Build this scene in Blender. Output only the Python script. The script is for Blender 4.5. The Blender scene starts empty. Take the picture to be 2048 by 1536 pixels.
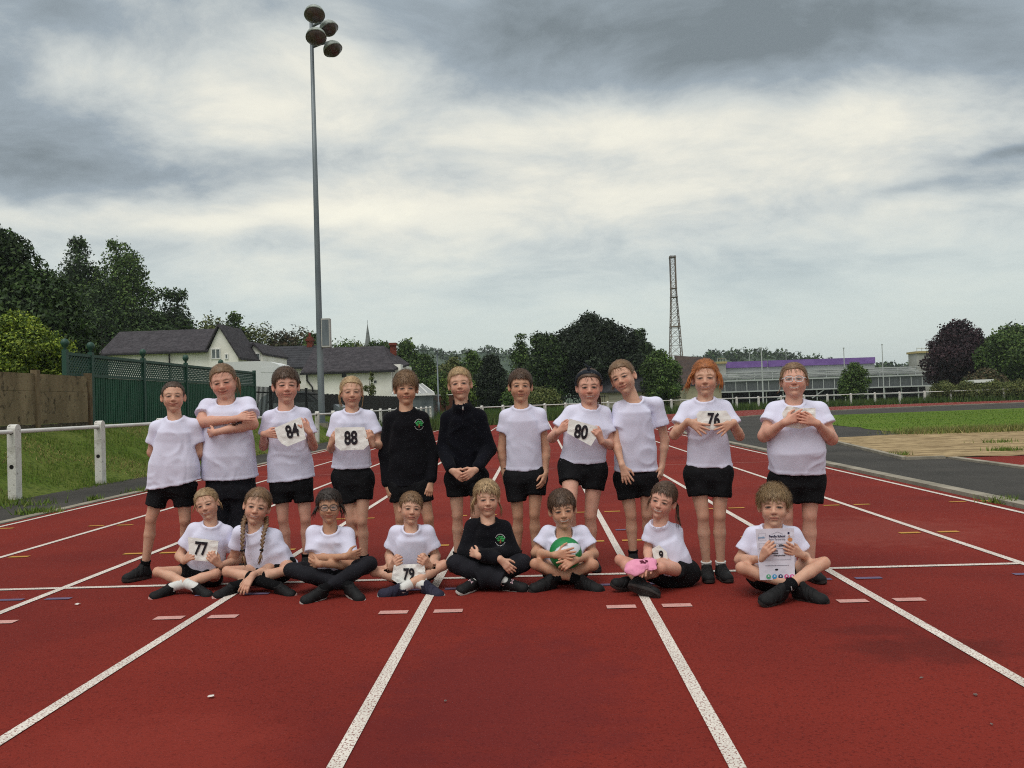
import bpy, math, random
import numpy as np
from mathutils import Vector, Matrix

# ------------------------------------------------------------------ camera
F_PX, PITCH, ROLL, YAW, CAM_H, CAM_X = 1700.0, 0.0219, -0.0317, -0.0285, 1.112, 0.658
scene = bpy.context.scene
COL = scene.collection

def _rot(x, y, z):
    c, s = math.cos(ROLL), math.sin(ROLL)
    x, z = c*x - s*z, s*x + c*z
    c, s = math.cos(PITCH), math.sin(PITCH)
    y, z = c*y - s*z, s*y + c*z
    c, s = math.cos(YAW), math.sin(YAW)
    x, y = c*x + s*y, -s*x + c*y
    return np.array([x, y, z])

CAM = np.array([CAM_X, 0.0, CAM_H])

def ray(px, py):
    return _rot((px-1024)/F_PX, 1.0, -(py-768)/F_PX)

def at(px, py, Y):
    d = ray(px, py)
    return CAM + d*(Y/d[1])

def gnd(px, py, z=0.0):
    d = ray(px, py)
    return CAM + d*((z-CAM_H)/d[2])

cam_data = bpy.data.cameras.new("camera")
cam = bpy.data.objects.new("camera", cam_data)
COL.objects.link(cam)
R_, U_, Fw = _rot(1, 0, 0), _rot(0, 0, 1), _rot(0, 1, 0)
cam.matrix_world = Matrix(((R_[0], U_[0], -Fw[0], CAM[0]), (R_[1], U_[1], -Fw[1], CAM[1]),
                           (R_[2], U_[2], -Fw[2], CAM[2]), (0, 0, 0, 1)))
cam_data.sensor_width = 36.0
cam_data.lens = F_PX/2048*36.0
cam_data.clip_start = 0.05
cam_data.clip_end = 6000
scene.camera = cam

# ------------------------------------------------------------------ light
SUN_EL, SUN_AZ = math.radians(64), math.radians(205)     # azimuth clockwise from +Y (track direction)
world = bpy.data.worlds.new("World")
scene.world = world
world.use_nodes = True
world.cycles.sampling_method = 'MANUAL'
world.cycles.sample_map_resolution = 256
wt = world.node_tree
for n in list(wt.nodes):
    wt.nodes.remove(n)

def wn(t, **kw):
    n = wt.nodes.new(t)
    for k, v in kw.items():
        setattr(n, k, v)
    return n

def wlink(a, b):
    wt.links.new(a, b)

def wmath(op, a, b=None, clamp=False):
    n = wn('ShaderNodeMath', operation=op)
    n.use_clamp = clamp
    for i, v in enumerate((a, b)):
        if v is None:
            continue
        if isinstance(v, (int, float)):
            n.inputs[i].default_value = v
        else:
            wlink(v, n.inputs[i])
    return n.outputs[0]

def wrange(v, a, b, c=0.0, d=1.0, smooth=True):
    n = wn('ShaderNodeMapRange')
    n.interpolation_type = 'SMOOTHSTEP' if smooth else 'LINEAR'
    wlink(v, n.inputs[0])
    for i, x in enumerate((a, b, c, d)):
        n.inputs[i+1].default_value = x
    return n.outputs[0]

def wmix(f, a, b):
    n = wn('ShaderNodeMix', data_type='RGBA')
    if isinstance(f, (int, float)):
        n.inputs[0].default_value = f
    else:
        wlink(f, n.inputs[0])
    for i, v in ((6, a), (7, b)):
        if isinstance(v, tuple):
            n.inputs[i].default_value = (*v, 1)
        else:
            wlink(v, n.inputs[i])
    return n.outputs[2]

w_out = wn('ShaderNodeOutputWorld')
w_bg = wn('ShaderNodeBackground')
w_bg.inputs[1].default_value = 1.0
sky = wn('ShaderNodeTexSky', sky_type='NISHITA')
sky.sun_disc = False
sky.sun_elevation = SUN_EL
sky.sun_rotation = SUN_AZ
sky.air_density = 1.4
sky.dust_density = 3.0
tc = wn('ShaderNodeTexCoord')
sep = wn('ShaderNodeSeparateXYZ')
wlink(tc.outputs['Generated'], sep.inputs[0])
dx, dy, dz = sep.outputs
up = wmath('MAXIMUM', dz, 0.0)
den = wmath('ADD', up, 0.26)
cxn = wn('ShaderNodeCombineXYZ')
wlink(wmath('DIVIDE', dx, den), cxn.inputs[0])
wlink(wmath('DIVIDE', dy, den), cxn.inputs[1])
def wnoise(vec, scale, detail, rough, off=(0, 0, 0), dist=0.0, stretch=(1, 1, 1), rotz=0.0):
    m = wn('ShaderNodeMapping')
    wlink(vec, m.inputs[0])
    m.inputs[1].default_value = off
    m.inputs[2].default_value = (0, 0, rotz)
    m.inputs[3].default_value = stretch
    n = wn('ShaderNodeTexNoise')
    n.inputs['Scale'].default_value = scale
    n.inputs['Detail'].default_value = detail
    n.inputs['Roughness'].default_value = rough
    n.inputs['Distortion'].default_value = dist
    wlink(m.outputs[0], n.inputs[0])
    return n.outputs[0]
P = cxn.outputs[0]
#W_CLOUDS
az = wmath('ARCTAN2', dx, dy)
el = wmath('ARCSINE', dz)
warp = wnoise(P, 1.7, 3, 0.55, off=(1.0, 3.0, 0.0))
warp2 = wnoise(P, 1.7, 3, 0.55, off=(7.0, 1.0, 4.0))
azw = wmath('ADD', az, wmath('MULTIPLY', wmath('SUBTRACT', warp, 0.5), 0.34))
elw = wmath('ADD', el, wmath('MULTIPLY', wmath('SUBTRACT', warp2, 0.5), 0.11))
def bank(px, py, rx, ry, amp):
    """a cloud bank seen in the direction of this pixel, soft-edged and torn by the noise"""
    d = ray(px, py); d = d/np.linalg.norm(d)
    a0, e0 = math.atan2(d[0], d[1]), math.asin(d[2])
    u = wmath('DIVIDE', wmath('SUBTRACT', azw, a0), rx/F_PX)
    v = wmath('DIVIDE', wmath('SUBTRACT', elw, e0), ry/F_PX)
    r2 = wmath('ADD', wmath('MULTIPLY', u, u), wmath('MULTIPLY', v, v))
    return wmath('MULTIPLY', wmath('EXPONENT', wmath('MULTIPLY', r2, -1.0)), amp)
fine = wnoise(P, 3.4, 8, 0.62, off=(0.3, 2.4, 1.0), dist=0.3, stretch=(0.8, 1.0, 1))
big = wnoise(P, 0.8, 2, 0.5, off=(2.2, 0.6, 0.0), dist=0.3)
B = wmath('ADD', wmath('MULTIPLY', wmath('SUBTRACT', fine, 0.5), 1.12), wmath('MULTIPLY', wmath('SUBTRACT', big, 0.5), 0.7))
B = wmath('ADD', B, 0.56)
for q in ((1620, 40, 820, 200, -0.72), (880, 30, 300, 90, -0.18), (60, 330, 330, 120, -0.30), (520, 335, 330, 60, -0.30), (400, 165, 300, 85, 0.26), (1260, 295, 760, 110, 0.46),
          (480, 432, 560, 34, 0.42), (1860, 388, 260, 22, -0.34), (2030, 318, 90, 14, -0.36), (120, 40, 260, 80, -0.22), (640, 110, 120, 60, 0.20)):
    B = wmath('ADD', B, bank(*q))
ramp = wn('ShaderNodeValToRGB')
wlink(wmath('MULTIPLY', B, 1.0, True), ramp.inputs[0])
cr = ramp.color_ramp
cr.elements[0].position = 0.0; cr.elements[0].color = (0.170, 0.203, 0.225, 1)
cr.elements[1].position = 1.0; cr.elements[1].color = (0.80, 0.775, 0.665, 1)
e = cr.elements.new(0.30); e.color = (0.285, 0.335, 0.375, 1)
e = cr.elements.new(0.55); e.color = (0.515, 0.545, 0.535, 1)
e = cr.elements.new(0.78); e.color = (0.70, 0.69, 0.615, 1)
skyc = wn('ShaderNodeMix', data_type='RGBA', blend_type='MULTIPLY')
skyc.inputs[0].default_value = 1.0
wlink(sky.outputs[0], skyc.inputs[6])
skyc.inputs[7].default_value = (0.10, 0.10, 0.10, 1)
pale = wmix(0.80, skyc.outputs[2], (0.59, 0.665, 0.645))
veil = wrange(el, 0.05, 0.25, 0.93, 0.0)
allc = wmix(veil, ramp.outputs[0], pale)
below = wrange(dz, -0.02, 0.0)
allc = wmix(below, (0.20, 0.20, 0.17), allc)
wlink(allc, w_bg.inputs[0])
wlink(w_bg.outputs[0], w_out.inputs[0])

sun_data = bpy.data.lights.new("sun", 'SUN')
sun_data.energy = 1.5
sun_data.angle = math.radians(40)
sun_data.color = (1.0, 0.965, 0.92)
sun = bpy.data.objects.new("sun", sun_data)
COL.objects.link(sun)
sdir = Vector((math.sin(SUN_AZ)*math.cos(SUN_EL), math.cos(SUN_AZ)*math.cos(SUN_EL), math.sin(SUN_EL)))
sun.rotation_euler = (-sdir).to_track_quat('-Z', 'Y').to_euler()
sun.location = (0, 0, 30)

vs = scene.view_settings
vs.view_transform = 'Standard'
vs.look = 'None'
vs.exposure = 0.28
vs.gamma = 1.0
vs.use_curve_mapping = False
scene.cycles.use_denoising = False
scene.cycles.filter_width = 1.1
scene.cycles.max_bounces = 6
scene.cycles.diffuse_bounces = 3
scene.cycles.glossy_bounces = 2
scene.cycles.transparent_max_bounces = 8

# ------------------------------------------------------------------ helpers
rng = np.random.default_rng(7)
random.seed(7)

def lin(r, g, b):
    def f(c):
        c /= 255.0
        return c/12.92 if c <= 0.04045 else ((c+0.055)/1.055)**2.4
    return (f(r), f(g), f(b))

MATS = {}
def mat(name, col, rough=0.7, spec=0.3, col2=None, scale=8.0, detail=5.0, lo=0.35, hi=0.65, stretch=(1, 1, 1),
        bump=0.0, bscale=None, bdist=0.01, attr=None, col3=None, scale3=60.0, amt3=0.5, lo3=0.45, hi3=0.6, metallic=0.0,
        sss=0.0, sheen=0.0, rough_n=0.6, bstretch=None, trans=0.0):
    if name in MATS:
        return MATS[name]
    m = bpy.data.materials.new(name)
    m.use_nodes = True
    t = m.node_tree
    b = t.nodes['Principled BSDF']
    b.inputs['Roughness'].default_value = rough
    b.inputs['Specular IOR Level'].default_value = spec
    b.inputs['Metallic'].default_value = metallic
    if sss:
        b.inputs['Subsurface Weight'].default_value = sss
        b.inputs['Subsurface Radius'].default_value = (0.012, 0.005, 0.003)
        b.inputs['Subsurface Scale'].default_value = 1.0
    if sheen:
        b.inputs['Sheen Weight'].default_value = sheen
    tcn = t.nodes.new('ShaderNodeTexCoord')
    def noise(sc, det, st, ro=0.6):
        mp = t.nodes.new('ShaderNodeMapping')
        mp.inputs[3].default_value = st
        t.links.new(tcn.outputs['Object'], mp.inputs[0])
        n = t.nodes.new('ShaderNodeTexNoise')
        n.inputs['Scale'].default_value = sc
        n.inputs['Detail'].default_value = det
        n.inputs['Roughness'].default_value = ro
        t.links.new(mp.outputs[0], n.inputs[0])
        return n.outputs[0]
    def rng_(v, a, bb):
        r = t.nodes.new('ShaderNodeMapRange')
        t.links.new(v, r.inputs[0])
        r.inputs[1].default_value = a
        r.inputs[2].default_value = bb
        return r.outputs[0]
    def mix(f, a, c, bt='MIX'):
        n = t.nodes.new('ShaderNodeMix')
        n.data_type = 'RGBA'
        n.blend_type = bt
        for i, v in ((0, f), (6, a), (7, c)):
            if isinstance(v, tuple):
                n.inputs[i].default_value = (*v, 1)
            elif isinstance(v, (int, float)):
                n.inputs[i].default_value = v
            else:
                t.links.new(v, n.inputs[i])
        return n.outputs[2]
    cur = col
    if attr:
        a = t.nodes.new('ShaderNodeAttribute')
        a.attribute_name = attr
        cur = a.outputs[0]
        if col2 is not None:
            cur = mix(rng_(noise(scale, detail, stretch, rough_n), lo, hi), cur, mix(1.0, cur, col2, 'MULTIPLY'))
    elif col2 is not None:
        cur = mix(rng_(noise(scale, detail, stretch, rough_n), lo, hi), col, col2)
    if col3 is not None:
        f = t.nodes.new('ShaderNodeMath')
        f.operation = 'MULTIPLY'
        f.inputs[1].default_value = amt3
        t.links.new(rng_(noise(scale3, 3, (1, 1, 1)), lo3, hi3), f.inputs[0])
        cur = mix(f.outputs[0], cur, col3)
    if isinstance(cur, tuple):
        b.inputs['Base Color'].default_value = (*cur, 1)
    else:
        t.links.new(cur, b.inputs['Base Color'])
    if bump:
        bn = t.nodes.new('ShaderNodeBump')
        bn.inputs['Strength'].default_value = bump
        bn.inputs['Distance'].default_value = bdist
        t.links.new(noise(bscale or scale*4, 4, bstretch or stretch), bn.inputs['Height'])
        t.links.new(bn.outputs[0], b.inputs['Normal'])
    if trans:
        b.inputs['Transmission Weight'].default_value = trans
    MATS[name] = m
    return m

def mesh(name, V, F, m=None, smooth=False, cols=None):
    V = np.asarray(V, dtype=np.float32).reshape(-1, 3)
    me = bpy.data.meshes.new(name)
    if isinstance(F, np.ndarray) and F.ndim == 2:
        n, k = F.shape
        me.vertices.add(len(V))
        me.vertices.foreach_set('co', V.ravel())
        me.loops.add(n*k)
        me.loops.foreach_set('vertex_index', F.astype(np.int32).ravel())
        me.polygons.add(n)
        me.polygons.foreach_set('loop_start', np.arange(0, n*k, k, dtype=np.int32))
        me.update(calc_edges=True)
    else:
        me.from_pydata(V.tolist(), [], [list(f) for f in F])
    if smooth:
        me.polygons.foreach_set('use_smooth', np.ones(len(me.polygons), dtype=bool))
    if cols is not None:
        a = me.color_attributes.new('Col', 'FLOAT_COLOR', 'POINT')
        c = np.ones((len(V), 4), dtype=np.float32)
        c[:, :3] = cols
        a.data.foreach_set('color', c.ravel())
    if m is not None:
        me.materials.append(m)
    return me

def link(name, me, parent=None, loc=(0, 0, 0), rot=None):
    o = bpy.data.objects.new(name, me)
    COL.objects.link(o)
    o.location = Vector(loc)
    if rot is not None:
        o.rotation_euler = rot
    if parent is not None:
        o.parent = parent
    return o

def part(name, V, F, m, root, smooth=False, cols=None):
    """a mesh given in world coordinates, as a child of root (which has only a location)"""
    V = np.asarray(V, dtype=np.float64).reshape(-1, 3)
    base = np.array((0.0, 0.0, 0.0))
    r = root
    while r is not None:
        base = base + np.array(r.location)
        r = r.parent
    return link(name, mesh(name, V-base, F, m, smooth, cols), root)

def tag(o, label=None, cat=None, group=None, kind=None):
    if label: o['label'] = label
    if cat: o['category'] = cat
    if group: o['group'] = group
    if kind: o['kind'] = kind
    return o

def thing(name, label, cat, loc, group=None):
    o = link(name, None, None, loc)
    o.empty_display_size = 0.2
    return tag(o, label, cat, group)

class MB:
    """collects simple shapes for one mesh"""
    def __init__(s):
        s.V, s.F, s.n = [], [], 0
    def add(s, V, F):
        V = np.asarray(V, dtype=np.float64).reshape(-1, 3)
        s.V.append(V)
        s.F += [[i+s.n for i in f] for f in F]
        s.n += len(V)
        return s
    def box(s, lo, hi):
        x0, y0, z0 = lo; x1, y1, z1 = hi
        V = [(x0,y0,z0),(x1,y0,z0),(x1,y1,z0),(x0,y1,z0),(x0,y0,z1),(x1,y0,z1),(x1,y1,z1),(x0,y1,z1)]
        return s.add(V, [(0,3,2,1),(4,5,6,7),(0,1,5,4),(1,2,6,5),(2,3,7,6),(3,0,4,7)])
    def obox(s, c, ax, ay, az):
        """oriented box: centre and three half-axis vectors"""
        c, ax, ay, az = (np.asarray(v, float) for v in (c, ax, ay, az))
        V = [c+i*ax+j*ay+k*az for k in (-1, 1) for i, j in ((-1,-1),(1,-1),(1,1),(-1,1))]
        return s.add(V, [(0,3,2,1),(4,5,6,7),(0,1,5,4),(1,2,6,5),(2,3,7,6),(3,0,4,7)])
    def bar(s, a, b, w, h=None, up=(0, 0, 1)):
        a, b = np.asarray(a, float), np.asarray(b, float)
        h = h or w
        d = b-a; L = np.linalg.norm(d); d = d/L
        u = np.asarray(up, float)
        if abs(d@u) > 0.98: u = np.array((0., 1., 0.))
        x = np.cross(d, u); x /= np.linalg.norm(x)
        y = np.cross(x, d)
        return s.obox((a+b)/2, x*w/2, d*L/2, y*h/2)
    def tube(s, pts, r, n=10, caps=True):
        pts = [np.asarray(p, float) for p in pts]
        rs = r if isinstance(r, (list, tuple, np.ndarray)) else [r]*len(pts)
        base = s.n
        V = []; prev = None
        for i, p in enumerate(pts):
            d = pts[min(i+1, len(pts)-1)]-pts[max(i-1, 0)]
            d = d/(np.linalg.norm(d)+1e-12)
            if prev is None:
                u = np.array((0., 0., 1.)) if abs(d[2]) < 0.9 else np.array((1., 0., 0.))
            else:
                u = prev
            x = u-d*(u@d); x /= np.linalg.norm(x); prev = x
            y = np.cross(d, x)
            for k in range(n):
                a = 2*math.pi*k/n
                V.append(p+rs[i]*(math.cos(a)*x+math.sin(a)*y))
        F = []
        for i in range(len(pts)-1):
            for k in range(n):
                a, b = i*n+k, i*n+(k+1) % n
                F.append((a, b, b+n, a+n))
        if caps:
            F.append(tuple(range(n))[::-1])
            F.append(tuple(range((len(pts)-1)*n, len(pts)*n)))
        return s.add(V, F)
    def prism(s, poly, off):
        """polygon (3D, ccw seen from +off) extruded by vector off"""
        P = [np.asarray(p, float) for p in poly]; n = len(P); off = np.asarray(off, float)
        V = P+[p+off for p in P]
        F = [tuple(range(n))[::-1], tuple(range(n, 2*n))]+[(i, (i+1) % n, (i+1) % n+n, i+n) for i in range(n)]
        return s.add(V, F)
    def lathe(s, prof, c=(0, 0, 0), n=16):
        V = []; F = []
        for r, z in prof:
            for k in range(n):
                a = 2*math.pi*k/n
                V.append((c[0]+r*math.cos(a), c[1]+r*math.sin(a), c[2]+z))
        for i in range(len(prof)-1):
            for k in range(n):
                a, b = i*n+k, i*n+(k+1) % n
                F.append((a, b, b+n, a+n))
        F.append(tuple(range(n))[::-1]); F.append(tuple(range((len(prof)-1)*n, len(prof)*n)))
        return s.add(V, F)
    def build(s, name, m, root=None, smooth=False):
        return part(name, np.concatenate(s.V), s.F, m, root, smooth)
    def data(s, name, m, smooth=False):
        return mesh(name, np.concatenate(s.V), s.F, m, smooth)

def copy_tree(o, parent=None, loc=None):
    c = o.copy()
    COL.objects.link(c)
    c.parent = parent
    if loc is not None:
        c.location = Vector(loc)
    for ch in list(o.children):
        copy_tree(ch, c)
    return c

# lattice value noise for numpy points
_perm = np.random.default_rng(3).random((64, 64, 64)).astype(np.float32)
def vnoise(P):
    P = np.asarray(P, dtype=np.float32)
    i = np.floor(P).astype(np.int64)
    f = P-i
    f = f*f*(3-2*f)
    out = 0
    for a in (0, 1):
        wx = f[..., 0] if a else 1-f[..., 0]
        for b in (0, 1):
            wy = f[..., 1] if b else 1-f[..., 1]
            for c in (0, 1):
                wz = f[..., 2] if c else 1-f[..., 2]
                out = out + wx*wy*wz*_perm[(i[..., 0]+a) & 63, (i[..., 1]+b) & 63, (i[..., 2]+c) & 63]
    return out*2-1
# ------------------------------------------------------------------ materials of the setting
def track_material():
    m = mat('track_red', lin(130, 45, 36), rough=0.92, spec=0.12, col2=lin(112, 38, 33), scale=0.55, detail=6, lo=0.38, hi=0.66,
            col3=lin(64, 16, 16), scale3=95, amt3=0.52, lo3=0.52, hi3=0.68, bump=0.7, bscale=120, bdist=0.010)
    t = m.node_tree
    b = t.nodes['Principled BSDF']
    src = b.inputs['Base Color'].links[0].from_socket
    tcn = t.nodes.new('ShaderNodeTexCoord')
    cur = src
    # damp stain and pale scuffs with their own outlines
    for (px, py, rx, ry, colr, am) in ((1850, 1300, 0.42, 0.20, lin(70, 28, 26), 0.42), (1740, 1262, 0.22, 0.10, lin(78, 30, 28), 0.35),
                                       (1760, 1062, 0.9, 0.8, lin(150, 84, 74), 0.22), (1010, 1380, 0.55, 1.0, lin(98, 36, 38), 0.45),
                                       (300, 1500, 0.5, 0.35, lin(150, 60, 50), 0.25), (720, 1500, 0.3, 0.5, lin(100, 34, 34), 0.4)):
        g = gnd(px, py)
        mp = t.nodes.new('ShaderNodeMapping')
        mp.vector_type = 'TEXTURE'
        mp.inputs[1].default_value = g
        mp.inputs[3].default_value = (rx, ry, 1)
        t.links.new(tcn.outputs['Object'], mp.inputs[0])
        ln = t.nodes.new('ShaderNodeVectorMath'); ln.operation = 'LENGTH'
        t.links.new(mp.outputs[0], ln.inputs[0])
        nz = t.nodes.new('ShaderNodeTexNoise')
        nz.inputs['Scale'].default_value = 7; nz.inputs['Detail'].default_value = 6
        t.links.new(tcn.outputs['Object'], nz.inputs[0])
        ad = t.nodes.new('ShaderNodeMath'); ad.operation = 'MULTIPLY_ADD'
        ad.inputs[1].default_value = 1.6; 
        t.links.new(nz.outputs[0], ad.inputs[0]); t.links.new(ln.outputs['Value'], ad.inputs[2])
        mr = t.nodes.new('ShaderNodeMapRange')
        mr.inputs[1].default_value = 1.9; mr.inputs[2].default_value = 1.35; mr.inputs[3].default_value = 0; mr.inputs[4].default_value = am
        t.links.new(ad.outputs[0], mr.inputs[0])
        mx = t.nodes.new('ShaderNodeMix'); mx.data_type = 'RGBA'
        t.links.new(mr.outputs[0], mx.inputs[0]); t.links.new(cur, mx.inputs[6])
        mx.inputs[7].default_value = (*colr, 1)
        cur = mx.outputs[2]
    t.links.new(cur, b.inputs['Base Color'])
    return m

M_TRACK = track_material()
def paint(name, c, wear=0.75, lo=0.55, hi=0.62):
    return mat(name, c, rough=0.8, spec=0.2, col2=tuple(0.82*v for v in c), scale=3, col3=lin(120, 44, 38), scale3=120, amt3=wear, lo3=lo, hi3=hi,
               bump=0.5, bscale=240, bdist=0.006)
M_WHITE_LINE = paint('line_paint_white', lin(230, 222, 212), 0.9, 0.53, 0.60)
M_PINK_LINE = paint('line_paint_pink', lin(214, 164, 156), 0.5)
M_BLUE_LINE = paint('line_paint_blue', lin(106, 96, 124), 0.5)
M_YELLOW_LINE = paint('line_paint_yellow', lin(196, 148, 70), 0.4)
M_THIN_LINE = paint('line_paint_faded', lin(200, 130, 120), 0.7, 0.5, 0.6)
M_ASPHALT = mat('asphalt', lin(66, 64, 61), rough=0.95, spec=0.1, col2=lin(82, 79, 75), scale=0.8, detail=6, col3=lin(46, 46, 46), scale3=90,
                amt3=0.7, bump=0.5, bscale=150, bdist=0.006)
M_GRASS = mat('grass_ground', lin(84, 104, 42), rough=1, spec=0.05, col2=lin(106, 114, 58), scale=1.3, detail=8, lo=0.35, hi=0.7, col3=lin(52, 70, 30), scale3=14,
              amt3=0.7, lo3=0.45, hi3=0.65, bump=0.6, bscale=60, bdist=0.03)
M_LAWN = mat('infield_grass', lin(82, 108, 36), rough=1, spec=0.05, col2=lin(108, 122, 54), scale=0.35, detail=8, lo=0.35, hi=0.7, col3=lin(78, 104, 40), scale3=5,
             amt3=0.7, lo3=0.45, hi3=0.65, stretch=(1, 2.5, 1), bump=0.5, bscale=30, bdist=0.03)
M_SAND = mat('sand', lin(176, 154, 118), rough=1, spec=0.05, col2=lin(132, 112, 84), scale=1.6, detail=10, lo=0.40, hi=0.62, stretch=(1, 1.6, 1),
             col3=lin(98, 82, 60), scale3=4, amt3=0.6, lo3=0.52, hi3=0.66, bump=0.8, bscale=7, bdist=0.05)
M_CONC = mat('concrete_kerb', lin(160, 152, 138), rough=0.95, spec=0.1, col2=lin(124, 118, 106), scale=2.5, detail=6, bump=0.3, bscale=40)
M_WHITE_POST = mat('post_white_paint', lin(214, 212, 206), rough=0.75, spec=0.25, col2=lin(172, 168, 158), scale=5, detail=8, lo=0.5, hi=0.7,
                   col3=lin(96, 92, 84), scale3=16, amt3=0.75, lo3=0.6, hi3=0.7, bump=0.3, bscale=40)
M_WHITE_RAIL = mat('rail_white_paint', lin(214, 212, 208), rough=0.55, spec=0.35, col2=lin(196, 192, 184), scale=4, detail=6, lo=0.5, hi=0.75)
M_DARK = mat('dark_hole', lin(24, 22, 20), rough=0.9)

# ------------------------------------------------------------------ ground sheets
def sheet(name, poly, z, m, parent=None, kind='structure'):
    V = [(p[0], p[1], z if len(p) < 3 else p[2]) for p in poly]
    o = link(name, mesh(name, V, [tuple(range(len(V)))], m), parent)
    if kind: tag(o, kind=kind)
    return o

sheet('ground', [(-1500, -60), (1500, -60), (1500, 1900), (-1500, 1900)], -0.06, M_GRASS)
BC, R0 = np.array((41.4, 24.0)), 36.52          # centre and inner radius of the bend
def arc_strip(r0, r1, a0, a1, z, n=90):
    V = []; F = []
    for i in range(n+1):
        a = math.radians(a0+(a1-a0)*i/n)
        c, s = math.cos(a), math.sin(a)
        V += [(BC[0]+r0*c, BC[1]+r0*s, z), (BC[0]+r1*c, BC[1]+r1*s, z)]
    for i in range(n):
        F.append((2*i, 2*i+1, 2*i+3, 2*i+2))
    return V, F

# infield surfacing inside the bend
ap = [(5.0, -12)]+[(5.0, 24)]
for i in range(1, 41):
    a = math.radians(180-2.7*i)
    ap.append((BC[0]+R0*math.cos(a), BC[1]+R0*math.sin(a)))
ap += [(80, 60), (80, -12)]
sheet('asphalt_apron', ap[::-1], -0.02, M_ASPHALT)
def wavy(poly, amp, step=0.8, seed=1):
    out = []; r = np.random.default_rng(seed)
    n = len(poly)
    for i in range(n):
        a, b = np.array(poly[i], float), np.array(poly[(i+1) % n], float)
        k = max(1, int(np.linalg.norm(b-a)/step))
        d = b-a; nn = np.array((-d[1], d[0]))/np.linalg.norm(d)
        for j in range(k):
            out.append(tuple(a+d*j/k+nn*amp*r.normal()))
    return out
sheet('infield_grass', wavy([(10.3, 22.3), (60, 21.8), (60, 45.5), (26, 45), (15.5, 43), (12.5, 36), (10.8, 29.5)][::1], 0.10), -0.012, M_LAWN)
sheet('sand_pit', wavy([(6.75, 14.2), (14.5, 14.2), (14.5, 22.4), (10.2, 22.0), (7.7, 21.2)], 0.10, 0.5), -0.008, M_SAND)
for k, (a, b) in enumerate((((6.62, 14.05), (7.6, 21.3)), ((6.62, 14.05), (7.25, 14.05)))):
    q = MB(); d = np.array(b)-np.array(a); d = d/np.linalg.norm(d)*1.0; nn = np.array((-d[1], d[0]))*0.05
    q.prism([(*(np.array(a)-nn), -0.02), (*(np.array(a)+nn), -0.02), (*(np.array(b)+nn), -0.02), (*(np.array(b)-nn), -0.02)][::-1], (0, 0, 0.045))
    tag(q.build('sand_pit_edging', M_CONC), kind='structure')
sheet('jump_runway', [(7.45, -12), (8.75, -12), (8.75, 14.0), (7.45, 14.0)], -0.006, M_TRACK)
q = MB().box((7.28, -12, -0.02), (7.42, 14.0, 0.012)); tag(q.build('runway_edging', M_CONC), kind='structure')
sheet('takeoff_board', [(7.5, 12.1), (8.7, 12.1), (8.7, 12.3), (7.5, 12.3)], -0.001, M_WHITE_LINE)

# running track: bend sheet below, straight sheet above it
Vb, Fb = arc_strip(R0-0.1, R0+9.95, 186, 40, 0.0)
bend = link('running_track_bend', mesh('running_track_bend', Vb, Fb, M_TRACK)); tag(bend, kind='structure')
track = sheet('running_track', [(-5.0, -12), (5.02, -12), (5.02, 56), (-5.0, 56)], 0.004, M_TRACK)

LINE_X = [1.22*(i-4) for i in range(9)]
def line_mesh(x0, x1, y0, y1, z=0.008):
    return [(x0, y0, z), (x1, y0, z), (x1, y1, z), (x0, y1, z)], [(0, 1, 2, 3)]
for x in LINE_X:
    V, F = line_mesh(x-0.026, x+0.026, -12, 55.6)
    part('lane_line', V, F, M_WHITE_LINE, track)
for i in range(9):
    V, F = arc_strip(R0+1.22*i+0.1, R0+1.22*i+0.15, 171, 45, 0.004, 60)
    part('lane_line', V, F, M_WHITE_LINE, bend)
segs = [LINE_X[i] for i in range(9)]
for i in range(8):                                   # cross line, lane by lane
    V, F = line_mesh(segs[i]+0.027, segs[i+1]-0.027, 5.405, 5.455)
    part('start_line', V, F, M_WHITE_LINE, track)
for Yc in (14.1, 18.3):
    for i in range(8):
        V, F = line_mesh(segs[i]+0.027, segs[i+1]-0.027, Yc-0.015, Yc+0.015)
        part('cross_line', V, F, M_THIN_LINE, track)
def dashes(Yc, th, m, name, idx, sides=(-1, 1)):
    for i in idx:
        for s in sides:
            x0, x1 = sorted((LINE_X[i]+s*0.07, LINE_X[i]+s*0.225))
            V, F = line_mesh(x0, x1, Yc-th/2, Yc+th/2)
            part(name, V, F, m, track)
dashes(4.57, 0.07, M_PINK_LINE, 'pink_dash', range(1, 8))
dashes(5.12, 0.05, M_BLUE_LINE, 'blue_dash', range(1, 8))
dashes(6.70, 0.06, M_YELLOW_LINE, 'yellow_dash', range(1, 8))
dashes(8.45, 0.05, M_YELLOW_LINE, 'yellow_dash', range(0, 9))
dashes(7.25, 0.06, M_BLUE_LINE, 'blue_dash', (5,), (1,))

# kerbs
kb = MB().box((5.06, -12, -0.03), (5.22, 24, 0.035)); tag(kb.build('inner_kerb', M_CONC), kind='structure')
Vk = []; Fk = []
for i in range(81):
    a = math.radians(180-1.7*i); c, s = math.cos(a), math.sin(a)
    for r, z in ((R0-0.28, -0.03), (R0-0.28, 0.035), (R0-0.12, 0.035), (R0-0.12, -0.03)):
        Vk.append((BC[0]+r*c, BC[1]+r*s, z))
for i in range(80):
    for k in range(3):
        Fk.append((4*i+k, 4*i+k+1, 4*i+k+5, 4*i+k+4))
tag(link('bend_kerb', mesh('bend_kerb', Vk, Fk, M_CONC)), kind='structure')
kb = MB().box((-5.16, -12, -0.03), (-5.03, 56, 0.012)); tag(kb.build('outer_kerb', M_CONC), kind='structure')
sheet('asphalt_path', wavy([(-6.55, -12), (-5.17, -12), (-5.17, 57), (-6.55, 57)], 0.03), -0.01, M_ASPHALT)

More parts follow.
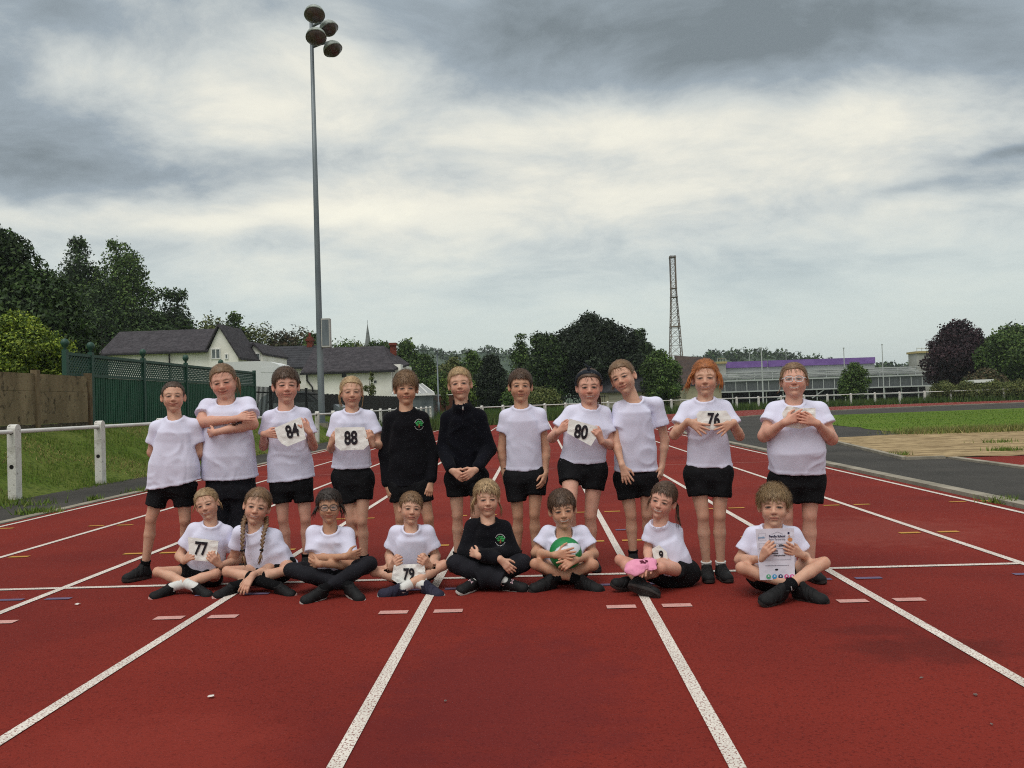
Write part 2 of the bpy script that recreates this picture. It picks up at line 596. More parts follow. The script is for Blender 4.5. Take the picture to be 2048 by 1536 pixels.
# grass bank on the left
def bank_h(X, Y):
    t = np.clip((-6.35-X)/2.1, 0, 1); t = t*t*(3-2*t)
    f = 1-0.75*np.clip((Y-33)/20, 0, 1)
    return 0.88*t*f
xs = np.concatenate([np.linspace(-6.35, -9, 26), np.array([-10, -12, -16, -30, -80, -400])])
ys = np.concatenate([np.arange(-6, 40, 0.4), np.array([44, 48, 52, 56, 60, 70, 90, 130, 200, 400])])
GX, GY = np.meshgrid(xs, ys, indexing='ij')
GZ = bank_h(GX, GY)-0.02+0.035*vnoise(np.stack([GX*1.1, GY*1.1, GX*0], -1))*np.clip((-6.35-GX)/0.4, 0, 1)
Vg = np.stack([GX, GY, GZ], -1).reshape(-1, 3)
ny = len(ys); idx = np.arange(len(xs)*ny).reshape(len(xs), ny)
Fg = np.stack([idx[:-1, :-1], idx[:-1, 1:], idx[1:, 1:], idx[1:, :-1]], -1).reshape(-1, 4)
tag(link('grass_bank', mesh('grass_bank', Vg, Fg, M_GRASS, True)), kind='structure')

# ------------------------------------------------------------------ blades of grass
M_BLADE = mat('grass_blades', lin(90, 108, 48), rough=0.8, spec=0.2, attr='Col')
def blades(name, label, pts, hmin, hmax, w, cols, seed=1, lean=0.35):
    r = np.random.default_rng(seed)
    n = len(pts)
    h = r.uniform(hmin, hmax, n)
    a = r.uniform(0, 2*np.pi, n)
    la = r.uniform(0, 2*np.pi, n); ll = r.uniform(0, lean, n)*h
    wv = np.stack([np.cos(a), np.sin(a), 0*a], -1)*w*r.uniform(0.6, 1.3, n)[:, None]
    tip = pts+np.stack([np.cos(la)*ll, np.sin(la)*ll, h], -1)
    V = np.stack([pts-wv, pts+wv, tip], 1).reshape(-1, 3)
    F = np.arange(3*n).reshape(n, 3)
    cc = np.asarray(cols)[r.integers(0, len(cols), n)]*r.uniform(0.7, 1.25, n)[:, None]
    o = link(name, mesh(name, V, F, M_BLADE, False, np.repeat(cc, 3, 0)))
    return tag(o, label, 'grass', None, 'stuff')
GREENS = [lin(92, 116, 42), lin(104, 128, 50), lin(78, 102, 36), lin(116, 124, 62)]
DRY = GREENS+[lin(150, 138, 88), lin(140, 130, 80)]
r = np.random.default_rng(5)
n = 60000
Yv = 7+30*r.random(n)**1.5; Xv = -6.35-2.4*r.random(n)
keep = vnoise(np.stack([Xv*1.5, Yv*1.5, 0*Xv], -1)) > -0.35
Xv, Yv = Xv[keep], Yv[keep]
Zv = bank_h(Xv, Yv)-0.02+0.035*vnoise(np.stack([Xv*1.1, Yv*1.1, Xv*0], -1))*np.clip((-6.35-Xv)/0.4, 0, 1)
dry = vnoise(np.stack([Xv*0.9+7, Yv*0.6, 0*Xv], -1)) > 0.25
P0 = np.stack([Xv, Yv, Zv], -1)
blades('bank_grass', 'mown green grass on the bank behind the white rail', P0[~dry], 0.03, 0.09, 0.006, GREENS, 1)
blades('bank_dry_grass', 'patches of dry cut grass on the bank', P0[dry], 0.02, 0.07, 0.006, DRY[2:], 2, 1.2)
# verge beyond the bend, tall weeds
n = 45000
aa = np.radians(r.uniform(52, 172, n)); rr = 46.9+5.5*r.random(n)**1.3
Pv = np.stack([BC[0]+rr*np.cos(aa), BC[1]+rr*np.sin(aa), 0*aa-0.05], -1)
blades('verge_weeds', 'long rough grass and weeds behind the far white rail', Pv, 0.2, 0.7, 0.03,
       [lin(58, 78, 34), lin(70, 92, 40), lin(48, 68, 30), lin(88, 102, 54)], 3)
n = 9000
Xs = r.uniform(-6.3, 4.5, n); Ys = 57.5+10*r.random(n)
blades('chute_weeds', 'rough grass growing past the end of the straight', np.stack([Xs, Ys, 0*Xs-0.05], -1), 0.3, 0.9, 0.035,
       [lin(70, 92, 40), lin(84, 106, 46), lin(54, 76, 34)], 4)
n = 26000                                            # infield grass, grazing view
Xs = r.uniform(10.6, 40, n); Ys = 22.5+20*r.random(n)
ok = (Xs > 10.8+np.maximum(0, Ys-29.5)*0.36)
blades('infield_tufts', 'short grass of the infield beyond the sand', np.stack([Xs, Ys, 0*Xs-0.012], -1)[ok], 0.02, 0.05, 0.012,
       [lin(84, 112, 38), lin(96, 122, 46), lin(76, 102, 34)], 6, 0.8)
n = 5000                                             # straggly fringe round the sand pit
Xs = 10.2+r.normal(0, 0.35, n)+4*r.random(n); Ys = 22.2+r.normal(0, 0.3, n)
blades('sand_fringe', 'dry straggly grass along the back edge of the sand', np.stack([Xs, Ys, 0*Xs-0.01], -1), 0.06, 0.22, 0.009,
       [lin(150, 140, 92), lin(120, 126, 66), lin(96, 110, 54)], 8, 0.9)
wl = []
for (px, py, k, s) in ((81, 1026, 260, 0.13), (190, 1000, 90, 0.05), (2010, 1006, 160, 0.10),
                       (1800, 909, 90, 0.1), (2010, 900, 220, 0.14), (1995, 884, 120, 0.2), (300, 982, 200, 0.16), (20, 1010, 260, 0.3)):
    g = gnd(px, py)
    wl.append(g+np.stack([r.normal(0, s, k), r.normal(0, s*0.6, k), np.full(k, -0.01)], -1))
blades('edge_weeds', 'small weeds sprouting at the edges of the asphalt', np.concatenate(wl), 0.03, 0.11, 0.008, GREENS, 9, 0.9)

# ------------------------------------------------------------------ white rail fences
post_mb = MB()
hw, hd = 0.068, 0.058
prof = [(-hw, 0), (hw, 0), (hw, 0.96)]+[(hw*math.cos(a), 0.96+0.07*math.sin(a)) for a in np.linspace(0.3, math.pi-0.3, 7)]+[(-hw, 0.96)]
post_mb.prism([(-hd, y, z) for y, z in prof][::-1], (2*hd, 0, 0))
POST = post_mb.data('fence_post', M_WHITE_POST)
hole_mb = MB().tube([(0, -hw-0.003, 0), (0, hw+0.003, 0)], 0.03, 12)
HOLE = hole_mb.data('post_hole', M_DARK)
def rail_fence(name, label, pts, z0s, dirs, holes=True):
    root = thing(name, label, 'fence', (pts[0][0], pts[0][1], 0))
    for p, z, d in zip(pts, z0s, dirs):
        o = link('post', POST, root, (p[0]-pts[0][0], p[1]-pts[0][1], z), (r.normal(0, 0.012), r.normal(0, 0.012), d))
        if holes:
            link('rail_hole', HOLE, o, (0, 0, 0.45))
            link('rail_hole', HOLE, o, (0, 0, 0.92))
    MB().tube([(p[0], p[1], z+0.93) for p, z in zip(pts, z0s)], 0.030, 10).build('rail', M_WHITE_RAIL, root, True)
    return root
Ys = [4.6]+[6.9+2.29*i for i in range(23)]
rail_fence('white_rail_fence', 'white concrete posts with a tubular rail along the left grass bank', [(-6.53, y) for y in Ys], [0.0]*len(Ys), [0.0]*len(Ys))
angs = np.radians(np.arange(158, 52, -2.74))
FR = 48.0
fpts = [(BC[0]+FR*math.cos(a), BC[1]+FR*math.sin(a)) for a in angs]
rail_fence('white_rail_fence', 'white rail fence curving round the far bend of the track', fpts, [-0.02]*len(fpts), [a for a in angs], False)

# ------------------------------------------------------------------ concrete panel wall and green fence, on the line X = -8.65
XF = -8.65
def yl(px):                                           # depth where the line X = XF crosses this image column
    d = ray(px, 800); return (XF-CAM_X)/(d[0]/d[1])
M_PANEL = mat('stained_concrete', lin(138, 124, 98), rough=0.95, spec=0.1, col2=lin(112, 100, 78), scale=2.2, detail=9, lo=0.42, hi=0.62, stretch=(1, 1, 0.45),
              col3=lin(52, 48, 40), scale3=9, amt3=0.75, lo3=0.56, hi3=0.68, bump=0.5, bscale=30)
M_PANEL2 = mat('dark_concrete', lin(92, 86, 74), rough=0.95, spec=0.1, col2=lin(58, 54, 46), scale=3, detail=9, col3=lin(150, 142, 120), scale3=13, amt3=0.6, lo3=0.6, hi3=0.66, bump=0.5, bscale=30)
M_CPOST = mat('concrete_post', lin(128, 114, 90), rough=0.95, spec=0.1, col2=lin(76, 60, 46), scale=4, detail=8, stretch=(1, 1, 0.3), bump=0.4, bscale=30)
wall = thing('concrete_panel_wall', 'stained brown concrete panel wall on the bank at far left', 'wall', (XF, 17.4, 0.5))
ypost = [yl(165)-1.83*i for i in range(5)]
for i, y in enumerate(ypost):
    MB().box((XF+0.06, y-0.055, 0.5), (XF+0.18, y+0.055, 1.99)).build('wall_post', M_CPOST, wall)
    if i:
        y0, y1 = y+0.06, ypost[i-1]-0.06
        for z0, z1, mm, dx_ in ((0.55, 0.925, M_PANEL2, 0.02), (0.99, 1.54, M_PANEL, 0.025), (1.605, 1.86, M_PANEL, 0.018)):
            MB().box((XF+0.10, y0, z0), (XF+0.12+dx_, y1, z1+0.06)).build('wall_panel', mm, wall)

M_GREEN = mat('green_fence_paint', lin(32, 84, 62), rough=0.6, spec=0.3, col2=lin(26, 70, 52), scale=3, detail=6, stretch=(1, 1, 0.3))
M_GREENP = mat('green_post_paint', lin(34, 70, 58), rough=0.5, spec=0.4)
gf = thing('green_lattice_fence', 'dark green boarded fence with lattice top and ball finials', 'fence', (XF-0.04, yl(187), 0.7))
gx = XF-0.04
gys = [yl(136), yl(187), yl(291), yl(376), yl(446), yl(512)]
ball = MB().lathe([(0.02, 0), (0.035, 0.02), (0.03, 0.04), (0.06, 0.07), (0.078, 0.12), (0.078, 0.15), (0.055, 0.2), (0.01, 0.22)], n=14)
BALL = ball.data('ball_finial', M_GREENP, True)
for i, y in enumerate(gys):
    p = MB().box((gx-0.045, y-0.045, 0.6), (gx+0.045, y+0.045, 2.45)).build('post', M_GREENP, gf)
    if i < 5:
        link('ball_finial', BALL, p, (gx-gf.location[0], y-gf.location[1], 2.45-0.7))
for i in range(5):
    y0, y1 = gys[i]+0.05, gys[i+1]-0.05
    q = MB(); nb = 22
    for k in range(nb):                               # corrugated boards, 11 cm each
        a, b = y0+(y1-y0)*k/nb, y0+(y1-y0)*(k+1)/nb
        q.box((gx-0.012, a+0.008, 0.7), (gx+0.012, b-0.02, 1.92))
    q.box((gx-0.020, y0, 0.7), (gx-0.013, y1, 1.92))
    tag(q.build('board_panel', M_GREEN, gf), kind='stuff')
    q = MB().box((gx-0.03, y0, 1.925), (gx+0.03, y1, 1.99)); q.build('middle_rail', M_GREENP, gf)
    q = MB().box((gx-0.035, y0, 2.34), (gx+0.035, y1, 2.40)); q.build('top_rail', M_GREENP, gf)
    q = MB(); z0, z1 = 1.99, 2.34; st = 0.098
    for s, xo in ((1, 0.006), (-1, -0.006)):
        k0 = y0-(z1-z0)
        while k0 < y1+(z1-z0):
            # slat from (k0,z0) going up at 45 degrees, clipped to the panel
            ta, tb = 0.0, z1-z0
            if s > 0:
                ya, yb = k0, k0+(z1-z0)
            else:
                ya, yb = k0+(z1-z0), k0
            pa, pb = np.array((ya, z0)), np.array((yb, z1))
            for lim, sg in ((y0, 1), (y1, -1)):
                if sg*(pa[0]-lim) < 0 and sg*(pb[0]-lim) < 0: pa = None; break
                if sg*(pa[0]-lim) < 0: pa = pa+(pb-pa)*((lim-pa[0])/(pb[0]-pa[0]))
                if sg*(pb[0]-lim) < 0: pb = pb+(pa-pb)*((lim-pb[0])/(pa[0]-pb[0]))
            if pa is not None and abs(pb[1]-pa[1]) > 0.02:
                q.bar((gx+xo, pa[0], pa[1]), (gx+xo, pb[0], pb[1]), 0.009, 0.034)
            k0 += st
    tag(q.build('lattice', M_GREENP, gf), kind='stuff')

# ------------------------------------------------------------------ black palisade railing and timber fences behind
M_BLACKIRON = mat('black_iron', lin(26, 28, 30), rough=0.6, spec=0.3)
pal = thing('palisade_fence', 'black steel railings between the green fence and the timber fence', 'fence', (XF-0.3, yl(512)+0.2, 0.6))
py0, py1 = yl(512)+0.2, yl(655)
px_ = XF-0.3
k = 0; yy = py0
for k, yy in enumerate(np.arange(py0, py1, 0.14)):
    MB().bar((px_, yy, 0.55), (px_, yy, 1.95), 0.03, 0.012, (0, 1, 0)).build('railing_bar', M_BLACKIRON, pal)
for yy in np.arange(py0, py1+0.1, (py1-py0)/4):
    MB().box((px_-0.05, yy-0.05, 0.5), (px_+0.05, yy+0.05, 2.0)).build('post', M_BLACKIRON, pal)
for z in (0.75, 1.75):
    MB().bar((px_-0.02, py0, z), (px_-0.02, py1, z), 0.02, 0.05).build('rail', M_BLACKIRON, pal)
M_TIMB = mat('weathered_dark_timber', lin(62, 60, 60), rough=0.9, spec=0.1, col2=lin(46, 44, 44), scale=3, detail=6, stretch=(1, 6, 0.5), bump=0.3)
M_TIMB2 = mat('brown_timber', lin(92, 58, 44), rough=0.9, spec=0.1, col2=lin(70, 44, 34), scale=3, detail=6, stretch=(6, 1, 0.5), bump=0.3)
tf = thing('timber_fence', 'weathered dark grey timber board fence behind the floodlight mast', 'fence', (-9.0, 39, 0.2))
for yy in np.arange(38.2, 66, 0.32):
    MB().box((-9.0-0.012*(int(yy*10) % 2), yy, 0.1), (-8.97, yy+0.30, 1.78+0.02*math.sin(yy*7))).build('board', M_TIMB, tf)
bf = thing('timber_fence', 'red-brown timber board fence at the end of the straight', 'fence', (-9.0, 66.3, 0))
for xx in np.arange(-9.2, -4.9, 0.3):
    MB().box((xx, 66.3, -0.05), (xx+0.285, 66.33+0.012*(int(xx*10) % 2), 1.85)).build('board', M_TIMB2, bf)
MB().box((-9.2, 66.25, 1.86), (-4.9, 66.36, 1.92)).build('capping', M_WHITE_RAIL, bf)
rb = thing('railings', 'low black railings below the trees past the straight', 'fence', (-4.6, 72, 0))
for xx in np.arange(-4.6, 6.5, 0.22):
    MB().bar((xx, 72, 0), (xx, 72, 1.55), 0.05, 0.03, (0, 1, 0)).build('railing_bar', M_BLACKIRON, rb)
for z in (0.3, 1.4):
    MB().bar((-4.7, 72.03, z), (6.5, 72.03, z), 0.03, 0.05).build('rail', M_BLACKIRON, rb)
# ------------------------------------------------------------------ floodlight mast
M_GALV = mat('galvanised_steel', lin(124, 132, 136), rough=0.5, spec=0.4, metallic=0.35, col2=lin(96, 104, 110), scale=3, detail=6, stretch=(1, 1, 0.2))
M_LAMP = mat('lamp_housing', lin(168, 176, 170), rough=0.6, spec=0.4, col2=lin(104, 110, 106), scale=5, detail=8, lo=0.45, hi=0.65)
M_LAMPIN = mat('lamp_inside', lin(86, 66, 58), rough=0.35, spec=0.6, col2=lin(54, 40, 38), scale=9, detail=5)
YM = 32.0
mb = at(643, 815, YM)
mast_base = np.array((mb[0], YM, 0.45))
mast = thing('floodlight_mast', 'tall grey floodlight mast with four lamp heads', 'floodlight', mast_base)
ztop = at(625, 38, YM)[2]
MB().tube([mast_base+(0, 0, -0.3), mast_base+(0, 0, 0.02), mast_base+(0, 0, ztop*0.5), np.array((mb[0], YM, ztop))], [0.13, 0.13, 0.10, 0.066], 18).build('pole', M_GALV, mast, True)
MB().box(mast_base+(-0.3, -0.3, -0.4), mast_base+(0.3, 0.3, 0.12)).build('foundation', M_CONC, mast)
MB().tube([mast_base+(0, 0, 0.115), mast_base+(0, 0, 0.16)], 0.24, 16).build('base_flange', M_GALV, mast)
for z in (1.6, 4.9, 9.8):
    MB().tube([mast_base+(0, 0, z), mast_base+(0, 0, z+0.12)], 0.125-0.004*z, 16).build('collar', M_GALV, mast, True)
c0, c1 = at(645, 695, YM), at(663, 637, YM)
bx = MB().box((mb[0]+0.10, YM-0.14, c0[2]), (mb[0]+0.42, YM+0.14, c1[2])).build('control_box', mat('box_grey', lin(186, 186, 180), rough=0.6, col2=lin(160, 160, 156), scale=2), mast)
MB().box((mb[0]+0.13, YM-0.146, c0[2]+0.06), (mb[0]+0.39, YM-0.14, c1[2]-0.05)).build('box_door', M_GALV, bx)
head = None
def lamp_head(px, py, aim, Yh, size):
    """bowl-shaped projector: shell of revolution about the aim axis, open front, hooded top"""
    c = at(px, py, Yh)
    a = np.array(aim, float); a /= np.linalg.norm(a)
    u = np.array((0, 0, 1.)); x = np.cross(a, u); x /= np.linalg.norm(x); u = np.cross(x, a)
    def rev(prof, n=22, inside=False):
        V = []; F = []
        for r_, t_ in prof:
            for k_ in range(n):
                an = 2*math.pi*k_/n
                hood = 1.0      # the upper lip reaches further forward
                V.append(c+size*(a*(t_*hood)+x*r_*math.cos(an)+u*r_*math.sin(an)))
        for i_ in range(len(prof)-1):
            for k_ in range(n):
                p_, q_ = i_*n+k_, i_*n+(k_+1) % n
                F.append((p_, q_, q_+n, p_+n))
        return V, F
    V, F = rev([(0.06, -0.62), (0.42, -0.58), (0.72, -0.42), (0.93, -0.15), (1.02, 0.12), (1.06, 0.30), (1.0, 0.32)])
    sh = part('lamp_head', V, F, M_LAMP, mast, True)
    V, F = rev([(0.995, 0.28), (0.86, 0.46), (0.60, 0.72), (0.32, 0.84), (0.02, 0.86)])
    part('glass_bowl', V, F, M_LAMPIN, sh, True)
    back = c-a*size*0.8
    MB().tube([back, (back+np.array((mb[0], YM, back[2])))/2+(0, 0, -0.1), np.array((mb[0], YM, back[2]-0.25))], 0.05, 8).build('bracket', M_GALV, sh, True)
lamp_head(629, 26, (0.10, -0.42, -0.90), YM-0.55, 0.37)
lamp_head(632, 71, (0.12, -0.42, -0.90), YM-0.55, 0.37)
lamp_head(656, 55, (0.42, -0.15, -0.90), YM+0.1, 0.36)
lamp_head(664, 96, (0.40, -0.20, -0.90), YM+0.1, 0.36)

# ------------------------------------------------------------------ trees
M_BARK = mat('bark', lin(70, 58, 48), rough=0.95, spec=0.1, col2=lin(44, 38, 32), scale=6, detail=6, stretch=(1, 1, 0.2), bump=0.5)
LEAF = {}
def leaf_mat(name):
    if name not in LEAF:
        m = mat('leaf_'+name, (0.05, 0.08, 0.03), rough=0.65, spec=0.25, attr='Col')
        b = m.node_tree.nodes['Principled BSDF']
        LEAF[name] = m
    return LEAF[name]
PAL = {
    'dark': [lin(42, 62, 28), lin(52, 74, 32), lin(34, 50, 24), lin(64, 84, 38)],
    'mid': [lin(62, 86, 36), lin(74, 98, 40), lin(52, 72, 32), lin(86, 106, 48)],
    'light': [lin(88, 108, 46), lin(100, 118, 52), lin(74, 94, 40)],
    'lime': [lin(122, 140, 44), lin(136, 150, 54), lin(100, 122, 38), lin(74, 94, 32), lin(60, 80, 30)],
    'copper': [lin(54, 36, 42), lin(44, 30, 36), lin(64, 42, 46)],
    'brown': [lin(66, 66, 40), lin(78, 64, 44), lin(56, 66, 38), lin(88, 78, 52)],
    'deep': [lin(34, 46, 28), lin(40, 54, 30), lin(28, 38, 24)],
    'olive': [lin(90, 98, 50), lin(104, 108, 60), lin(74, 86, 42)],
}
def leaves(clumps, n, size, pal, rg, hollow=0.55):
    """leaf-sized folded faces scattered through the volume of many small clumps"""
    C = np.array([c for c, _ in clumps]); Rr = np.array([q for _, q in clumps])
    wgt = np.prod(Rr, 1)**(2/3); wgt /= wgt.sum()
    k = rg.choice(len(C), n, p=wgt)
    d = rg.normal(size=(n, 3)); d /= np.linalg.norm(d, axis=1)[:, None]
    rad = hollow+(1.06-hollow)*rg.random(n)**0.7
    p = C[k]+d*Rr[k]*rad[:, None]
    ext = Rr.mean()*0.16
    p = p+rg.normal(0, 1, (n, 3))*(ext*(rg.random(n) < 0.35))[:, None]
    nrm = d+0.9*rg.normal(size=(n, 3)); nrm /= np.linalg.norm(nrm, axis=1)[:, None]
    t = np.cross(nrm, rg.normal(size=(n, 3))); t /= np.linalg.norm(t, axis=1)[:, None]
    b = np.cross(nrm, t)
    s = size*rg.uniform(0.6, 1.4, n)[:, None]
    V = np.stack([p-t*s-b*s*0.3, p+t*s-b*s*0.3+nrm*s*0.2, p+b*s*0.9], 1).reshape(-1, 3)
    F = np.arange(3*n).reshape(n, 3)
    tone = rg.uniform(0.6, 1.25, len(C))[k]
    cc = np.asarray(PAL[pal])[rg.integers(0, len(PAL[pal]), n)]*tone[:, None]*rg.uniform(0.88, 1.12, n)[:, None]
    return V, F, np.repeat(cc, 3, 0)

def tree(label, px, Y, top_py, w_px, pal, n=9000, leaf=0.16, base_z=0.0, crown_lo=0.25, seed=0, nclump=38, shape=0.8, name='tree', cat='tree',
         group=None, lean=0.0, csize=0.30, hollow=0.5, flat=1.0):
    rg = np.random.default_rng(seed+100)
    c = at(px, 780, Y)
    base = np.array((c[0], Y, base_z))
    H = at(px, top_py, Y)[2]-base_z
    Rw = w_px/2*Y/F_PX
    root = thing(name, label, cat, base, group)
    zc = H*(crown_lo+1)/2; hz = H*(1-crown_lo)/2
    clumps = []; tips = []
    for i in range(nclump):
        while True:
            q = rg.uniform(-1, 1, 3)
            if q@q < 1 and q@q > 0.12: break
        wz = 1.0-shape*max(0, q[2])**2*0.5
        cr = max(Rw, 0.55*min(hz, Rw*2.5))*csize*rg.uniform(0.6, 1.25)
        p = base+np.array((q[0]*max(Rw-cr*0.8, Rw*0.3)*wz+lean*q[2]*Rw, q[1]*max(Rw-cr*0.8, Rw*0.3)*wz*flat, zc+q[2]*(hz-cr*0.7)))
        clumps.append((p, np.array((cr, cr, cr*rg.uniform(0.65, 1.0)*max(1.0, hz/Rw*0.55)))))
        tips.append(p)
    if hollow >= 0.3:                                     # leafy core
        clumps.append((base+np.array((lean*Rw*0.3, 0, zc*0.96)), np.array((Rw*0.80, Rw*0.80, hz*0.86))))
        clumps.append((base+np.array((lean*Rw*0.6, 0, zc+hz*0.35)), np.array((Rw*0.55, Rw*0.55, hz*0.58))))
    # crown top
    for i in range(3):
        cr = Rw*csize*0.7
        clumps.append((base+np.array((rg.normal()*Rw*0.15+lean*Rw, rg.normal()*Rw*0.15, H-cr*rg.uniform(0.6, 1.3))), np.array((cr, cr, cr))))
    V, F, cc = leaves(clumps, int(n*1.9), leaf*0.66, pal, rg, hollow)
    tag(part('crown', V, F, leaf_mat(pal), root, False, cc), kind='stuff')
    tr = max(0.06, H*0.018)
    q = MB().tube([base+(0, 0, -0.2), base+(0.02*H, 0, H*0.3), base+(lean*Rw*0.5, 0, H*0.62), base+(lean*Rw, 0, H*0.9)], [tr*1.3, tr, tr*0.6, tr*0.15], 8)
    for i in rg.choice(len(tips), min(14, len(tips)), replace=False):
        z = rg.uniform(0.25, 0.7)*H
        s = base+np.array((0, 0, z)); e = np.array(tips[i])
        if e[2] < z: e = e+(0, 0, z-e[2]+0.3)
        q.tube([s, (s+e)/2+(0, 0, 0.05*H), e], [tr*0.5, tr*0.3, tr*0.08], 5)
    q.build('trunk', M_BARK, root, True)
    return root

#TREES
LT = 'trees on the left skyline'
tree('broad dark green tree at the far left edge', 0, 40, 452, 330, 'dark', 30000, 0.17, 0.8, 0.0, 1, 60)
tree('dark rounded tree bulging beside the lime shrub', 112, 37, 560, 200, 'dark', 18000, 0.15, 0.8, 0.0, 2, 45)
tree('dense low dark tree above the white house roof end', 160, 36, 640, 96, 'dark', 7000, 0.15, 0.8, 0.0, 22, 30)
tree('tall airy tree, left of the tall pair on the skyline', 160, 74, 474, 135, 'dark', 12000, 0.19, 0.8, 0.05, 3, 60, csize=0.22, hollow=0.3)
tree('tall airy tree, right of the tall pair on the skyline', 246, 74, 478, 178, 'mid', 16000, 0.19, 0.8, 0.05, 4, 80, csize=0.20, hollow=0.3)
tree('thin-topped tree behind the long grey house roof', 352, 76, 582, 120, 'dark', 8500, 0.2, 0.8, 0.05, 5, 26, hollow=0.3)
tree('leafy tree filling the gap below the tall pair', 205, 70, 560, 150, 'dark', 9000, 0.19, 0.8, 0.0, 23, 40)
tree('leafy tree low between the tall pair and the house', 300, 72, 620, 150, 'dark', 9000, 0.2, 0.8, 0.0, 6, 26)
for i, (px, tp, w, pl) in enumerate(((425, 634, 130, 'olive'), (474, 626, 56, 'mid'), (520, 650, 150, 'olive'), (580, 656, 120, 'brown'), (622, 662, 90, 'mid'), (690, 678, 120, 'mid'),
                                     (735, 690, 110, 'olive'), (768, 684, 60, 'mid'), (812, 680, 80, 'mid'))):
    tree(('olive scrub tree first right of the skyline dip', 'slim upright tree above the hedge behind the gables', 'olive scrub tree behind the small gables',
          'brownish tree left of the red chimney', 'green tree just left of the floodlight control box', 'green tree right of the control box',
          'low olive tree under the church spire', 'sparse sapling between the spire and the right chimney', 'bushy tree just right of the right chimney')[i],
         px, 88, tp, w*1.35, pl, 5600, 0.22, 0.8, 0.0, 10+i, 26, hollow=0.35, csize=0.36, shape=0.2)
for i, (px, tp, w, pl) in enumerate(((848, 708, 120, 'mid'), (905, 716, 120, 'olive'), (945, 704, 90, 'mid'), (880, 745, 110, 'mid'), (930, 752, 90, 'light'))):
    tree(('tall green tree right of the white house', 'olive tree behind the navy fleece', 'green tree left of the round dark tree',
          'low bush behind the thin lamp post', 'low pale bush beside the brown fence')[i], px, 84-i*2, tp, w, pl, 4500, 0.2, 0.0, 0.0, 30+i, 24, hollow=0.4)
tree('round very dark evergreen left of the great tree', 985, 70, 712, 82, 'deep', 8000, 0.14, 0, 0.0, 40, 40, hollow=0.6)
tree('great dark broadleaf tree in the middle', 1188, 78, 626, 215, 'deep', 26000, 0.2, 0, 0.04, 41, 60, csize=0.24)
tree('green shoulder tree left of the great tree', 1095, 76, 662, 120, 'dark', 9500, 0.19, 0, 0.0, 42, 34)
tree('thin twiggy tree at the left edge of the great tree', 1044, 80, 668, 64, 'mid', 3200, 0.16, 0, 0.05, 43, 24, hollow=0.3, csize=0.26)
tree('dark tree right of the great tree', 1275, 80, 660, 100, 'dark', 8500, 0.19, 0, 0.0, 44, 30)
tree('mid green bushy tree above the garage', 1322, 74, 700, 100, 'mid', 8500, 0.17, 0, 0.0, 45, 30)
tree('low elder bush with pale flower heads below the great tree', 1085, 66, 772, 100, 'olive', 5200, 0.12, 0, 0.0, 46, 24, name='bush', cat='bush')
tree('low dark bush under the round evergreen', 1030, 68, 770, 70, 'mid', 3600, 0.13, 0, 0.0, 47, 20, name='bush', cat='bush')
tree('young green tree in front of the grandstand', 1708, 76, 724, 74, 'mid', 3600, 0.14, 0, 0.02, 50, 26, hollow=0.3)
tree('purple copper beech right of the grandstand', 1922, 92, 640, 150, 'copper', 18000, 0.2, 0, 0.02, 51, 46, csize=0.27)
tree('green tree at the right edge', 2032, 86, 652, 170, 'mid', 18000, 0.2, 0, 0.0, 52, 46, csize=0.27)
tree('brown-green scrub tree below the copper beech', 1975, 82, 735, 90, 'brown', 5000, 0.16, 0, 0.0, 53, 22)
for i, px in enumerate((1890, 1935, 1985, 2035, 2085)):
    tree(('leafy shrub, leftmost of the hedge under the beech', 'leafy shrub, second of the hedge under the beech', 'leafy shrub before the white goal frame',
          'leafy shrub in the right-hand hedge below the green tree', 'leafy shrub ending the hedge at the right edge')[i], px, 72.5, 764-i*1.5, 80, 'olive', 4200, 0.10, -0.1, 0.0, 60+i, 24, name='shrub', cat='shrub', group='hedge shrubs at right')
tree('bright yellow-green shrub above the concrete wall', 40, 17.9, 622, 230, 'lime', 20000, 0.05, 0.7, 0.2, 70, 80, name='shrub', cat='shrub', csize=0.22, hollow=0.35)
tree('smaller dull green shrub beside the lime shrub', 118, 18.6, 690, 70, 'olive', 3500, 0.05, 0.7, 0.3, 71, 24, name='shrub', cat='shrub')
tree('small green bush in front of the white house wall', 595, 44, 755, 40, 'olive', 1600, 0.07, 0.6, 0.1, 72, 12, name='bush', cat='bush', hollow=0.2)
tree('climbing shrub against the white house wall', 740, 58, 745, 34, 'olive', 1300, 0.09, 0.2, 0.1, 73, 12, name='bush', cat='bush', hollow=0.1)
tree('pale sapling beside the thin lamp post', 888, 63, 752, 24, 'light', 900, 0.09, 0, 0.1, 74, 10, name='bush', cat='bush', hollow=0.2)

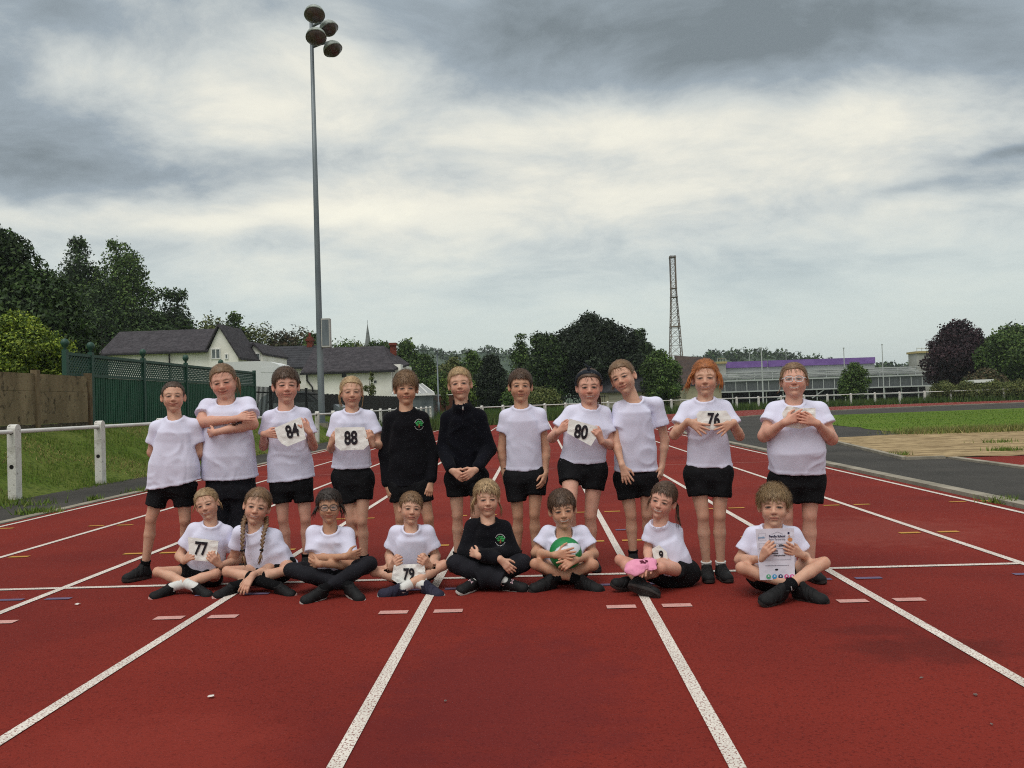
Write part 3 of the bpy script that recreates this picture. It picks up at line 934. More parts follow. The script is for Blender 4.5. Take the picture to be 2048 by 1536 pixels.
# distant wooded hill
M_HILL = mat('far_wood', lin(92, 104, 88), rough=1, spec=0, col2=lin(70, 84, 72), scale=0.05, detail=8, bump=1, bscale=0.08, bdist=3)
def hill(name, px0, px1, Y, prof):
    xs_ = np.linspace(px0, px1, 90)
    hh = np.interp(xs_, [p[0] for p in prof], [p[1] for p in prof])
    V = []; F = []
    for i, (px, py) in enumerate(zip(xs_, hh)):
        py = py+2.2*vnoise(np.array([[px*0.16, 3.3, Y*0.1]]))[0]+1.5*vnoise(np.array([[px*0.4, 1.3, 2]]))[0]
        p = at(px, py, Y)
        for k_, (dy_, f_) in enumerate(((-Y*0.12, 0.0), (-Y*0.06, 0.55), (-Y*0.02, 0.9), (0, 1.0), (Y*0.05, 0.9), (Y*0.15, 0.0))):
            V.append((p[0], Y+dy_, max(-0.2, p[2]*f_)))
    for i in range(89):
        for k_ in range(5):
            F.append((6*i+k_, 6*i+k_+6, 6*i+k_+7, 6*i+k_+1))
    ho = tag(link(name, mesh(name, V, F, M_HILL, True)), kind='structure')
    rgh = np.random.default_rng(int(Y)); nt = 600; cl_ = []
    Va = np.array(V).reshape(90, 6, 3)
    for _ in range(nt):
        i_, k_ = rgh.integers(0, 90), rgh.integers(1, 5)
        r_ = rgh.uniform(1.2, 2.8)
        cl_.append((Va[i_, k_]+np.array((rgh.normal(0, 3), rgh.normal(0, 6), r_*0.25)), np.array((r_, r_, r_*0.8))))
    Vl, Fl, cc = leaves(cl_, 16000, 0.6, 'dark', rgh, 0.6)
    tag(part('hill_wood', Vl, Fl, leaf_mat('dark'), ho, False, cc), kind='stuff')
hill('hill', 500, 1400, 420, [(500, 760), (700, 730), (800, 706), (850, 701), (900, 709), (975, 704), (1050, 712), (1200, 726), (1400, 745)])
hill('hill', 1380, 2100, 360, [(1380, 730), (1440, 712), (1475, 709), (1500, 707), (1530, 710), (1580, 716), (1700, 735), (2100, 745)])

# ------------------------------------------------------------------ houses
M_RENDER = mat('white_render', lin(248, 246, 240), rough=0.9, spec=0.15, col2=lin(230, 226, 216), scale=0.8, detail=7, bump=0.2, bscale=30)
M_SLATE = mat('slate_roof', lin(76, 72, 76), rough=0.85, spec=0.2, col2=lin(58, 54, 58), scale=1.6, detail=7, stretch=(1, 1, 3), col3=lin(46, 44, 48), scale3=5, amt3=0.7, bump=0.4, bscale=12)
M_TILE = mat('tile_roof', lin(64, 64, 68), rough=0.8, spec=0.2, col2=lin(50, 50, 54), scale=2, detail=5)
M_BRICK = mat('chimney_brick', lin(128, 66, 52), rough=0.9, spec=0.1, col2=lin(96, 52, 44), scale=6, detail=4)
M_FRAME = mat('window_frame_white', lin(226, 226, 224), rough=0.5)
M_GLASS = mat('window_glass', lin(72, 80, 86), rough=0.12, spec=0.6, col2=lin(130, 138, 140), scale=0.9)
M_GUTTER = mat('black_gutter', lin(34, 34, 36), rough=0.6)
M_GREYWIN = mat('dark_window', lin(48, 50, 54), rough=0.2, spec=0.5)
def window(root, c, w, h, n=(0, -1, 0), lights=2):
    """c = lower left corner on the wall (facing -Y); frame proud of the wall"""
    x, y, z = c
    f = MB()
    t = 0.07
    f.box((x, y-0.05, z), (x+w, y+0.02, z+t)); f.box((x, y-0.05, z+h-t), (x+w, y+0.02, z+h))
    for i in range(lights+1):
        xx = x+(w-t)*i/lights
        f.box((xx, y-0.048, z+t), (xx+t, y+0.02, z+h-t))
    fr = f.build('window', M_FRAME, root)
    MB().box((x+t, y-0.02, z+t), (x+w-t, y+0.005, z+h-t)).build('pane', M_GLASS, fr)
    return fr
# house A: long slate roof with three gabled wings toward the track
YA = 58.0
def X(px, Y): return at(px, 760, Y)[0]
def Z(px, py, Y): return at(px, py, Y)[2]
xa0, xa1 = X(208, YA), X(416, YA)
zr, ze = Z(440, 661, YA+3), Z(416, 701, YA)
A = thing('house', 'long white rendered house with grey slate roof behind the green fence', 'house', (xa0, YA, 0.8))
MB().box((xa0+0.3, YA, 0.5), (xa1+0.1, YA+6, ze)).build('wall', M_RENDER, A)
xg = X(478, YA)                                       # gable end, facing the track
zg = Z(478, 716, YA); xp = X(441, YA)
MB().prism([(xa1+0.1, YA-0.02, 0.5), (xg, YA-0.02, 0.5), (xg, YA-0.02, zg), (xp, YA-0.02, zr-0.1), (xa1+0.1, YA-0.02, ze)], (0, 4.0, 0)).build('gable_wall', M_RENDER, A)
ro = MB()
rl = X(240, YA+3)
ro.prism([(xa0-0.2, YA-0.3, ze-0.12), (xa1+0.12, YA-0.3, ze-0.12), (X(446, YA+3), YA+3, zr), (rl, YA+3, zr)], (0, 0.05, 0.16))
rf = ro.build('roof', M_SLATE, A)
for xa_, za_ in ((xa1-0.1, ze-0.15), (xg+0.2, zg-0.12)):
    MB().prism([(xp, YA-0.25, zr), (xa_, YA-0.25, za_), (xa_, YA-0.25, za_+0.16), (xp, YA-0.25, zr+0.17)], (0, 4.6, 0)).build('roof_slope', M_SLATE, rf)
MB().bar((xa0-0.2, YA-0.36, ze-0.1), (xa1+0.2, YA-0.36, ze-0.1), 0.1, 0.1).build('gutter', M_GUTTER, rf)
MB().tube([(X(341, YA), YA-0.12, ze-0.1), (X(341, YA), YA-0.12, 0.6)], 0.05, 8).build('downpipe', M_GUTTER, A)
window(A, (X(424, YA), YA-0.02, Z(424, 719, YA)), 0.66, 0.75)
window(A, (X(451, YA), YA-0.02, Z(451, 719, YA)), 0.24, 0.4, lights=1)
# two smaller gabled wings
for i, (p0, p1, pr, ridge, eave, Yh) in enumerate(((466, 496, 478, 684, 706, YA+3), (495, 527, 510, 690, 711, YA+4))):
    h = thing('house', ('first small white gable right of the long house', 'second small white gable, next to the tiled roof')[i], 'house', (X(p0, Yh), Yh, 0.8))
    x0, x1, xr = X(p0, Yh), X(p1, Yh), X(pr, Yh)
    z0, z1 = Z(p0, eave, Yh), Z(pr, ridge, Yh)
    MB().prism([(x0, Yh, 0.5), (x1, Yh, 0.5), (x1, Yh, z0), (xr, Yh, z1), (x0, Yh, z0)], (0, 6, 0)).build('wall', M_RENDER, h)
    for xa, xb in ((x0-0.1, xr), (x1+0.12, xr)):
        MB().prism([(xa, Yh-0.25, z0-0.02), (xb, Yh-0.25, z1+0.02), (xb, Yh-0.25, z1+0.2), (xa, Yh-0.25, z0+0.14)], (0, 6.5, 0)).build('roof_slope', M_SLATE, h)
    window(h, (xr-0.45, Yh, Z(pr, 720, Yh)), 0.9, 0.5)
# house B: ribbed tile roof and red chimney
YB = 72.0
xb0, xb1 = X(520, YB), X(650, YB)
zbr, zbe = Z(600, 691, YB+3), Z(560, 735, YB)
B = thing('house', 'house with ribbed dark tile roof and tall red chimney', 'house', (xb0, YB, 0.6))
MB().box((xb0+0.2, YB, 0.4), (xb1, YB+6, zbe)).build('wall', M_RENDER, B)
rb_ = thing  # placeholder
nrow = 9
rows = None
for k in range(nrow):                                 # courses of tiles, each lapping the one below
    f0, f1 = k/nrow, (k+1)/nrow
    za, zb = zbe-0.15+(zbr-zbe)*f0, zbe-0.15+(zbr-zbe)*f1
    ya, yb = YB-0.4+3.4*f0, YB-0.4+3.4*f1
    o = MB().prism([(xb0-0.1, ya, za), (xb1, ya, za), (xb1, ya, za+0.13), (xb0-0.1, ya, za+0.13)], (0, yb-ya+0.05, zb-za)).build('tile_course', M_TILE, B)
MB().bar((xb0-0.1, YB-0.5, zbe-0.14), (xb1, YB-0.5, zbe-0.14), 0.1, 0.1).build('gutter', M_GUTTER, B)
xc = X(622, YB+3)
ch = MB().box((xc-0.22, YB+2.7, zbr-0.5), (xc+0.24, YB+3.3, Z(622, 674, YB+3))).build('chimney', M_BRICK, B)
MB().box((xc-0.32, YB+2.6, Z(622, 682, YB+3)), (xc+0.34, YB+3.4, Z(622, 679, YB+3))).build('chimney_cap', M_BRICK, ch)
MB().tube([(xc, YB+3, Z(622, 675, YB+3)), (xc, YB+3, Z(622, 665, YB+3))], 0.12, 10).build('chimney_pot', M_BRICK, ch)
# house C: white wall, hipped slate roof
YC = 62.0
xc0, xc1 = X(612, YC), X(783, YC)
zcr, zce = Z(700, 697, YC+3), Z(700, 742, YC)
Cc = thing('house', 'white rendered house with hipped slate roof and brick chimney', 'house', (xc0, YC, 0.2))
MB().box((xc0, YC, 0.1), (xc1, YC+6.5, zce)).build('wall', M_RENDER, Cc)
MB().box((xc1+0.02, YC+0.5, 0.1), (xc1+0.62, YC+6, Z(790, 728, YC))).build('side_wall', M_RENDER, Cc)
xr0, xr1 = X(628, YC+3), X(768, YC+3)
rc_ = MB().prism([(xc0-0.3, YC-0.3, zce-0.1), (xc1+0.3, YC-0.3, zce-0.1), (xr1, YC+3.2, zcr), (xr0, YC+3.2, zcr)], (0, 0.05, 0.14)).build('roof', M_SLATE, Cc)
MB().prism([(xc1+0.3, YC-0.28, zce-0.08), (xc1+0.9, YC+3.0, Z(795, 728, YC)), (xr1+0.02, YC+3.2, zcr+0.02)], (0, 0.06, 0.14)).build('hip', M_SLATE, rc_)
MB().bar((xc0-0.35, YC-0.36, zce-0.12), (xc1+0.35, YC-0.36, zce-0.12), 0.12, 0.14).build('gutter', M_GUTTER, rc_)
MB().tube([(xc0+0.1, YC-0.1, zce-0.1), (xc0+0.1, YC-0.1, zce-0.6), (X(625, YC), YC-0.1, zce-1.1), (X(625, YC), YC-0.1, 0.3)], 0.06, 8).build('downpipe', M_GUTTER, Cc)
xk = X(789, YC+3)
ck = MB().box((xk-0.22, YC+2.7, Z(789, 728, YC+3)), (xk+0.2, YC+3.2, Z(789, 690, YC+3))).build('chimney', M_BRICK, Cc)
MB().box((xk-0.28, YC+2.6, Z(789, 691, YC+3)), (xk+0.26, YC+3.3, Z(789, 686, YC+3))).build('chimney_cap', M_BRICK, ck)
wd = MB().box((X(684, YC), YC-0.03, Z(684, 755, YC)), (X(693, YC), YC+0.02, Z(684, 743, YC))).build('window', M_GREYWIN, Cc)
wd = MB().box((X(748, YC), YC-0.03, Z(748, 766, YC)), (X(753, YC), YC+0.02, Z(748, 761, YC))).build('window', M_GREYWIN, Cc)
MB().box((X(747.4, YC), YC-0.045, Z(748, 767, YC)), (X(753.6, YC), YC-0.032, Z(748, 766, YC))).build('sill', M_FRAME, wd)
# conservatory roof
YD = 60.0
cv = thing('conservatory', 'pale glazed conservatory roof beside the white house', 'conservatory', (X(805, YD), YD, 0))
xd0, xd1, xdr = X(785, YD), X(868, YD), X(838, YD)
ze_, zr2 = Z(868, 787, YD), Z(838, 768, YD)
MB().box((xd0, YD, 0), (xd1-0.1, YD+3, ze_)).build('glazed_wall', M_GLASS, cv)
rr2 = MB().prism([(xd0, YD-0.15, ze_), (xd1, YD-0.15, ze_), (xdr, YD+1.4, zr2), (xd0, YD+1.4, zr2)], (0, 0.03, 0.05)).build('glass_roof', mat('conservatory_roof', lin(150, 152, 152), rough=0.4), cv)
for a in np.linspace(0, 1, 7):
    MB().bar((xd0+(xd1-xd0)*a, YD-0.16, ze_+0.06), (xd0+(xdr-xd0)*a, YD+1.4, zr2+0.07), 0.05).build('glazing_bar', M_FRAME, rr2)
MB().box((xd0-0.05, YD-0.25, ze_-0.12), (xd1+0.05, YD-0.16, ze_+0.02)).build('fascia', M_FRAME, cv)

# garage and a taller roof behind it
YG = 74.0
M_CREAM = mat('cream_render', lin(176, 168, 142), rough=0.9, col2=lin(146, 140, 118), scale=0.8, detail=7)
xg0, xg1 = X(1198, YG), X(1362, YG)
G = thing('garage', 'low cream garage block with dark ribbed roof', 'garage', (xg0, YG, 0))
zge, zgr = Z(1280, 783, YG), Z(1250, 752, YG+3)
MB().box((xg0, YG, -0.05), (xg1-0.15, YG+6, zge)).build('wall', M_CREAM, G)
for k in range(7):
    f0, f1 = k/7, (k+1)/7
    xe = xg1+0.15-(xg1-X(1300, YG))*f0
    o = MB().prism([(xg0-0.2, YG-0.3+3.3*f0, zge-0.02+(zgr-zge)*f0), (xe, YG-0.3+3.3*f0, zge-0.02+(zgr-zge)*f0), (xe, YG-0.3+3.3*f0, zge+0.1+(zgr-zge)*f0), (xg0-0.2, YG-0.3+3.3*f0, zge+0.1+(zgr-zge)*f0)],
                   (0, 3.3/7+0.04, (zgr-zge)/7)).build('tile_course', M_TILE, G)
MB().box((X(1216, YG), YG-0.05, 0.02), (X(1262, YG), YG-0.005, zge-0.25)).build('garage_door', mat('garage_door', lin(150, 146, 130), rough=0.7), G)
for k in range(4):
    MB().box((X(1216, YG), YG-0.066, 0.3+k*0.42), (X(1262, YG), YG-0.051, 0.34+k*0.42)).build('door_rib', M_CONC, G)
for a in (1300, 1332):
    MB().box((X(a, YG), YG-0.03, 0), (X(a, YG)+0.12, YG-0.004, zge-0.04)).build('pilaster', M_CPOST, G)
YH = 96.0
Hh = thing('building', 'dark tiled roof and cream wall between garage and grandstand', 'building', (X(1360, YH), YH, 0))
MB().box((X(1372, YH), YH, 0), (X(1442, YH), YH+8, Z(1400, 772, YH))).build('wall', M_CREAM, Hh)
MB().prism([(X(1352, YH), YH-0.4, Z(1360, 768, YH)), (X(1448, YH), YH-0.4, Z(1440, 770, YH)), (X(1436, YH), YH+4, Z(1436, 718, YH+4)), (X(1362, YH), YH+4, Z(1362, 714, YH+4))], (0, 0.1, 0.2)).build('roof', mat('brown_tile_roof', lin(78, 64, 58), rough=0.9, col2=lin(58, 50, 48), scale=1.5, detail=6), Hh)
MB().box((X(1404, YH), YH-0.06, 0.4), (X(1416, YH), YH-0.005, 1.9)).build('door', mat('purple_door', lin(84, 62, 128), rough=0.6), Hh)

# ------------------------------------------------------------------ church spire
YS = 260.0
sp = thing('church_spire', 'distant pointed grey stone church spire', 'spire', (X(738, YS), YS, 0))
M_STONE = mat('grey_stone', lin(118, 122, 120), rough=0.95, col2=lin(100, 104, 104), scale=0.5)
xs0 = X(738, YS); zt, zb_ = Z(737, 646, YS), Z(738, 694, YS)
V = []; w = 7*YS/F_PX
for k in range(8):
    a = math.pi/8+k*math.pi/4
    V.append((xs0+w*math.cos(a), YS+w*math.sin(a), zb_))
V.append((xs0, YS, zt))
part('spire', V, [(k, (k+1) % 8, 8) for k in range(8)], M_STONE, sp)
MB().box((xs0-w*0.95, YS-w*0.95, 0), (xs0+w*0.95, YS+w*0.95, zb_-0.01)).build('tower', M_STONE, sp)
MB().tube([(xs0, YS, zt-0.2), (xs0, YS, zt+0.9)], 0.06, 6).build('finial', M_STONE, sp)

# ------------------------------------------------------------------ lamp post, radio mast, poles
lp = at(878, 838, 61)
L = thing('lamp_post', 'thin grey street lamp beside the brown fence', 'lamp post', (lp[0], 61, 0))
lz = Z(876, 702, 61)
MB().tube([(lp[0], 61, -0.1), (lp[0], 61, 1.3), (lp[0], 61, 1.35), (lp[0], 61, lz)], [0.09, 0.09, 0.055, 0.045], 10).build('pole', M_GALV, L, True)
MB().box((lp[0]-0.1, 60.3, lz-0.04), (lp[0]+0.1, 61.1, lz+0.06)).build('lantern', M_GALV, L)

YT = 150.0
tb, tt = at(1352, 715, YT), at(1345, 512, YT)
M_MASTP = mat('mast_steel', lin(104, 100, 100), rough=0.6, metallic=0.3, col2=lin(130, 112, 96), scale=0.4)
T = thing('lattice_mast', 'tall tapering steel lattice mast behind the great tree', 'mast', (tb[0], YT, 0))
Ht = tt[2]
def tw(z):                                            # half width: tapered below, parallel top
    return 0.46 if z > Ht*0.76 else 0.46+(1.42-0.46)*(1-z/(Ht*0.76))
lv = [0.0]
while lv[-1] < Ht:
    lv.append(min(Ht, lv[-1]+max(1.1, tw(lv[-1])*1.7)))
cor = [(-1, -1), (1, -1), (1, 1), (-1, 1)]
for sx, sy in cor:
    MB().tube([(tb[0]+sx*tw(z), YT+sy*tw(z), z) for z in lv], 0.075, 6).build('leg', M_MASTP, T)
q = MB()
for i in range(len(lv)-1):
    a, b = lv[i], lv[i+1]
    for k in range(4):
        c_, d_ = cor[k], cor[(k+1) % 4]
        q.bar((tb[0]+c_[0]*tw(a), YT+c_[1]*tw(a), a), (tb[0]+d_[0]*tw(b), YT+d_[1]*tw(b), b), 0.05)
        q.bar((tb[0]+d_[0]*tw(a), YT+d_[1]*tw(a), a), (tb[0]+c_[0]*tw(b), YT+c_[1]*tw(b), b), 0.05)
        q.bar((tb[0]+c_[0]*tw(b), YT+c_[1]*tw(b), b), (tb[0]+d_[0]*tw(b), YT+d_[1]*tw(b), b), 0.05)
tag(q.build('bracing', M_MASTP, T), kind='stuff')
for z in (Ht*0.52, Ht*0.72, Ht*0.78, Ht*0.99):
    w = tw(z)+0.12
    MB().box((tb[0]-w, YT-w, z-0.06), (tb[0]+w, YT+w, z+0.06)).build('platform', M_MASTP, T)

# ------------------------------------------------------------------ grandstand under construction
YR = 108.0
M_STEEL = mat('stand_steel', lin(176, 180, 180), rough=0.6, spec=0.3)
M_DKMESH = mat('dark_mesh', lin(100, 104, 106), rough=0.8, col2=lin(78, 82, 86), scale=2, stretch=(6, 1, 1))
M_PURPLE = mat('purple_sheet', lin(128, 98, 164), rough=0.6, col2=lin(108, 80, 142), scale=0.9, detail=6)
M_YELLOW = mat('yellow_formwork', lin(168, 152, 104), rough=0.8)
xr0, xr1 = X(1418, YR), X(1872, YR)
S = thing('grandstand', 'grandstand under construction with steel tiers and purple sheeting', 'grandstand', (xr0, YR, 0))
def zz(py): return Z(1600, py, YR)
MB().box((xr0, YR+0.3, zz(779)), (xr1, YR+0.42, zz(758))).build('mesh_screen', M_DKMESH, S)
for px in np.arange(1428, 1872, 22):
    MB().box((X(px, YR)-0.04, YR+0.2, zz(779)), (X(px, YR)+0.04, YR+0.29, zz(757))).build('screen_post', M_STEEL, S)
for py in (757.5, 779.5):
    MB().box((xr0, YR+0.1, zz(py)-0.08), (xr1, YR+0.19, zz(py)+0.08)).build('beam', M_STEEL, S)
for i, (py, dy_) in enumerate(((752, 1.0), (747, 2.0), (742.5, 3.0), (738.5, 4.0))):
    MB().box((xr0+0.4*i, YR+dy_, zz(py)-0.16), (xr1-1.2, YR+dy_+0.9, zz(py)+0.02)).build('tier', mat('tier_boards', lin(176, 178, 176), rough=0.7, col2=lin(116, 120, 122), scale=0.7, stretch=(1, 1, 8)), S)
for px in np.arange(1440, 1872, 36):
    MB().bar((X(px, YR), YR+0.6, zz(757)), (X(px, YR), YR+0.6, zz(740)), 0.09).build('upright', M_STEEL, S)
for py in (741, 746, 751):
    MB().bar((xr0, YR+0.55, zz(py)), (xr1-0.6, YR+0.55, zz(py)), 0.06).build('guard_rail', M_STEEL, S)
for px in np.arange(1432, 1872, 34):
    MB().bar((X(px, YR), YR+0.6, -0.05), (X(px, YR), YR+0.6, zz(780)), 0.12).build('column', M_STEEL, S)
MB().box((xr0, YR+3, -0.05), (xr1, YR+3.2, zz(779))).build('under_stand_shade', M_DARK, S)  # near-black sheet standing in for the shade beneath the tiers
MB().bar((xr0, YR+0.5, zz(793)), (xr1, YR+0.5, zz(793)), 0.1).build('beam', M_STEEL, S)
for a, b in ((1555, 1592), (1625, 1650)):
    MB().bar((X(a, YR), YR+0.45, zz(797)), (X(b, YR), YR+0.45, zz(781)), 0.12).build('stair', M_STEEL, S)
xp0, xp1 = X(1450, YR+5), X(1752, YR+5)
for (pa, pb) in ((1450, 1536), (1538, 1752)):
    MB().box((X(pa, YR+5), YR+5, Z(1600, 731.5, YR+5)), (X(pb, YR+5), YR+5.2, Z(1600, 719, YR+5))).build('purple_sheeting', M_PURPLE, S)
MB().box((X(1450, YR+5), YR+5.25, zz(738)), (X(1752, YR+5), YR+5.4, Z(1600, 721, YR+5))).build('back_wall', M_STEEL, S)
for (a, b, t0, t1) in ((1832, 1862, 760, 706), (1434, 1451, 760, 727)):
    tw_ = MB().box((X(a, YR+4), YR+3.5, -0.05), (X(b, YR+4), YR+6, Z((a+b)/2, t1, YR+4))).build('stair_tower', mat('raw_concrete', lin(168, 168, 162), rough=0.9, col2=lin(148, 148, 142), scale=0.6), S)
    MB().box((X(a, YR+4)-0.15, YR+3.3, Z((a+b)/2, t1+0.5, YR+4)), (X(b, YR+4)+0.15, YR+6.2, Z((a+b)/2, t1-3.5, YR+4))).build('formwork', M_YELLOW, tw_)
    for px in np.linspace(a, b, 4):
        MB().bar((X(px, YR+4), YR+3.4, Z(px, t1, YR+4)), (X(px, YR+4), YR+3.4, Z(px, t1-10, YR+4)), 0.05).build('edge_post', M_STEEL, tw_)
    MB().bar((X(a, YR+4), YR+3.4, Z(a, t1-9, YR+4)), (X(b, YR+4), YR+3.4, Z(b, t1-9, YR+4)), 0.05).build('edge_rail', M_YELLOW, tw_)
for i, (px, top, Yp, rad) in enumerate(((1526, 697, 92, 0.09), (1502, 707, 118, 0.05), (1575, 703, 118, 0.05), (1691, 697, 104, 0.07), (1768, 690, 104, 0.07))):
    p = at(px, 790, Yp)
    o = thing('pole', ('pale pole standing in front of the grandstand', 'thin pole left of the pale pole', 'thin pole between the pale pole and the clear glasses',
                       'thin grey pole left of the young tree top', 'thin grey pole right of the young tree')[i], 'pole', (p[0], Yp, 0))
    MB().tube([(p[0], Yp, -0.1), (p[0], Yp, Z(px, top, Yp))], [rad, rad*0.7], 8).build('shaft', M_STEEL, o)
    MB().tube([(p[0], Yp, Z(px, top, Yp)-0.01), (p[0], Yp, Z(px, top, Yp)+0.12)], [rad*1.5, rad*1.5], 8).build('cap', M_STEEL, o)
# small white goal frame / shelter at the right
YW = 80.0
W = thing('shelter', 'small white framed shelter at the hedge on the right', 'shelter', (X(1950, YW), YW, 0))
MB().box((X(1947, YW), YW, Z(1967, 765, YW)), (X(1989, YW), YW+1.5, Z(1967, 759, YW))).build('canopy', M_FRAME, W)
for px in (1948, 1987):
    MB().bar((X(px, YW), YW+0.1, 0), (X(px, YW), YW+0.1, Z(1967, 764, YW)), 0.12).build('post', M_FRAME, W)
MB().box((X(1950, YW), YW+1.2, 0), (X(1986, YW), YW+1.3, Z(1967, 767, YW))).build('back_panel', M_DARK, W)

# ------------------------------------------------------------------ vehicles behind the railings
M_VAN = mat('van_white', lin(214, 216, 216), rough=0.35, spec=0.5)
M_CARP = mat('car_silver', lin(150, 158, 164), rough=0.3, spec=0.6, metallic=0.4)
M_TYRE = mat('tyre', lin(22, 22, 22), rough=0.9)
M_SCREEN = mat('vehicle_glass', lin(36, 44, 50), rough=0.08, spec=0.7)
def wheel(root, c, rad=0.32, w=0.2):
    q = MB().tube([(c[0], c[1]-w/2, c[2]), (c[0], c[1]+w/2, c[2])], rad, 20).build('wheel', M_TYRE, root, False)
    MB().tube([(c[0], c[1]-w/2-0.012, c[2]), (c[0], c[1]+w/2+0.012, c[2])], rad*0.6, 14).build('rim', M_GALV, q)
# motorhome with an overcab, nose to the right
YV = 43.0
van = thing('motorhome', 'white motorhome with rounded overcab behind the railings', 'motorhome', (X(520, YV), YV, 0.55))
xv0, xv1 = X(438, YV), X(572, YV)
zv = Z(520, 722, YV)
side = [(xv0, 0.95), (xv1-0.55, 0.95), (xv1-0.55, 1.55), (xv1-0.75, Z(560, 766, YV)), (xv1-0.32, Z(560, 762, YV)), (xv1-0.05, Z(560, 754, YV)), (xv1, Z(570, 748, YV)),
        (xv1-0.12, Z(566, 738, YV)), (xv1-0.42, Z(556, 728, YV)), (xv1-0.85, Z(540, 723, YV)), (xv1-1.4, zv), (xv0, zv)]
MB().prism([(x_, YV, z_) for x_, z_ in side], (0, 2.1, 0)).build('body', M_VAN, van)
ny_ = 40
cab = [(xv1-0.6, 0.95), (xv1+0.75, 0.95), (xv1+0.75, 1.5), (xv1+0.55, 1.72), (xv1-0.1, 1.85), (xv1-0.6, 2.4)]
MB().prism([(x_, YV+0.1, z_) for x_, z_ in cab], (0, 1.9, 0)).build('cab', M_VAN, van)
MB().prism([(xv1-0.5, YV+0.085, 1.75), (xv1-0.12, YV+0.085, 1.8), (xv1-0.5, YV+0.085, 2.3)], (0, 0.012, 0)).build('cab_window', M_SCREEN, van)
MB().box((X(522, YV), YV-0.012, Z(522, 745, YV)), (X(548, YV), YV-0.002, Z(548, 734, YV))).build('overcab_window', M_VAN, van)
for xw in (xv0+0.9, xv1+0.25):
    wheel(van, (xw, YV+0.1, 0.90))
for i, (px0, Yv_, mm, lab) in enumerate(((592, 40.0, M_CARP, 'silver car parked behind the black railings'),)):
    cx0 = X(px0, Yv_)
    car = thing('parked_car', lab, 'car', (cx0, Yv_, 0.45))
    zb0 = 0.55
    prof = [(0, 0.25), (3.9, 0.25), (3.95, 0.6), (3.7, 0.75), (2.95, 0.85), (2.3, 1.38), (1.9, 1.46), (0.8, 1.46), (0.25, 1.2), (0.02, 0.85)]
    MB().prism([(cx0-1.9+x_, Yv_, zb0+z_) for x_, z_ in prof], (0, 1.7, 0)).build('body', mm, car)
    MB().prism([(cx0-1.9+x_, Yv_-0.006, zb0+z_) for x_, z_ in [(0.45, 0.9), (2.75, 0.9), (2.2, 1.33), (0.85, 1.38)]], (0, 0.006, 0)).build('side_window', M_SCREEN, car)
    ws = np.array([(cx0-1.9+2.93, Yv_+0.12, zb0+0.88), (cx0-1.9+2.93, Yv_+1.58, zb0+0.88), (cx0-1.9+2.34, Yv_+1.48, zb0+1.37), (cx0-1.9+2.34, Yv_+0.22, zb0+1.37)])
    MB().prism([tuple(p) for p in ws+np.array((0.02, 0, 0.02))], (0.006, 0, 0.006)).build('windscreen', M_SCREEN, car)
    for xw in (0.75, 3.15):
        wheel(car, (cx0-1.9+xw, Yv_+0.12, zb0+0.3), 0.31)
    MB().box((cx0-1.9+3.9, Yv_+0.1, zb0+0.62), (cx0-1.9+3.97, Yv_+0.4, zb0+0.74)).build('headlight', M_GLASS, car)

# ------------------------------------------------------------------ air
hzm = bpy.data.materials.new('haze_volume'); hzm.use_nodes = True
ht_ = hzm.node_tree
ht_.nodes.remove(ht_.nodes['Principled BSDF'])
pv = ht_.nodes.new('ShaderNodeVolumePrincipled')
pv.inputs['Color'].default_value = (0.86, 0.93, 1.0, 1)
pv.inputs['Density'].default_value = 0.00028
pv.inputs['Anisotropy'].default_value = 0.2
ht_.links.new(pv.outputs[0], ht_.nodes['Material Output'].inputs['Volume'])
tag(MB().box((-1520, -80, -1.1), (1520, 1920, 48)).build('haze', hzm), 'thin pale haze over the distant hill', 'haze', None, 'stuff')
# ------------------------------------------------------------------ implicit-surface modelling for bodies and clothes
def axis_coords(lo, hi, fine, hc, hf):
    out = [lo]
    while out[-1] < hi:
        x = out[-1]
        st = hc
        for a, b in fine:
            if a-hf <= x < b: st = hf
            elif x < a-hf and x+hc > a: st = min(st, max(hf, a-x))
        out.append(x+st)
    return np.array(out, dtype=np.float32)

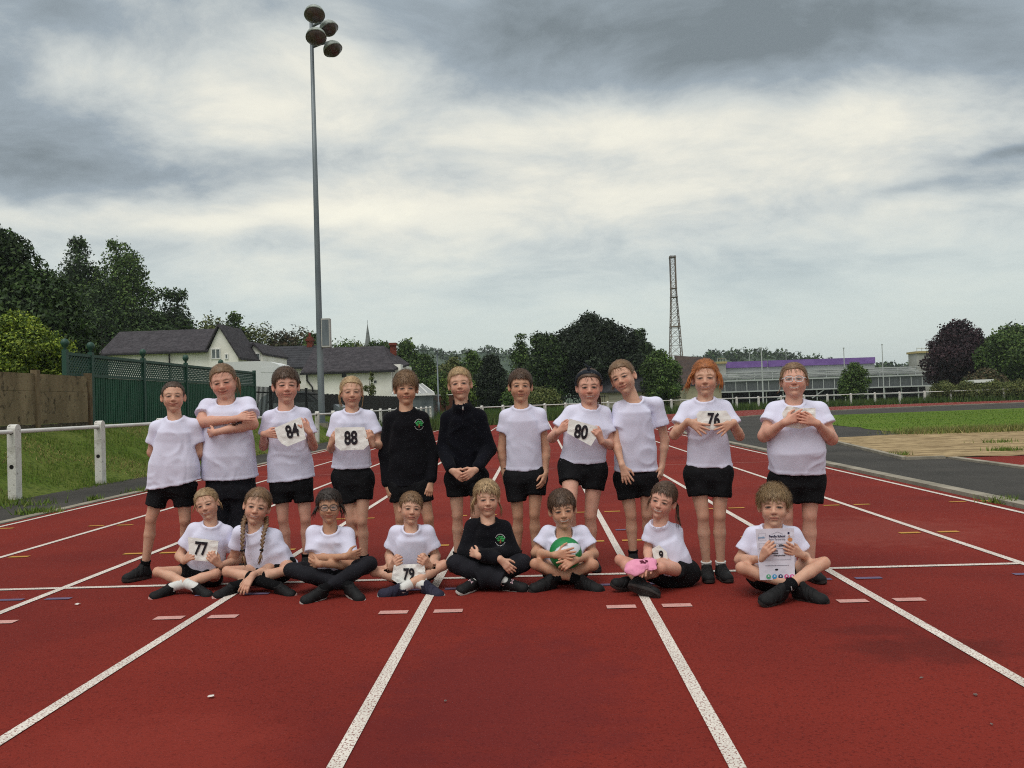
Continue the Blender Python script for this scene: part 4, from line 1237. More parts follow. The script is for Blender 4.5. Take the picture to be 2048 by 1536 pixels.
class Field:
    def __init__(s, lo, hi, hc, fine=(), hf=0.004):
        s.ax = [axis_coords(lo[k], hi[k], [(f[0][k], f[1][k]) for f in fine], hc, hf) for k in range(3)]
        s.D = np.ones([len(a) for a in s.ax], dtype=np.float32)
        s.h = hc
    def sub(s, lo, hi):
        sl = []
        for k in range(3):
            i = max(0, np.searchsorted(s.ax[k], lo[k])-1); j = min(len(s.ax[k]), np.searchsorted(s.ax[k], hi[k])+1)
            if j <= i: return None
            sl.append(slice(i, j))
        X = s.ax[0][sl[0]][:, None, None]; Y = s.ax[1][sl[1]][None, :, None]; Z = s.ax[2][sl[2]][None, None, :]
        return tuple(sl), X, Y, Z
    def put(s, sl, d, k, op):
        D = s.D[sl]
        if op == 'cut':
            d = -d
            if k > 0:
                h = np.clip(0.5-0.5*(D-d)/k, 0, 1); s.D[sl] = D+(d-D)*h+k*h*(1-h)
            else: s.D[sl] = np.maximum(D, d)
        else:
            if k > 0:
                h = np.clip(0.5+0.5*(D-d)/k, 0, 1); s.D[sl] = D+(d-D)*h-k*h*(1-h)
            else: s.D[sl] = np.minimum(D, d)
    def rc(s, a, b, ra, rb=None, k=0.02, op='add', flat=False):
        a, b = np.asarray(a, float), np.asarray(b, float)
        rb = ra if rb is None else rb
        m = max(ra, rb)+k+2.2*s.h
        q = s.sub(np.minimum(a, b)-m, np.maximum(a, b)+m)
        if q is None: return s
        sl, X, Y, Z = q
        ab = b-a; L = float(ab@ab)+1e-12
        px, py, pz = X-np.float32(a[0]), Y-np.float32(a[1]), Z-np.float32(a[2])
        t = np.clip((px*ab[0]+py*ab[1]+pz*ab[2])/L, 0, 1)
        d = np.sqrt((px-t*ab[0])**2+(py-t*ab[1])**2+(pz-t*ab[2])**2)-(ra+(rb-ra)*t)
        if flat:
            d = np.maximum(d, ((px-ab[0])*ab[0]+(py-ab[1])*ab[1]+(pz-ab[2])*ab[2])/math.sqrt(L))
        s.put(sl, d.astype(np.float32), k, op)
        return s
    def chain(s, pts, rs, k=0.02, op='add'):
        for i in range(len(pts)-1): s.rc(pts[i], pts[i+1], rs[i], rs[i+1], k, op)
        return s
    def ell(s, c, r, R=None, k=0.02, op='add'):
        c, r = np.asarray(c, float), np.asarray(r, float)
        m = max(r)+k+2.2*s.h
        q = s.sub(c-m, c+m)
        if q is None: return s
        sl, X, Y, Z = q
        px, py, pz = X-np.float32(c[0]), Y-np.float32(c[1]), Z-np.float32(c[2])
        if R is None: u = [px/r[0], py/r[1], pz/r[2]]
        else: u = [(px*R[i][0]+py*R[i][1]+pz*R[i][2])/r[i] for i in range(3)]
        k0 = np.sqrt(u[0]**2+u[1]**2+u[2]**2)
        k1 = np.sqrt((u[0]/r[0])**2+(u[1]/r[1])**2+(u[2]/r[2])**2)+1e-9
        s.put(sl, (k0*(k0-1)/k1).astype(np.float32), k, op)
        return s
    def loft(s, st, lat, dep, k=0.02, inset=0.0, sup=2.4):
        """st: list of (centre, half width, half depth) bottom to top; lat, dep: unit vectors across and through the body"""
        C = np.array([q[0] for q in st]); A = np.array([q[1] for q in st])-inset; B = np.array([q[2] for q in st])-inset
        m = A.max()+k+2.2*s.h
        q = s.sub(C.min(0)-m, C.max(0)+m)
        sl, X, Y, Z = q
        ax = C[-1]-C[0]; L = np.linalg.norm(ax); ax = ax/L
        ts = (C-C[0])@ax
        px, py, pz = X-np.float32(C[0][0]), Y-np.float32(C[0][1]), Z-np.float32(C[0][2])
        t = px*ax[0]+py*ax[1]+pz*ax[2]
        tc_ = np.clip(t, ts[0], ts[-1])
        def ip(v): return np.interp(tc_, ts, v).astype(np.float32)
        cx, cy, cz = ip(C[:, 0]-C[0][0]), ip(C[:, 1]-C[0][1]), ip(C[:, 2]-C[0][2])
        a, b = ip(A), ip(B)
        qx, qy, qz = px-cx, py-cy, pz-cz
        u = np.abs(qx*lat[0]+qy*lat[1]+qz*lat[2])/a; v = np.abs(qx*dep[0]+qy*dep[1]+qz*dep[2])/b
        rr = (u**sup+v**sup)**(1/sup)
        d = (rr-1)*np.minimum(a, b)
        d = np.maximum(d, np.maximum(ts[0]-t, t-ts[-1]))
        s.put(sl, d.astype(np.float32), k, 'add')
        return s
    def plane(s, p, n, lo=None, hi=None, k=0.0):
        """remove the side n points to"""
        p, n = np.asarray(p, float), np.asarray(n, float); n = n/np.linalg.norm(n)
        q = s.sub(lo if lo is not None else [a[0] for a in s.ax], hi if hi is not None else [a[-1] for a in s.ax])
        sl, X, Y, Z = q
        d = (X-p[0])*n[0]+(Y-p[1])*n[1]+(Z-p[2])*n[2]
        s.put(sl, -d.astype(np.float32), k, 'cut')
        return s
    def folds(s, amp, f, seed=0.0, warp=0.6, k2=None):
        """cloth wrinkles: ridged, warped noise near the surface"""
        I = np.nonzero(np.abs(s.D) < amp*2+2.5*s.h)
        Pp = np.stack([s.ax[k][I[k]] for k in range(3)], -1)
        w = np.stack([vnoise(Pp*6+seed), vnoise(Pp*6+seed+17), vnoise(Pp*6+seed+31)], -1)*warp
        nz = vnoise(Pp*np.asarray(f, np.float32)+w+seed)
        rid = (1-np.abs(nz)*1.7)
        n2 = vnoise(Pp*np.asarray(f, np.float32)*2.3+w*1.5+seed+5)
        s.D[I] -= (amp*(0.75*rid+0.35*n2)-amp*0.3).astype(np.float32)
        return s
    def mesh(s):
        D = s.D; S = D < 0
        nx, ny, nz = D.shape
        cnt = np.zeros((nx-1, ny-1, nz-1), dtype=np.int8)
        for a in (0, 1):
            for b in (0, 1):
                for c in (0, 1):
                    cnt += S[a:nx-1+a, b:ny-1+b, c:nz-1+c]
        act = (cnt > 0) & (cnt < 8)
        I, J, K = np.nonzero(act)
        ids = np.full(act.shape, -1, dtype=np.int32); ids[I, J, K] = np.arange(len(I))
        acc = np.zeros((len(I), 3), dtype=np.float32); num = np.zeros(len(I), dtype=np.float32)
        X = [np.stack([s.ax[0][I], s.ax[0][I+1]], 0), np.stack([s.ax[1][J], s.ax[1][J+1]], 0), np.stack([s.ax[2][K], s.ax[2][K+1]], 0)]
        cv = {(a, b, c): D[I+a, J+b, K+c] for a in (0, 1) for b in (0, 1) for c in (0, 1)}
        for axis in range(3):
            for u in (0, 1):
                for v in (0, 1):
                    c0 = [u, v]; c0.insert(axis, 0); c1 = list(c0); c1[axis] = 1
                    va, vb = cv[tuple(c0)], cv[tuple(c1)]
                    cr = (va < 0) != (vb < 0)
                    t = np.where(cr, va/(va-vb+1e-12*(va == vb)), 0)
                    for k in range(3):
                        if k == axis: val = X[k][0]+(X[k][1]-X[k][0])*t
                        else: val = X[k][c0[k]]
                        acc[:, k] += np.where(cr, val, 0)
                    num += cr
        V = acc/num[:, None]
        Q = []
        for axis in range(3):
            sl0 = [slice(1, n-1) for n in D.shape]; sl1 = [slice(1, n-1) for n in D.shape]
            sl0[axis] = slice(0, D.shape[axis]-1); sl1[axis] = slice(1, D.shape[axis])
            A, Bq = S[tuple(sl0)], S[tuple(sl1)]
            e = np.nonzero(A != Bq)
            if len(e[0]) == 0: continue
            p = [e[k]+(0 if k == axis else 1) for k in range(3)]
            o1, o2 = [k for k in range(3) if k != axis]
            def cell(d1, d2):
                c = list(p); c[o1] = c[o1]-d1; c[o2] = c[o2]-d2
                return ids[c[0], c[1], c[2]]
            q = np.stack([cell(1, 1), cell(0, 1), cell(0, 0), cell(1, 0)], -1)
            flip = A[e] if axis != 1 else ~A[e]
            q[~flip] = q[~flip][:, ::-1]
            Q.append(q)
        return V, np.concatenate(Q)

def unit(v):
    v = np.asarray(v, float); return v/(np.linalg.norm(v)+1e-12)

def cut_mesh(V, F, p, n):
    """keep the faces on the side n points to"""
    side = (V-p)@n >= 0
    keep = side[F].all(1)
    F = F[keep]
    used = np.zeros(len(V), bool); used[F.ravel()] = True
    mp = np.cumsum(used)-1
    return V[used], mp[F]

def border(F):
    e = np.concatenate([F[:, [0, 1]], F[:, [1, 2]], F[:, [2, 3]], F[:, [3, 0]]])
    k = np.sort(e, 1); key = k[:, 0].astype(np.int64)*10000000+k[:, 1]
    u, c = np.unique(key, return_counts=True)
    one = u[c == 1]
    return np.unique(np.concatenate([one//10000000, one % 10000000]))

def zipper(V, ia, ib, cen, ax):
    """triangles joining two rings of vertices round the same axis"""
    ax = unit(ax); u = unit(np.cross(ax, (0.31, 0.77, 0.55))); w = np.cross(ax, u)
    def srt(i):
        a = np.arctan2((V[i]-cen)@w, (V[i]-cen)@u); o = np.argsort(a); return i[o], a[o]
    ia, aa = srt(ia); ib, ab = srt(ib)
    na, nb = len(ia), len(ib)
    if na < 3 or nb < 3: return []
    T = []; i = j = 0
    while i < na or j < nb:
        ta = aa[i] if i < na else 99; tb = ab[j] if j < nb else 99
        A, B = ia[i % na], ib[j % nb]
        if ta <= tb: t = [A, ia[(i+1) % na], B]; i += 1
        else: t = [A, ib[(j+1) % nb], B]; j += 1
        p = V[t]; nr = np.cross(p[1]-p[0], p[2]-p[0])
        if nr@(p.mean(0)-cen) < 0: t = t[::-1]
        T.append(t)
    return T

# ------------------------------------------------------------------ skin, cloth and hair materials
M_SKIN = mat('skin', (0.6, 0.36, 0.27), rough=0.55, spec=0.35, attr='Col', col2=(0.86, 0.80, 0.78), scale=26, detail=4, lo=0.45, hi=0.75, sss=0.12, bump=0.06, bscale=320, bdist=0.002)
M_TEE = mat('white_cotton', (0.735, 0.735, 0.90), rough=0.9, spec=0.15, col2=(0.69, 0.68, 0.84), scale=5, detail=5, bump=0.12, bscale=13, bdist=0.016, bstretch=(1, 1, 0.5), sheen=0.1)
M_SWEAT = mat('black_sweatshirt', (0.0045, 0.0045, 0.0065), rough=0.95, spec=0.12, col2=(0.008, 0.008, 0.011), scale=9, bump=0.5, bscale=24, bdist=0.012, sheen=0.03)
M_ZIPTOP = mat('navy_fleece', (0.0038, 0.0042, 0.007), rough=0.95, spec=0.1, col2=(0.006, 0.0065, 0.011), scale=9, bump=0.5, bscale=26, bdist=0.01, sheen=0.03)
M_SHORTS = mat('black_shorts', (0.0045, 0.0045, 0.0055), rough=0.85, spec=0.15, col2=(0.010, 0.010, 0.012), scale=8, bump=0.5, bscale=22, bdist=0.012)
M_LEGG = mat('navy_leggings', (0.006, 0.006, 0.009), rough=0.85, spec=0.2, col2=(0.012, 0.012, 0.017), scale=8, bump=0.5, bscale=24, bdist=0.01)
M_HAIR = mat('hair', (0.2, 0.1, 0.05), rough=0.5, spec=0.4, attr='Col', col2=(0.55, 0.5, 0.47), scale=90, detail=5, stretch=(1, 1, 0.3), bump=0.25, bscale=220, bdist=0.003)
M_SOCKB = mat('black_sock', (0.006, 0.006, 0.007), rough=0.95, spec=0.1, bump=0.5, bscale=180, bdist=0.002, bstretch=(1, 1, 0.2))
M_SOCKW = mat('white_sock', (0.66, 0.66, 0.64), rough=0.95, spec=0.1, bump=0.6, bscale=160, bdist=0.003, bstretch=(1, 1, 0.2))
M_SHOE = mat('black_shoe', (0.006, 0.006, 0.007), rough=0.7, spec=0.2, col2=(0.012, 0.012, 0.013), scale=14, bump=0.3, bscale=90, bdist=0.003)
M_SOLEB = mat('black_sole', (0.024, 0.022, 0.022), rough=0.9, spec=0.2, col2=(0.05, 0.04, 0.038), scale=22, bump=0.5, bscale=80)
M_SOLEW = mat('white_sole', (0.62, 0.60, 0.57), rough=0.7, spec=0.3, col2=(0.45, 0.42, 0.40), scale=16)
M_SOLEP = mat('pink_sole', (0.62, 0.30, 0.27), rough=0.7, spec=0.3, col2=(0.66, 0.56, 0.52), scale=13, lo=0.45, hi=0.5)
M_NAVY = mat('navy_canvas', (0.022, 0.022, 0.04), rough=0.9, spec=0.2, col2=(0.036, 0.034, 0.058), scale=20, bump=0.4, bscale=150)
M_LACEP = mat('pink_lace', (0.66, 0.45, 0.50), rough=0.8)
M_GREYF = mat('grey_felt', (0.30, 0.29, 0.31), rough=0.9)

# ------------------------------------------------------------------ head and hand builders (added to a body field)
WX = 0.91                                                  # heads are narrower than deep
def add_head(f, c, R, s, fat=1.0, ears=1.0, smile=0.5):
    """R rows: right (viewer's right), forward (out of the face), up"""
    def P(x, y, z): return c+s*(R[0]*x*WX+R[1]*y+R[2]*z)
    def rs(*r): return np.array((r[0]*WX, r[1], r[2]))*s
    f.ell(P(0, -0.012, 0.027), rs(0.0785, 0.088, 0.074), R, 0.01)
    f.ell(P(0, 0.020, -0.025), rs(0.0570*fat, 0.058, 0.066), R, 0.025*s)
    for q in (-1, 1):
        f.rc(P(0, 0.046, -0.080), P(q*0.036*fat, 0.006, -0.038), 0.018*s*fat, 0.026*s*fat, 0.018*s)
        f.ell(P(q*0.031*fat, 0.049, -0.030), rs(0.026*fat, 0.026, 0.026), R, 0.02*s)
        f.rc(P(q*0.012, 0.068, 0.017), P(q*0.044, 0.053, 0.018), 0.010*s, 0.010*s, 0.014*s)
        f.ell(P(q*0.030, 0.088, -0.002), rs(0.017, 0.012, 0.0105), R, 0.008*s, 'cut')
        f.ell(P(q*0.030, 0.0625, -0.002), rs(0.0165, 0.0150, 0.0125), R, 0.002*s)
        f.rc(P(q*0.018, 0.0765, 0.0055), P(q*0.043, 0.0695, 0.0035), 0.0040*s, 0.0035*s, 0.004*s)
        f.rc(P(q*0.018, 0.0755, -0.0085), P(q*0.043, 0.0690, -0.0075), 0.0038*s, 0.0035*s, 0.004*s)
        f.ell(P(q*0.0098, 0.0820, -0.0290), rs(0.0072, 0.0085, 0.0060), R, 0.005*s)
        E = np.array([unit(R[0]+q*R[1]*0.45), unit(R[1]-q*R[0]*0.45), R[2]])
        f.ell(P(q*0.0795, -0.008, -0.006), rs(0.0085*ears, 0.017, 0.028), E, 0.007*s)
        f.ell(P(q*0.0840, -0.002, -0.006), rs(0.004, 0.009, 0.016), E, 0.003*s, 'cut')
    f.rc(P(0, 0.0730, 0.004), P(0, 0.0890, -0.0245), 0.0065*s, 0.0092*s, 0.010*s)
    f.ell(P(0, 0.060, -0.083), rs(0.014*fat, 0.014, 0.013), R, 0.012*s)
    # lips: upper and lower roll, the corners lifted by the smile
    w = 0.0235+0.012*smile; lift = 0.013*smile
    for sgn, yy, zz_, rr in ((1, 0.0765, -0.0500, 0.0052), (-1, 0.0755, -0.0595, 0.0058)):
        pts = [P(-w, yy-0.010, -0.0545+lift), P(-w*0.5, yy-0.002, zz_+lift*0.2), P(0, yy, zz_), P(w*0.5, yy-0.002, zz_+lift*0.2), P(w, yy-0.010, -0.0545+lift)]
        f.chain(pts, [0.003*s, rr*s, rr*s, rr*s, 0.003*s], 0.006*s)

def head_colors(V, c, R, s, skin, look):
    q = (V-c)@np.array(R).T/s
    x, y, z = q[:, 0]/WX, q[:, 1], q[:, 2]
    col = np.tile(np.array(skin, float), (len(V), 1))
    front = (y > 0.03) & (np.abs(x) < 0.075) & (z < 0.1) & (z > -0.12)
    def blend(mask, c2):
        m = np.clip(mask, 0, 1)[:, None]*front[:, None]
        col[:] = col*(1-m)+np.array(c2)*m
    ax_ = np.abs(x)
    cheek = np.exp(-(((ax_-0.036)/0.020)**2+((z+0.026)/0.017)**2))*look.get('blush', 0.5)*0.7
    blend(cheek, np.array(skin)*np.array((1.02, 0.62, 0.60)))
    nose = np.exp(-((x/0.012)**2+((z+0.026)/0.012)**2))*0.35*look.get('blush', 0.5)
    blend(nose, np.array(skin)*np.array((1.0, 0.66, 0.62)))
    eyeo = np.exp(-(((ax_-0.030)/0.021)**2+((z+0.004)/0.013)**2))*0.38
    blend(eyeo, np.array(skin)*np.array((0.72, 0.56, 0.54)))
    # eyes: white darkened with painted shade, iris, dark lash line; squint narrows the opening
    op = look.get('open', 0.0052)*0.98
    ex = (ax_-0.030)/0.0160
    arch = np.clip(1-ex*ex, 0, 1)
    zc = z+0.0020
    inside = (np.abs(zc) < op*arch+0.0004) & (ax_ > 0.013) & (ax_ < 0.047) & (y > 0.05)
    blend(inside*1.0, (0.24, 0.20, 0.185))
    gx = look.get('gaze', 0.0)
    ir = ((x-np.sign(x)*0.030-gx)**2+zc**2) < 0.0082**2
    blend((inside & ir)*1.0, look.get('iris', (0.03, 0.022, 0.018)))
    lash = np.exp(-((zc-op*arch-0.0012)/0.0022)**2)*((ax_ > 0.013) & (ax_ < 0.048))
    blend(lash*0.95, (0.025, 0.014, 0.012))
    lash2 = np.exp(-((zc+op*arch+0.0010)/0.0018)**2)*((ax_ > 0.016) & (ax_ < 0.046))
    blend(lash2*0.6, (0.13, 0.06, 0.045))
    br = np.exp(-((((ax_-0.030)/0.018)**4)+(((z-0.0165-0.10*(ax_-0.022)+2.2*np.clip(ax_-0.036, 0, 1)*0.3)/0.0042)**2)))
    blend(br*look.get('brow', 0.95), tuple(0.62*v for v in look.get('browc', (0.12, 0.07, 0.045))))
    # mouth
    sm = look.get('smile', 0.5); w = 0.0235+0.012*sm; lift = 0.013*sm
    zm = -0.0545+lift*np.clip((x/w)**2, 0, 1.3)
    inm = np.clip(1-(x/(w*1.02))**4, 0, 1)
    lips = (np.abs(z-zm) < (0.0075*inm)) & (inm > 0) & (y > 0.055)
    blend(lips*0.75, np.array(skin)*np.array((0.88, 0.46, 0.46)))
    if look.get('teeth', 0):
        th = look['teeth']*0.95
        tee = (np.abs(z-zm) < th*inm) & (np.abs(x) < w*0.88) & (y > 0.055)
        blend(tee*0.9, (0.58, 0.53, 0.47))
        if look.get('gap'):
            gp = tee & (np.abs(x+0.002) < 0.0042) & (z > zm)
            blend(gp*1.0, (0.07, 0.02, 0.02))
        edge = np.exp(-((np.abs(z-zm)-th*inm-0.0008)/0.0016)**2)*(np.abs(x) < w*0.98)*(y > 0.05)
        blend(edge*0.85, (0.16, 0.04, 0.035))
    else:
        ml = np.exp(-((z-zm)/0.0031)**2)*(np.abs(x) < w*1.05)*(y > 0.045)
        blend(ml*0.95, (0.10, 0.028, 0.025))
    nos = np.exp(-(((ax_-0.0065)/0.0036)**2+((z+0.0350)/0.0026)**2))
    blend(nos*0.55, (0.10, 0.035, 0.03))
    return col

def add_hand(f, W, d, n, right, curl=0.3, spread=0.12, hs=1.0, thumb=0.6, index=None):
    """W wrist, d finger direction, n palm normal (out of the palm)"""
    d = unit(d); n = unit(np.asarray(n)-d*(np.asarray(n)@d))
    t = np.cross(d, n)*(1 if right else -1)              # towards the thumb
    offs = [0.0215, 0.0072, -0.0072, -0.0205]; ln = [0.060, 0.066, 0.061, 0.049]
    for i in range(4):
        o = offs[i]*hs
        kn = W+d*(0.066-0.004*abs(i-1.2))*hs+t*o
        f.rc(W+d*0.008*hs+t*o*0.45, kn, 0.0125*hs, 0.0095*hs, 0.009)
        ang = (1.5-i)*spread
        cl_ = curl if not (index is not None and i == 0) else index
        p = kn; a = 0.0
        side = unit(d*math.cos(ang)+t*math.sin(ang))
        for seg, fr, w_ in ((0, 0.46, 0.75), (1, 0.30, 1.0), (2, 0.24, 0.75)):
            a += cl_*w_
            dv = side*math.cos(a)+n*math.sin(a)
            e = p+dv*ln[i]*fr*hs
            f.rc(p, e, (0.0083-0.0007*seg)*hs, (0.0078-0.0010*seg)*hs, 0.003)
            p = e
    b = W+d*0.020*hs+t*0.016*hs+n*0.004*hs
    d1 = unit(d*0.62+t*(0.35+0.5*thumb)+n*0.30)
    m1 = b+d1*0.034*hs
    d2 = unit(d*0.85+t*(0.5*thumb)+n*0.22)
    m2 = m1+d2*0.024*hs
    f.rc(b, m1, 0.0125*hs, 0.0090*hs, 0.008); f.rc(m1, m2, 0.0088*hs, 0.0068*hs, 0.004)
    f.rc(m2, m2+unit(d2-t*0.25)*0.016*hs, 0.0070*hs, 0.0058*hs, 0.003)

# ------------------------------------------------------------------ shoes (shared meshes in foot space: toe +y, up +z, ankle above origin)
def shoe_meshes():
    out = {}
    def upper(f, g=0.0):
        f.rc((0, -0.030, 0.030), (0, 0.030, 0.034), 0.0300+g, 0.0320+g, 0.02)
        f.rc((0, 0.030, 0.032), (0.003, 0.105, 0.024), 0.0325+g, 0.0270+g, 0.02)
        f.ell((0.002, 0.098, 0.024), (0.037+g, 0.042+g, 0.029+g), None, 0.02)
        f.rc((0, -0.018, 0.035), (0, -0.016, 0.078), 0.0320+g, 0.0325+g, 0.02)
        f.rc((0, 0.0, 0.062), (0, 0.06, 0.040), 0.026+g, 0.026+g, 0.02)
    f = Field((-0.06, -0.09, -0.02), (0.06, 0.17, 0.13), 0.0045)
    upper(f)
    f.plane((0, 0, 0.012), (0, 0, -1)); f.plane((0, -0.02, 0.084), (0, -0.15, 1))
    f.rc((0, -0.016, 0.075), (0, -0.016, 0.12), 0.024, 0.026, 0, 'cut')
    out['upper'] = f.mesh()
    V = []; n = 28
    def outline(g):
        pts = []
        for k in range(n):
            a = 2*math.pi*k/n; c, s_ = math.cos(a), math.sin(a)
            y = 0.042+0.098*np.sign(s_)*abs(s_)**0.85
            wv = 0.031+0.007*math.exp(-((y-0.1)/0.05)**2)+0.001*math.exp(-((y+0.03)/0.03)**2)
            pts.append(((wv+g)*np.sign(c)*abs(c)**0.62, y+g*s_))
        return pts
    prof = ((-0.002, 0.0), (0.002, 0.004), (0.003, 0.013), (0.0025, 0.021), (-0.004, 0.0212))
    for g, z in prof:
        V += [(x, y, z+0.010*max(0, (y-0.10)/0.05)**2*0.6) for x, y in outline(g)]
    F = [tuple(range(n))[::-1]]
    for i in range(len(prof)-1):
        for k in range(n):
            a, b = i*n+k, i*n+(k+1) % n
            F.append((a, b, b+n, a+n))
    F.append(tuple(range((len(prof)-1)*n, len(prof)*n)))
    out['sole'] = (V, F)
    for nm, y0 in (('strap', 0.030), ('strap2', 0.062)):
        f = Field((-0.06, -0.02, 0.0), (0.06, 0.12, 0.11), 0.0035)
        upper(f, 0.0035)
        f.plane((0, y0-0.010, 0.05), (0, -1, -0.35)); f.plane((0, y0+0.010, 0.05), (0, 1, 0.35)); f.plane((0, 0, 0.024), (0, 0, -1))
        out[nm] = f.mesh()
    q = MB()
    for k in range(4):
        y = 0.030+k*0.014; z = 0.083-0.010*k
        for sgn in (-1, 1):
            q.bar((-0.016*sgn, y, z-0.004), (0.016*sgn, y+0.012, z-0.010), 0.005, 0.005)
    out['laces'] = (np.concatenate(q.V), q.F)
    return out
_SM = shoe_meshes()
SHOE = {}
def shoe_data(kind):
    if kind in SHOE: return SHOE[kind]
    up_m, so_m, st_m = {'black': (M_SHOE, M_SOLEB, M_SHOE), 'pink': (M_SHOE, M_SOLEP, None), 'navy': (M_NAVY, M_SOLEW, M_NAVY), 'lace': (M_SHOE, M_SOLEW, None),
                        'white': (M_SHOE, M_SOLEW, None)}[kind]
    d = {'shoe': mesh('shoe', *_SM['upper'], up_m, True), 'sole': mesh('sole', np.array(_SM['sole'][0]), _SM['sole'][1], so_m)}
    if st_m is not None:
        d['strap'] = mesh('strap', *_SM['strap'], st_m, True); d['strap2'] = mesh('strap', *_SM['strap2'], st_m, True)
    else:
        d['lace'] = mesh('lace', *_SM['laces'], M_LACEP if kind == 'lace' else M_SHOE)
    SHOE[kind] = d
    return d
def put_shoe(root, kind, ankle, toe_dir, up, scale=1.0):
    d = shoe_data(kind)
    y = unit(toe_dir); z = unit(np.asarray(up, float)-y*(np.asarray(up, float)@y)); x = np.cross(y, z)
    org = ankle-z*0.066*scale+y*0.016*scale
    o = link('shoe', d['shoe'], root)
    M = Matrix(((x[0], y[0], z[0], 0), (x[1], y[1], z[1], 0), (x[2], y[2], z[2], 0), (0, 0, 0, 1)))
    o.rotation_euler = M.to_euler(); o.scale = (scale,)*3
    o.location = Vector(org)-root.location
    for k in ('sole', 'strap', 'strap2', 'lace'):
        if k in d:
            link({'strap2': 'strap'}.get(k, k), d[k], o)
    return o

# ------------------------------------------------------------------ hair
def hair_cap(c, R, s, style, seed):
    """shell over the skull, cut along a hairline; returns mesh"""
    f = Field(c-0.17*s, c+0.17*s, 0.0052*s)
    def P(x, y, z): return c+s*(R[0]*x*WX+R[1]*y+R[2]*z)
    th = style.get('thick', 0.012); tt = style.get('top', th)
    f.ell(P(0, -0.014, 0.027+tt*0.4), np.array((0.0785*WX+th, 0.087+th, 0.074+tt))*s, R, 0.01)
    if style.get('back', 0):
        f.ell(P(0, -0.04, -0.02), np.array((0.072*WX+th, 0.062+th, 0.07))*s, R, 0.03*s)
    for (x, y, z, r_) in style.get('lumps', ()):
        f.ell(P(x, y, z), np.array((r_, r_, r_*0.8))*s, R, 0.02*s)
    sl, X, Y, Z = f.sub([a[0] for a in f.ax], [a[-1] for a in f.ax])
    q = [((X-c[0])*R[k][0]+(Y-c[1])*R[k][1]+(Z-c[2])*R[k][2])/s for k in range(3)]
    q[0] = q[0]/WX
    phi = np.degrees(np.abs(np.arctan2(q[0]+0*q[1], q[1]+0.005+0*q[0])))
    sgnphi = np.degrees(np.arctan2(q[0]+0*q[1], q[1]+0.005+0*q[0]))
    fr = style.get('front', 0.058); nape = style.get('nape', -0.060)
    zl = np.interp(phi, [0, 22, 42, 58, 66, 74, 84, 100, 112, 125, 180], [fr, fr-0.001, fr-0.007, fr-0.024, style.get('side', -0.008), style.get('side', -0.008), 0.012, 0.018, 0.0, nape+0.01, nape])
    if 'part' in style:
        zl = zl-style['part']*np.clip(np.sin(np.radians(np.clip(sgnphi*style.get('pside', 1), 0, 60)*3)), 0, 1)
    Pn = np.stack([sgnphi*style.get('jagf', 0.22)+seed*3.1, 0*sgnphi+seed, q[2]*20], -1)
    zl = zl+style.get('jag', 0.008)*vnoise(Pn)
    cut = (zl-q[2])*s*0.8
    f.D = np.maximum(f.D, cut.astype(np.float32))
    f.folds(style.get('rough', 0.001), (40, 40, 22), seed*7.3, 0.7)
    return f.mesh()

def strands(V, F, c, R, s, mode, n, length, lift, width, col, seed, tgt=None, mess=0.016, wild=0.12):
    rg = np.random.default_rng(seed)
    A, B, Cc_ = V[F[:, 0]], V[F[:, 1]], V[F[:, 2]]
    nr = np.cross(B-A, Cc_-A); ar = np.linalg.norm(nr, axis=1); nr = nr/(ar[:, None]+1e-12)
    cen = (A+Cc_)/2
    out = ((cen-c)*nr).sum(1) > 0
    pr = np.where(out, ar, 0); pr /= pr.sum()
    k = rg.choice(len(F), n, p=pr)
    p = cen[k]+rg.normal(0, 0.002, (n, 3)); nn = nr[k]
    Rm = np.array(R)
    q = (p-c)@Rm.T/s
    if mode == 'short':                                   # away from the crown
        crown = np.array((0.01, -0.05, 0.10))
        d = q-crown
        d = d+rg.normal(0, mess, (n, 3))
        d = d@Rm
    elif mode == 'back':
        d = (np.asarray(tgt)-p)+rg.normal(0, 0.012, (n, 3))
    elif mode == 'fringe':
        d = np.stack([rg.normal(0.25, 0.35, n), 0.6+0*q[:, 0], -0.7+rg.normal(0, 0.2, n)], -1)@Rm
    else:
        d = np.tile(-R[2], (n, 1))+rg.normal(0, 0.2, (n, 3))
    d = d-nn*(d*nn).sum(1)[:, None]
    d /= np.linalg.norm(d, axis=1)[:, None]+1e-9
    sd = np.cross(d, nn)
    L = length*rg.uniform(0.5, 1.3, n)[:, None]; lf = lift*rg.uniform(0.2, 1.5, n)[:, None]; w = width*rg.uniform(0.6, 1.3, n)[:, None]
    p0 = p-nn*0.002; p1 = p+d*L*0.5+nn*lf*0.75; p2 = p+d*L+nn*lf*0.7-np.array(R[2])*L*0.08
    rad = np.array((0.088*WX, 0.096, 0.084))*s; cc0 = c+s*(np.array(R[1])*-0.014+np.array(R[2])*0.027)
    def hug(pt, ex):
        ql = (pt-cc0)@Rm.T; q0 = (p-cc0)@Rm.T
        k1 = np.linalg.norm(ql/rad, axis=1); k0 = np.linalg.norm(q0/rad, axis=1)
        tgt_ = k0+ex[:, 0]/0.085
        return pt*wild+(1-wild)*(cc0+(ql*(tgt_/k1)[:, None])@Rm)
    p1, p2 = hug(p1, lf*0.75), hug(p2, lf*0.6)
    Vs = np.stack([p0-sd*w, p0+sd*w, p1-sd*w*0.8, p1+sd*w*0.8, p2], 1).reshape(-1, 3)
    i = np.arange(n)[:, None]*5
    Fs = [list(r_) for r_ in (i+np.array([[0, 1, 3, 2]])).tolist()]+[list(r_) for r_ in (i+np.array([[2, 3, 4]])).tolist()]
    cc = np.array(col)*rg.uniform(0.65, 1.35, n)[:, None]
    return Vs, Fs, np.repeat(cc, 5, 0)

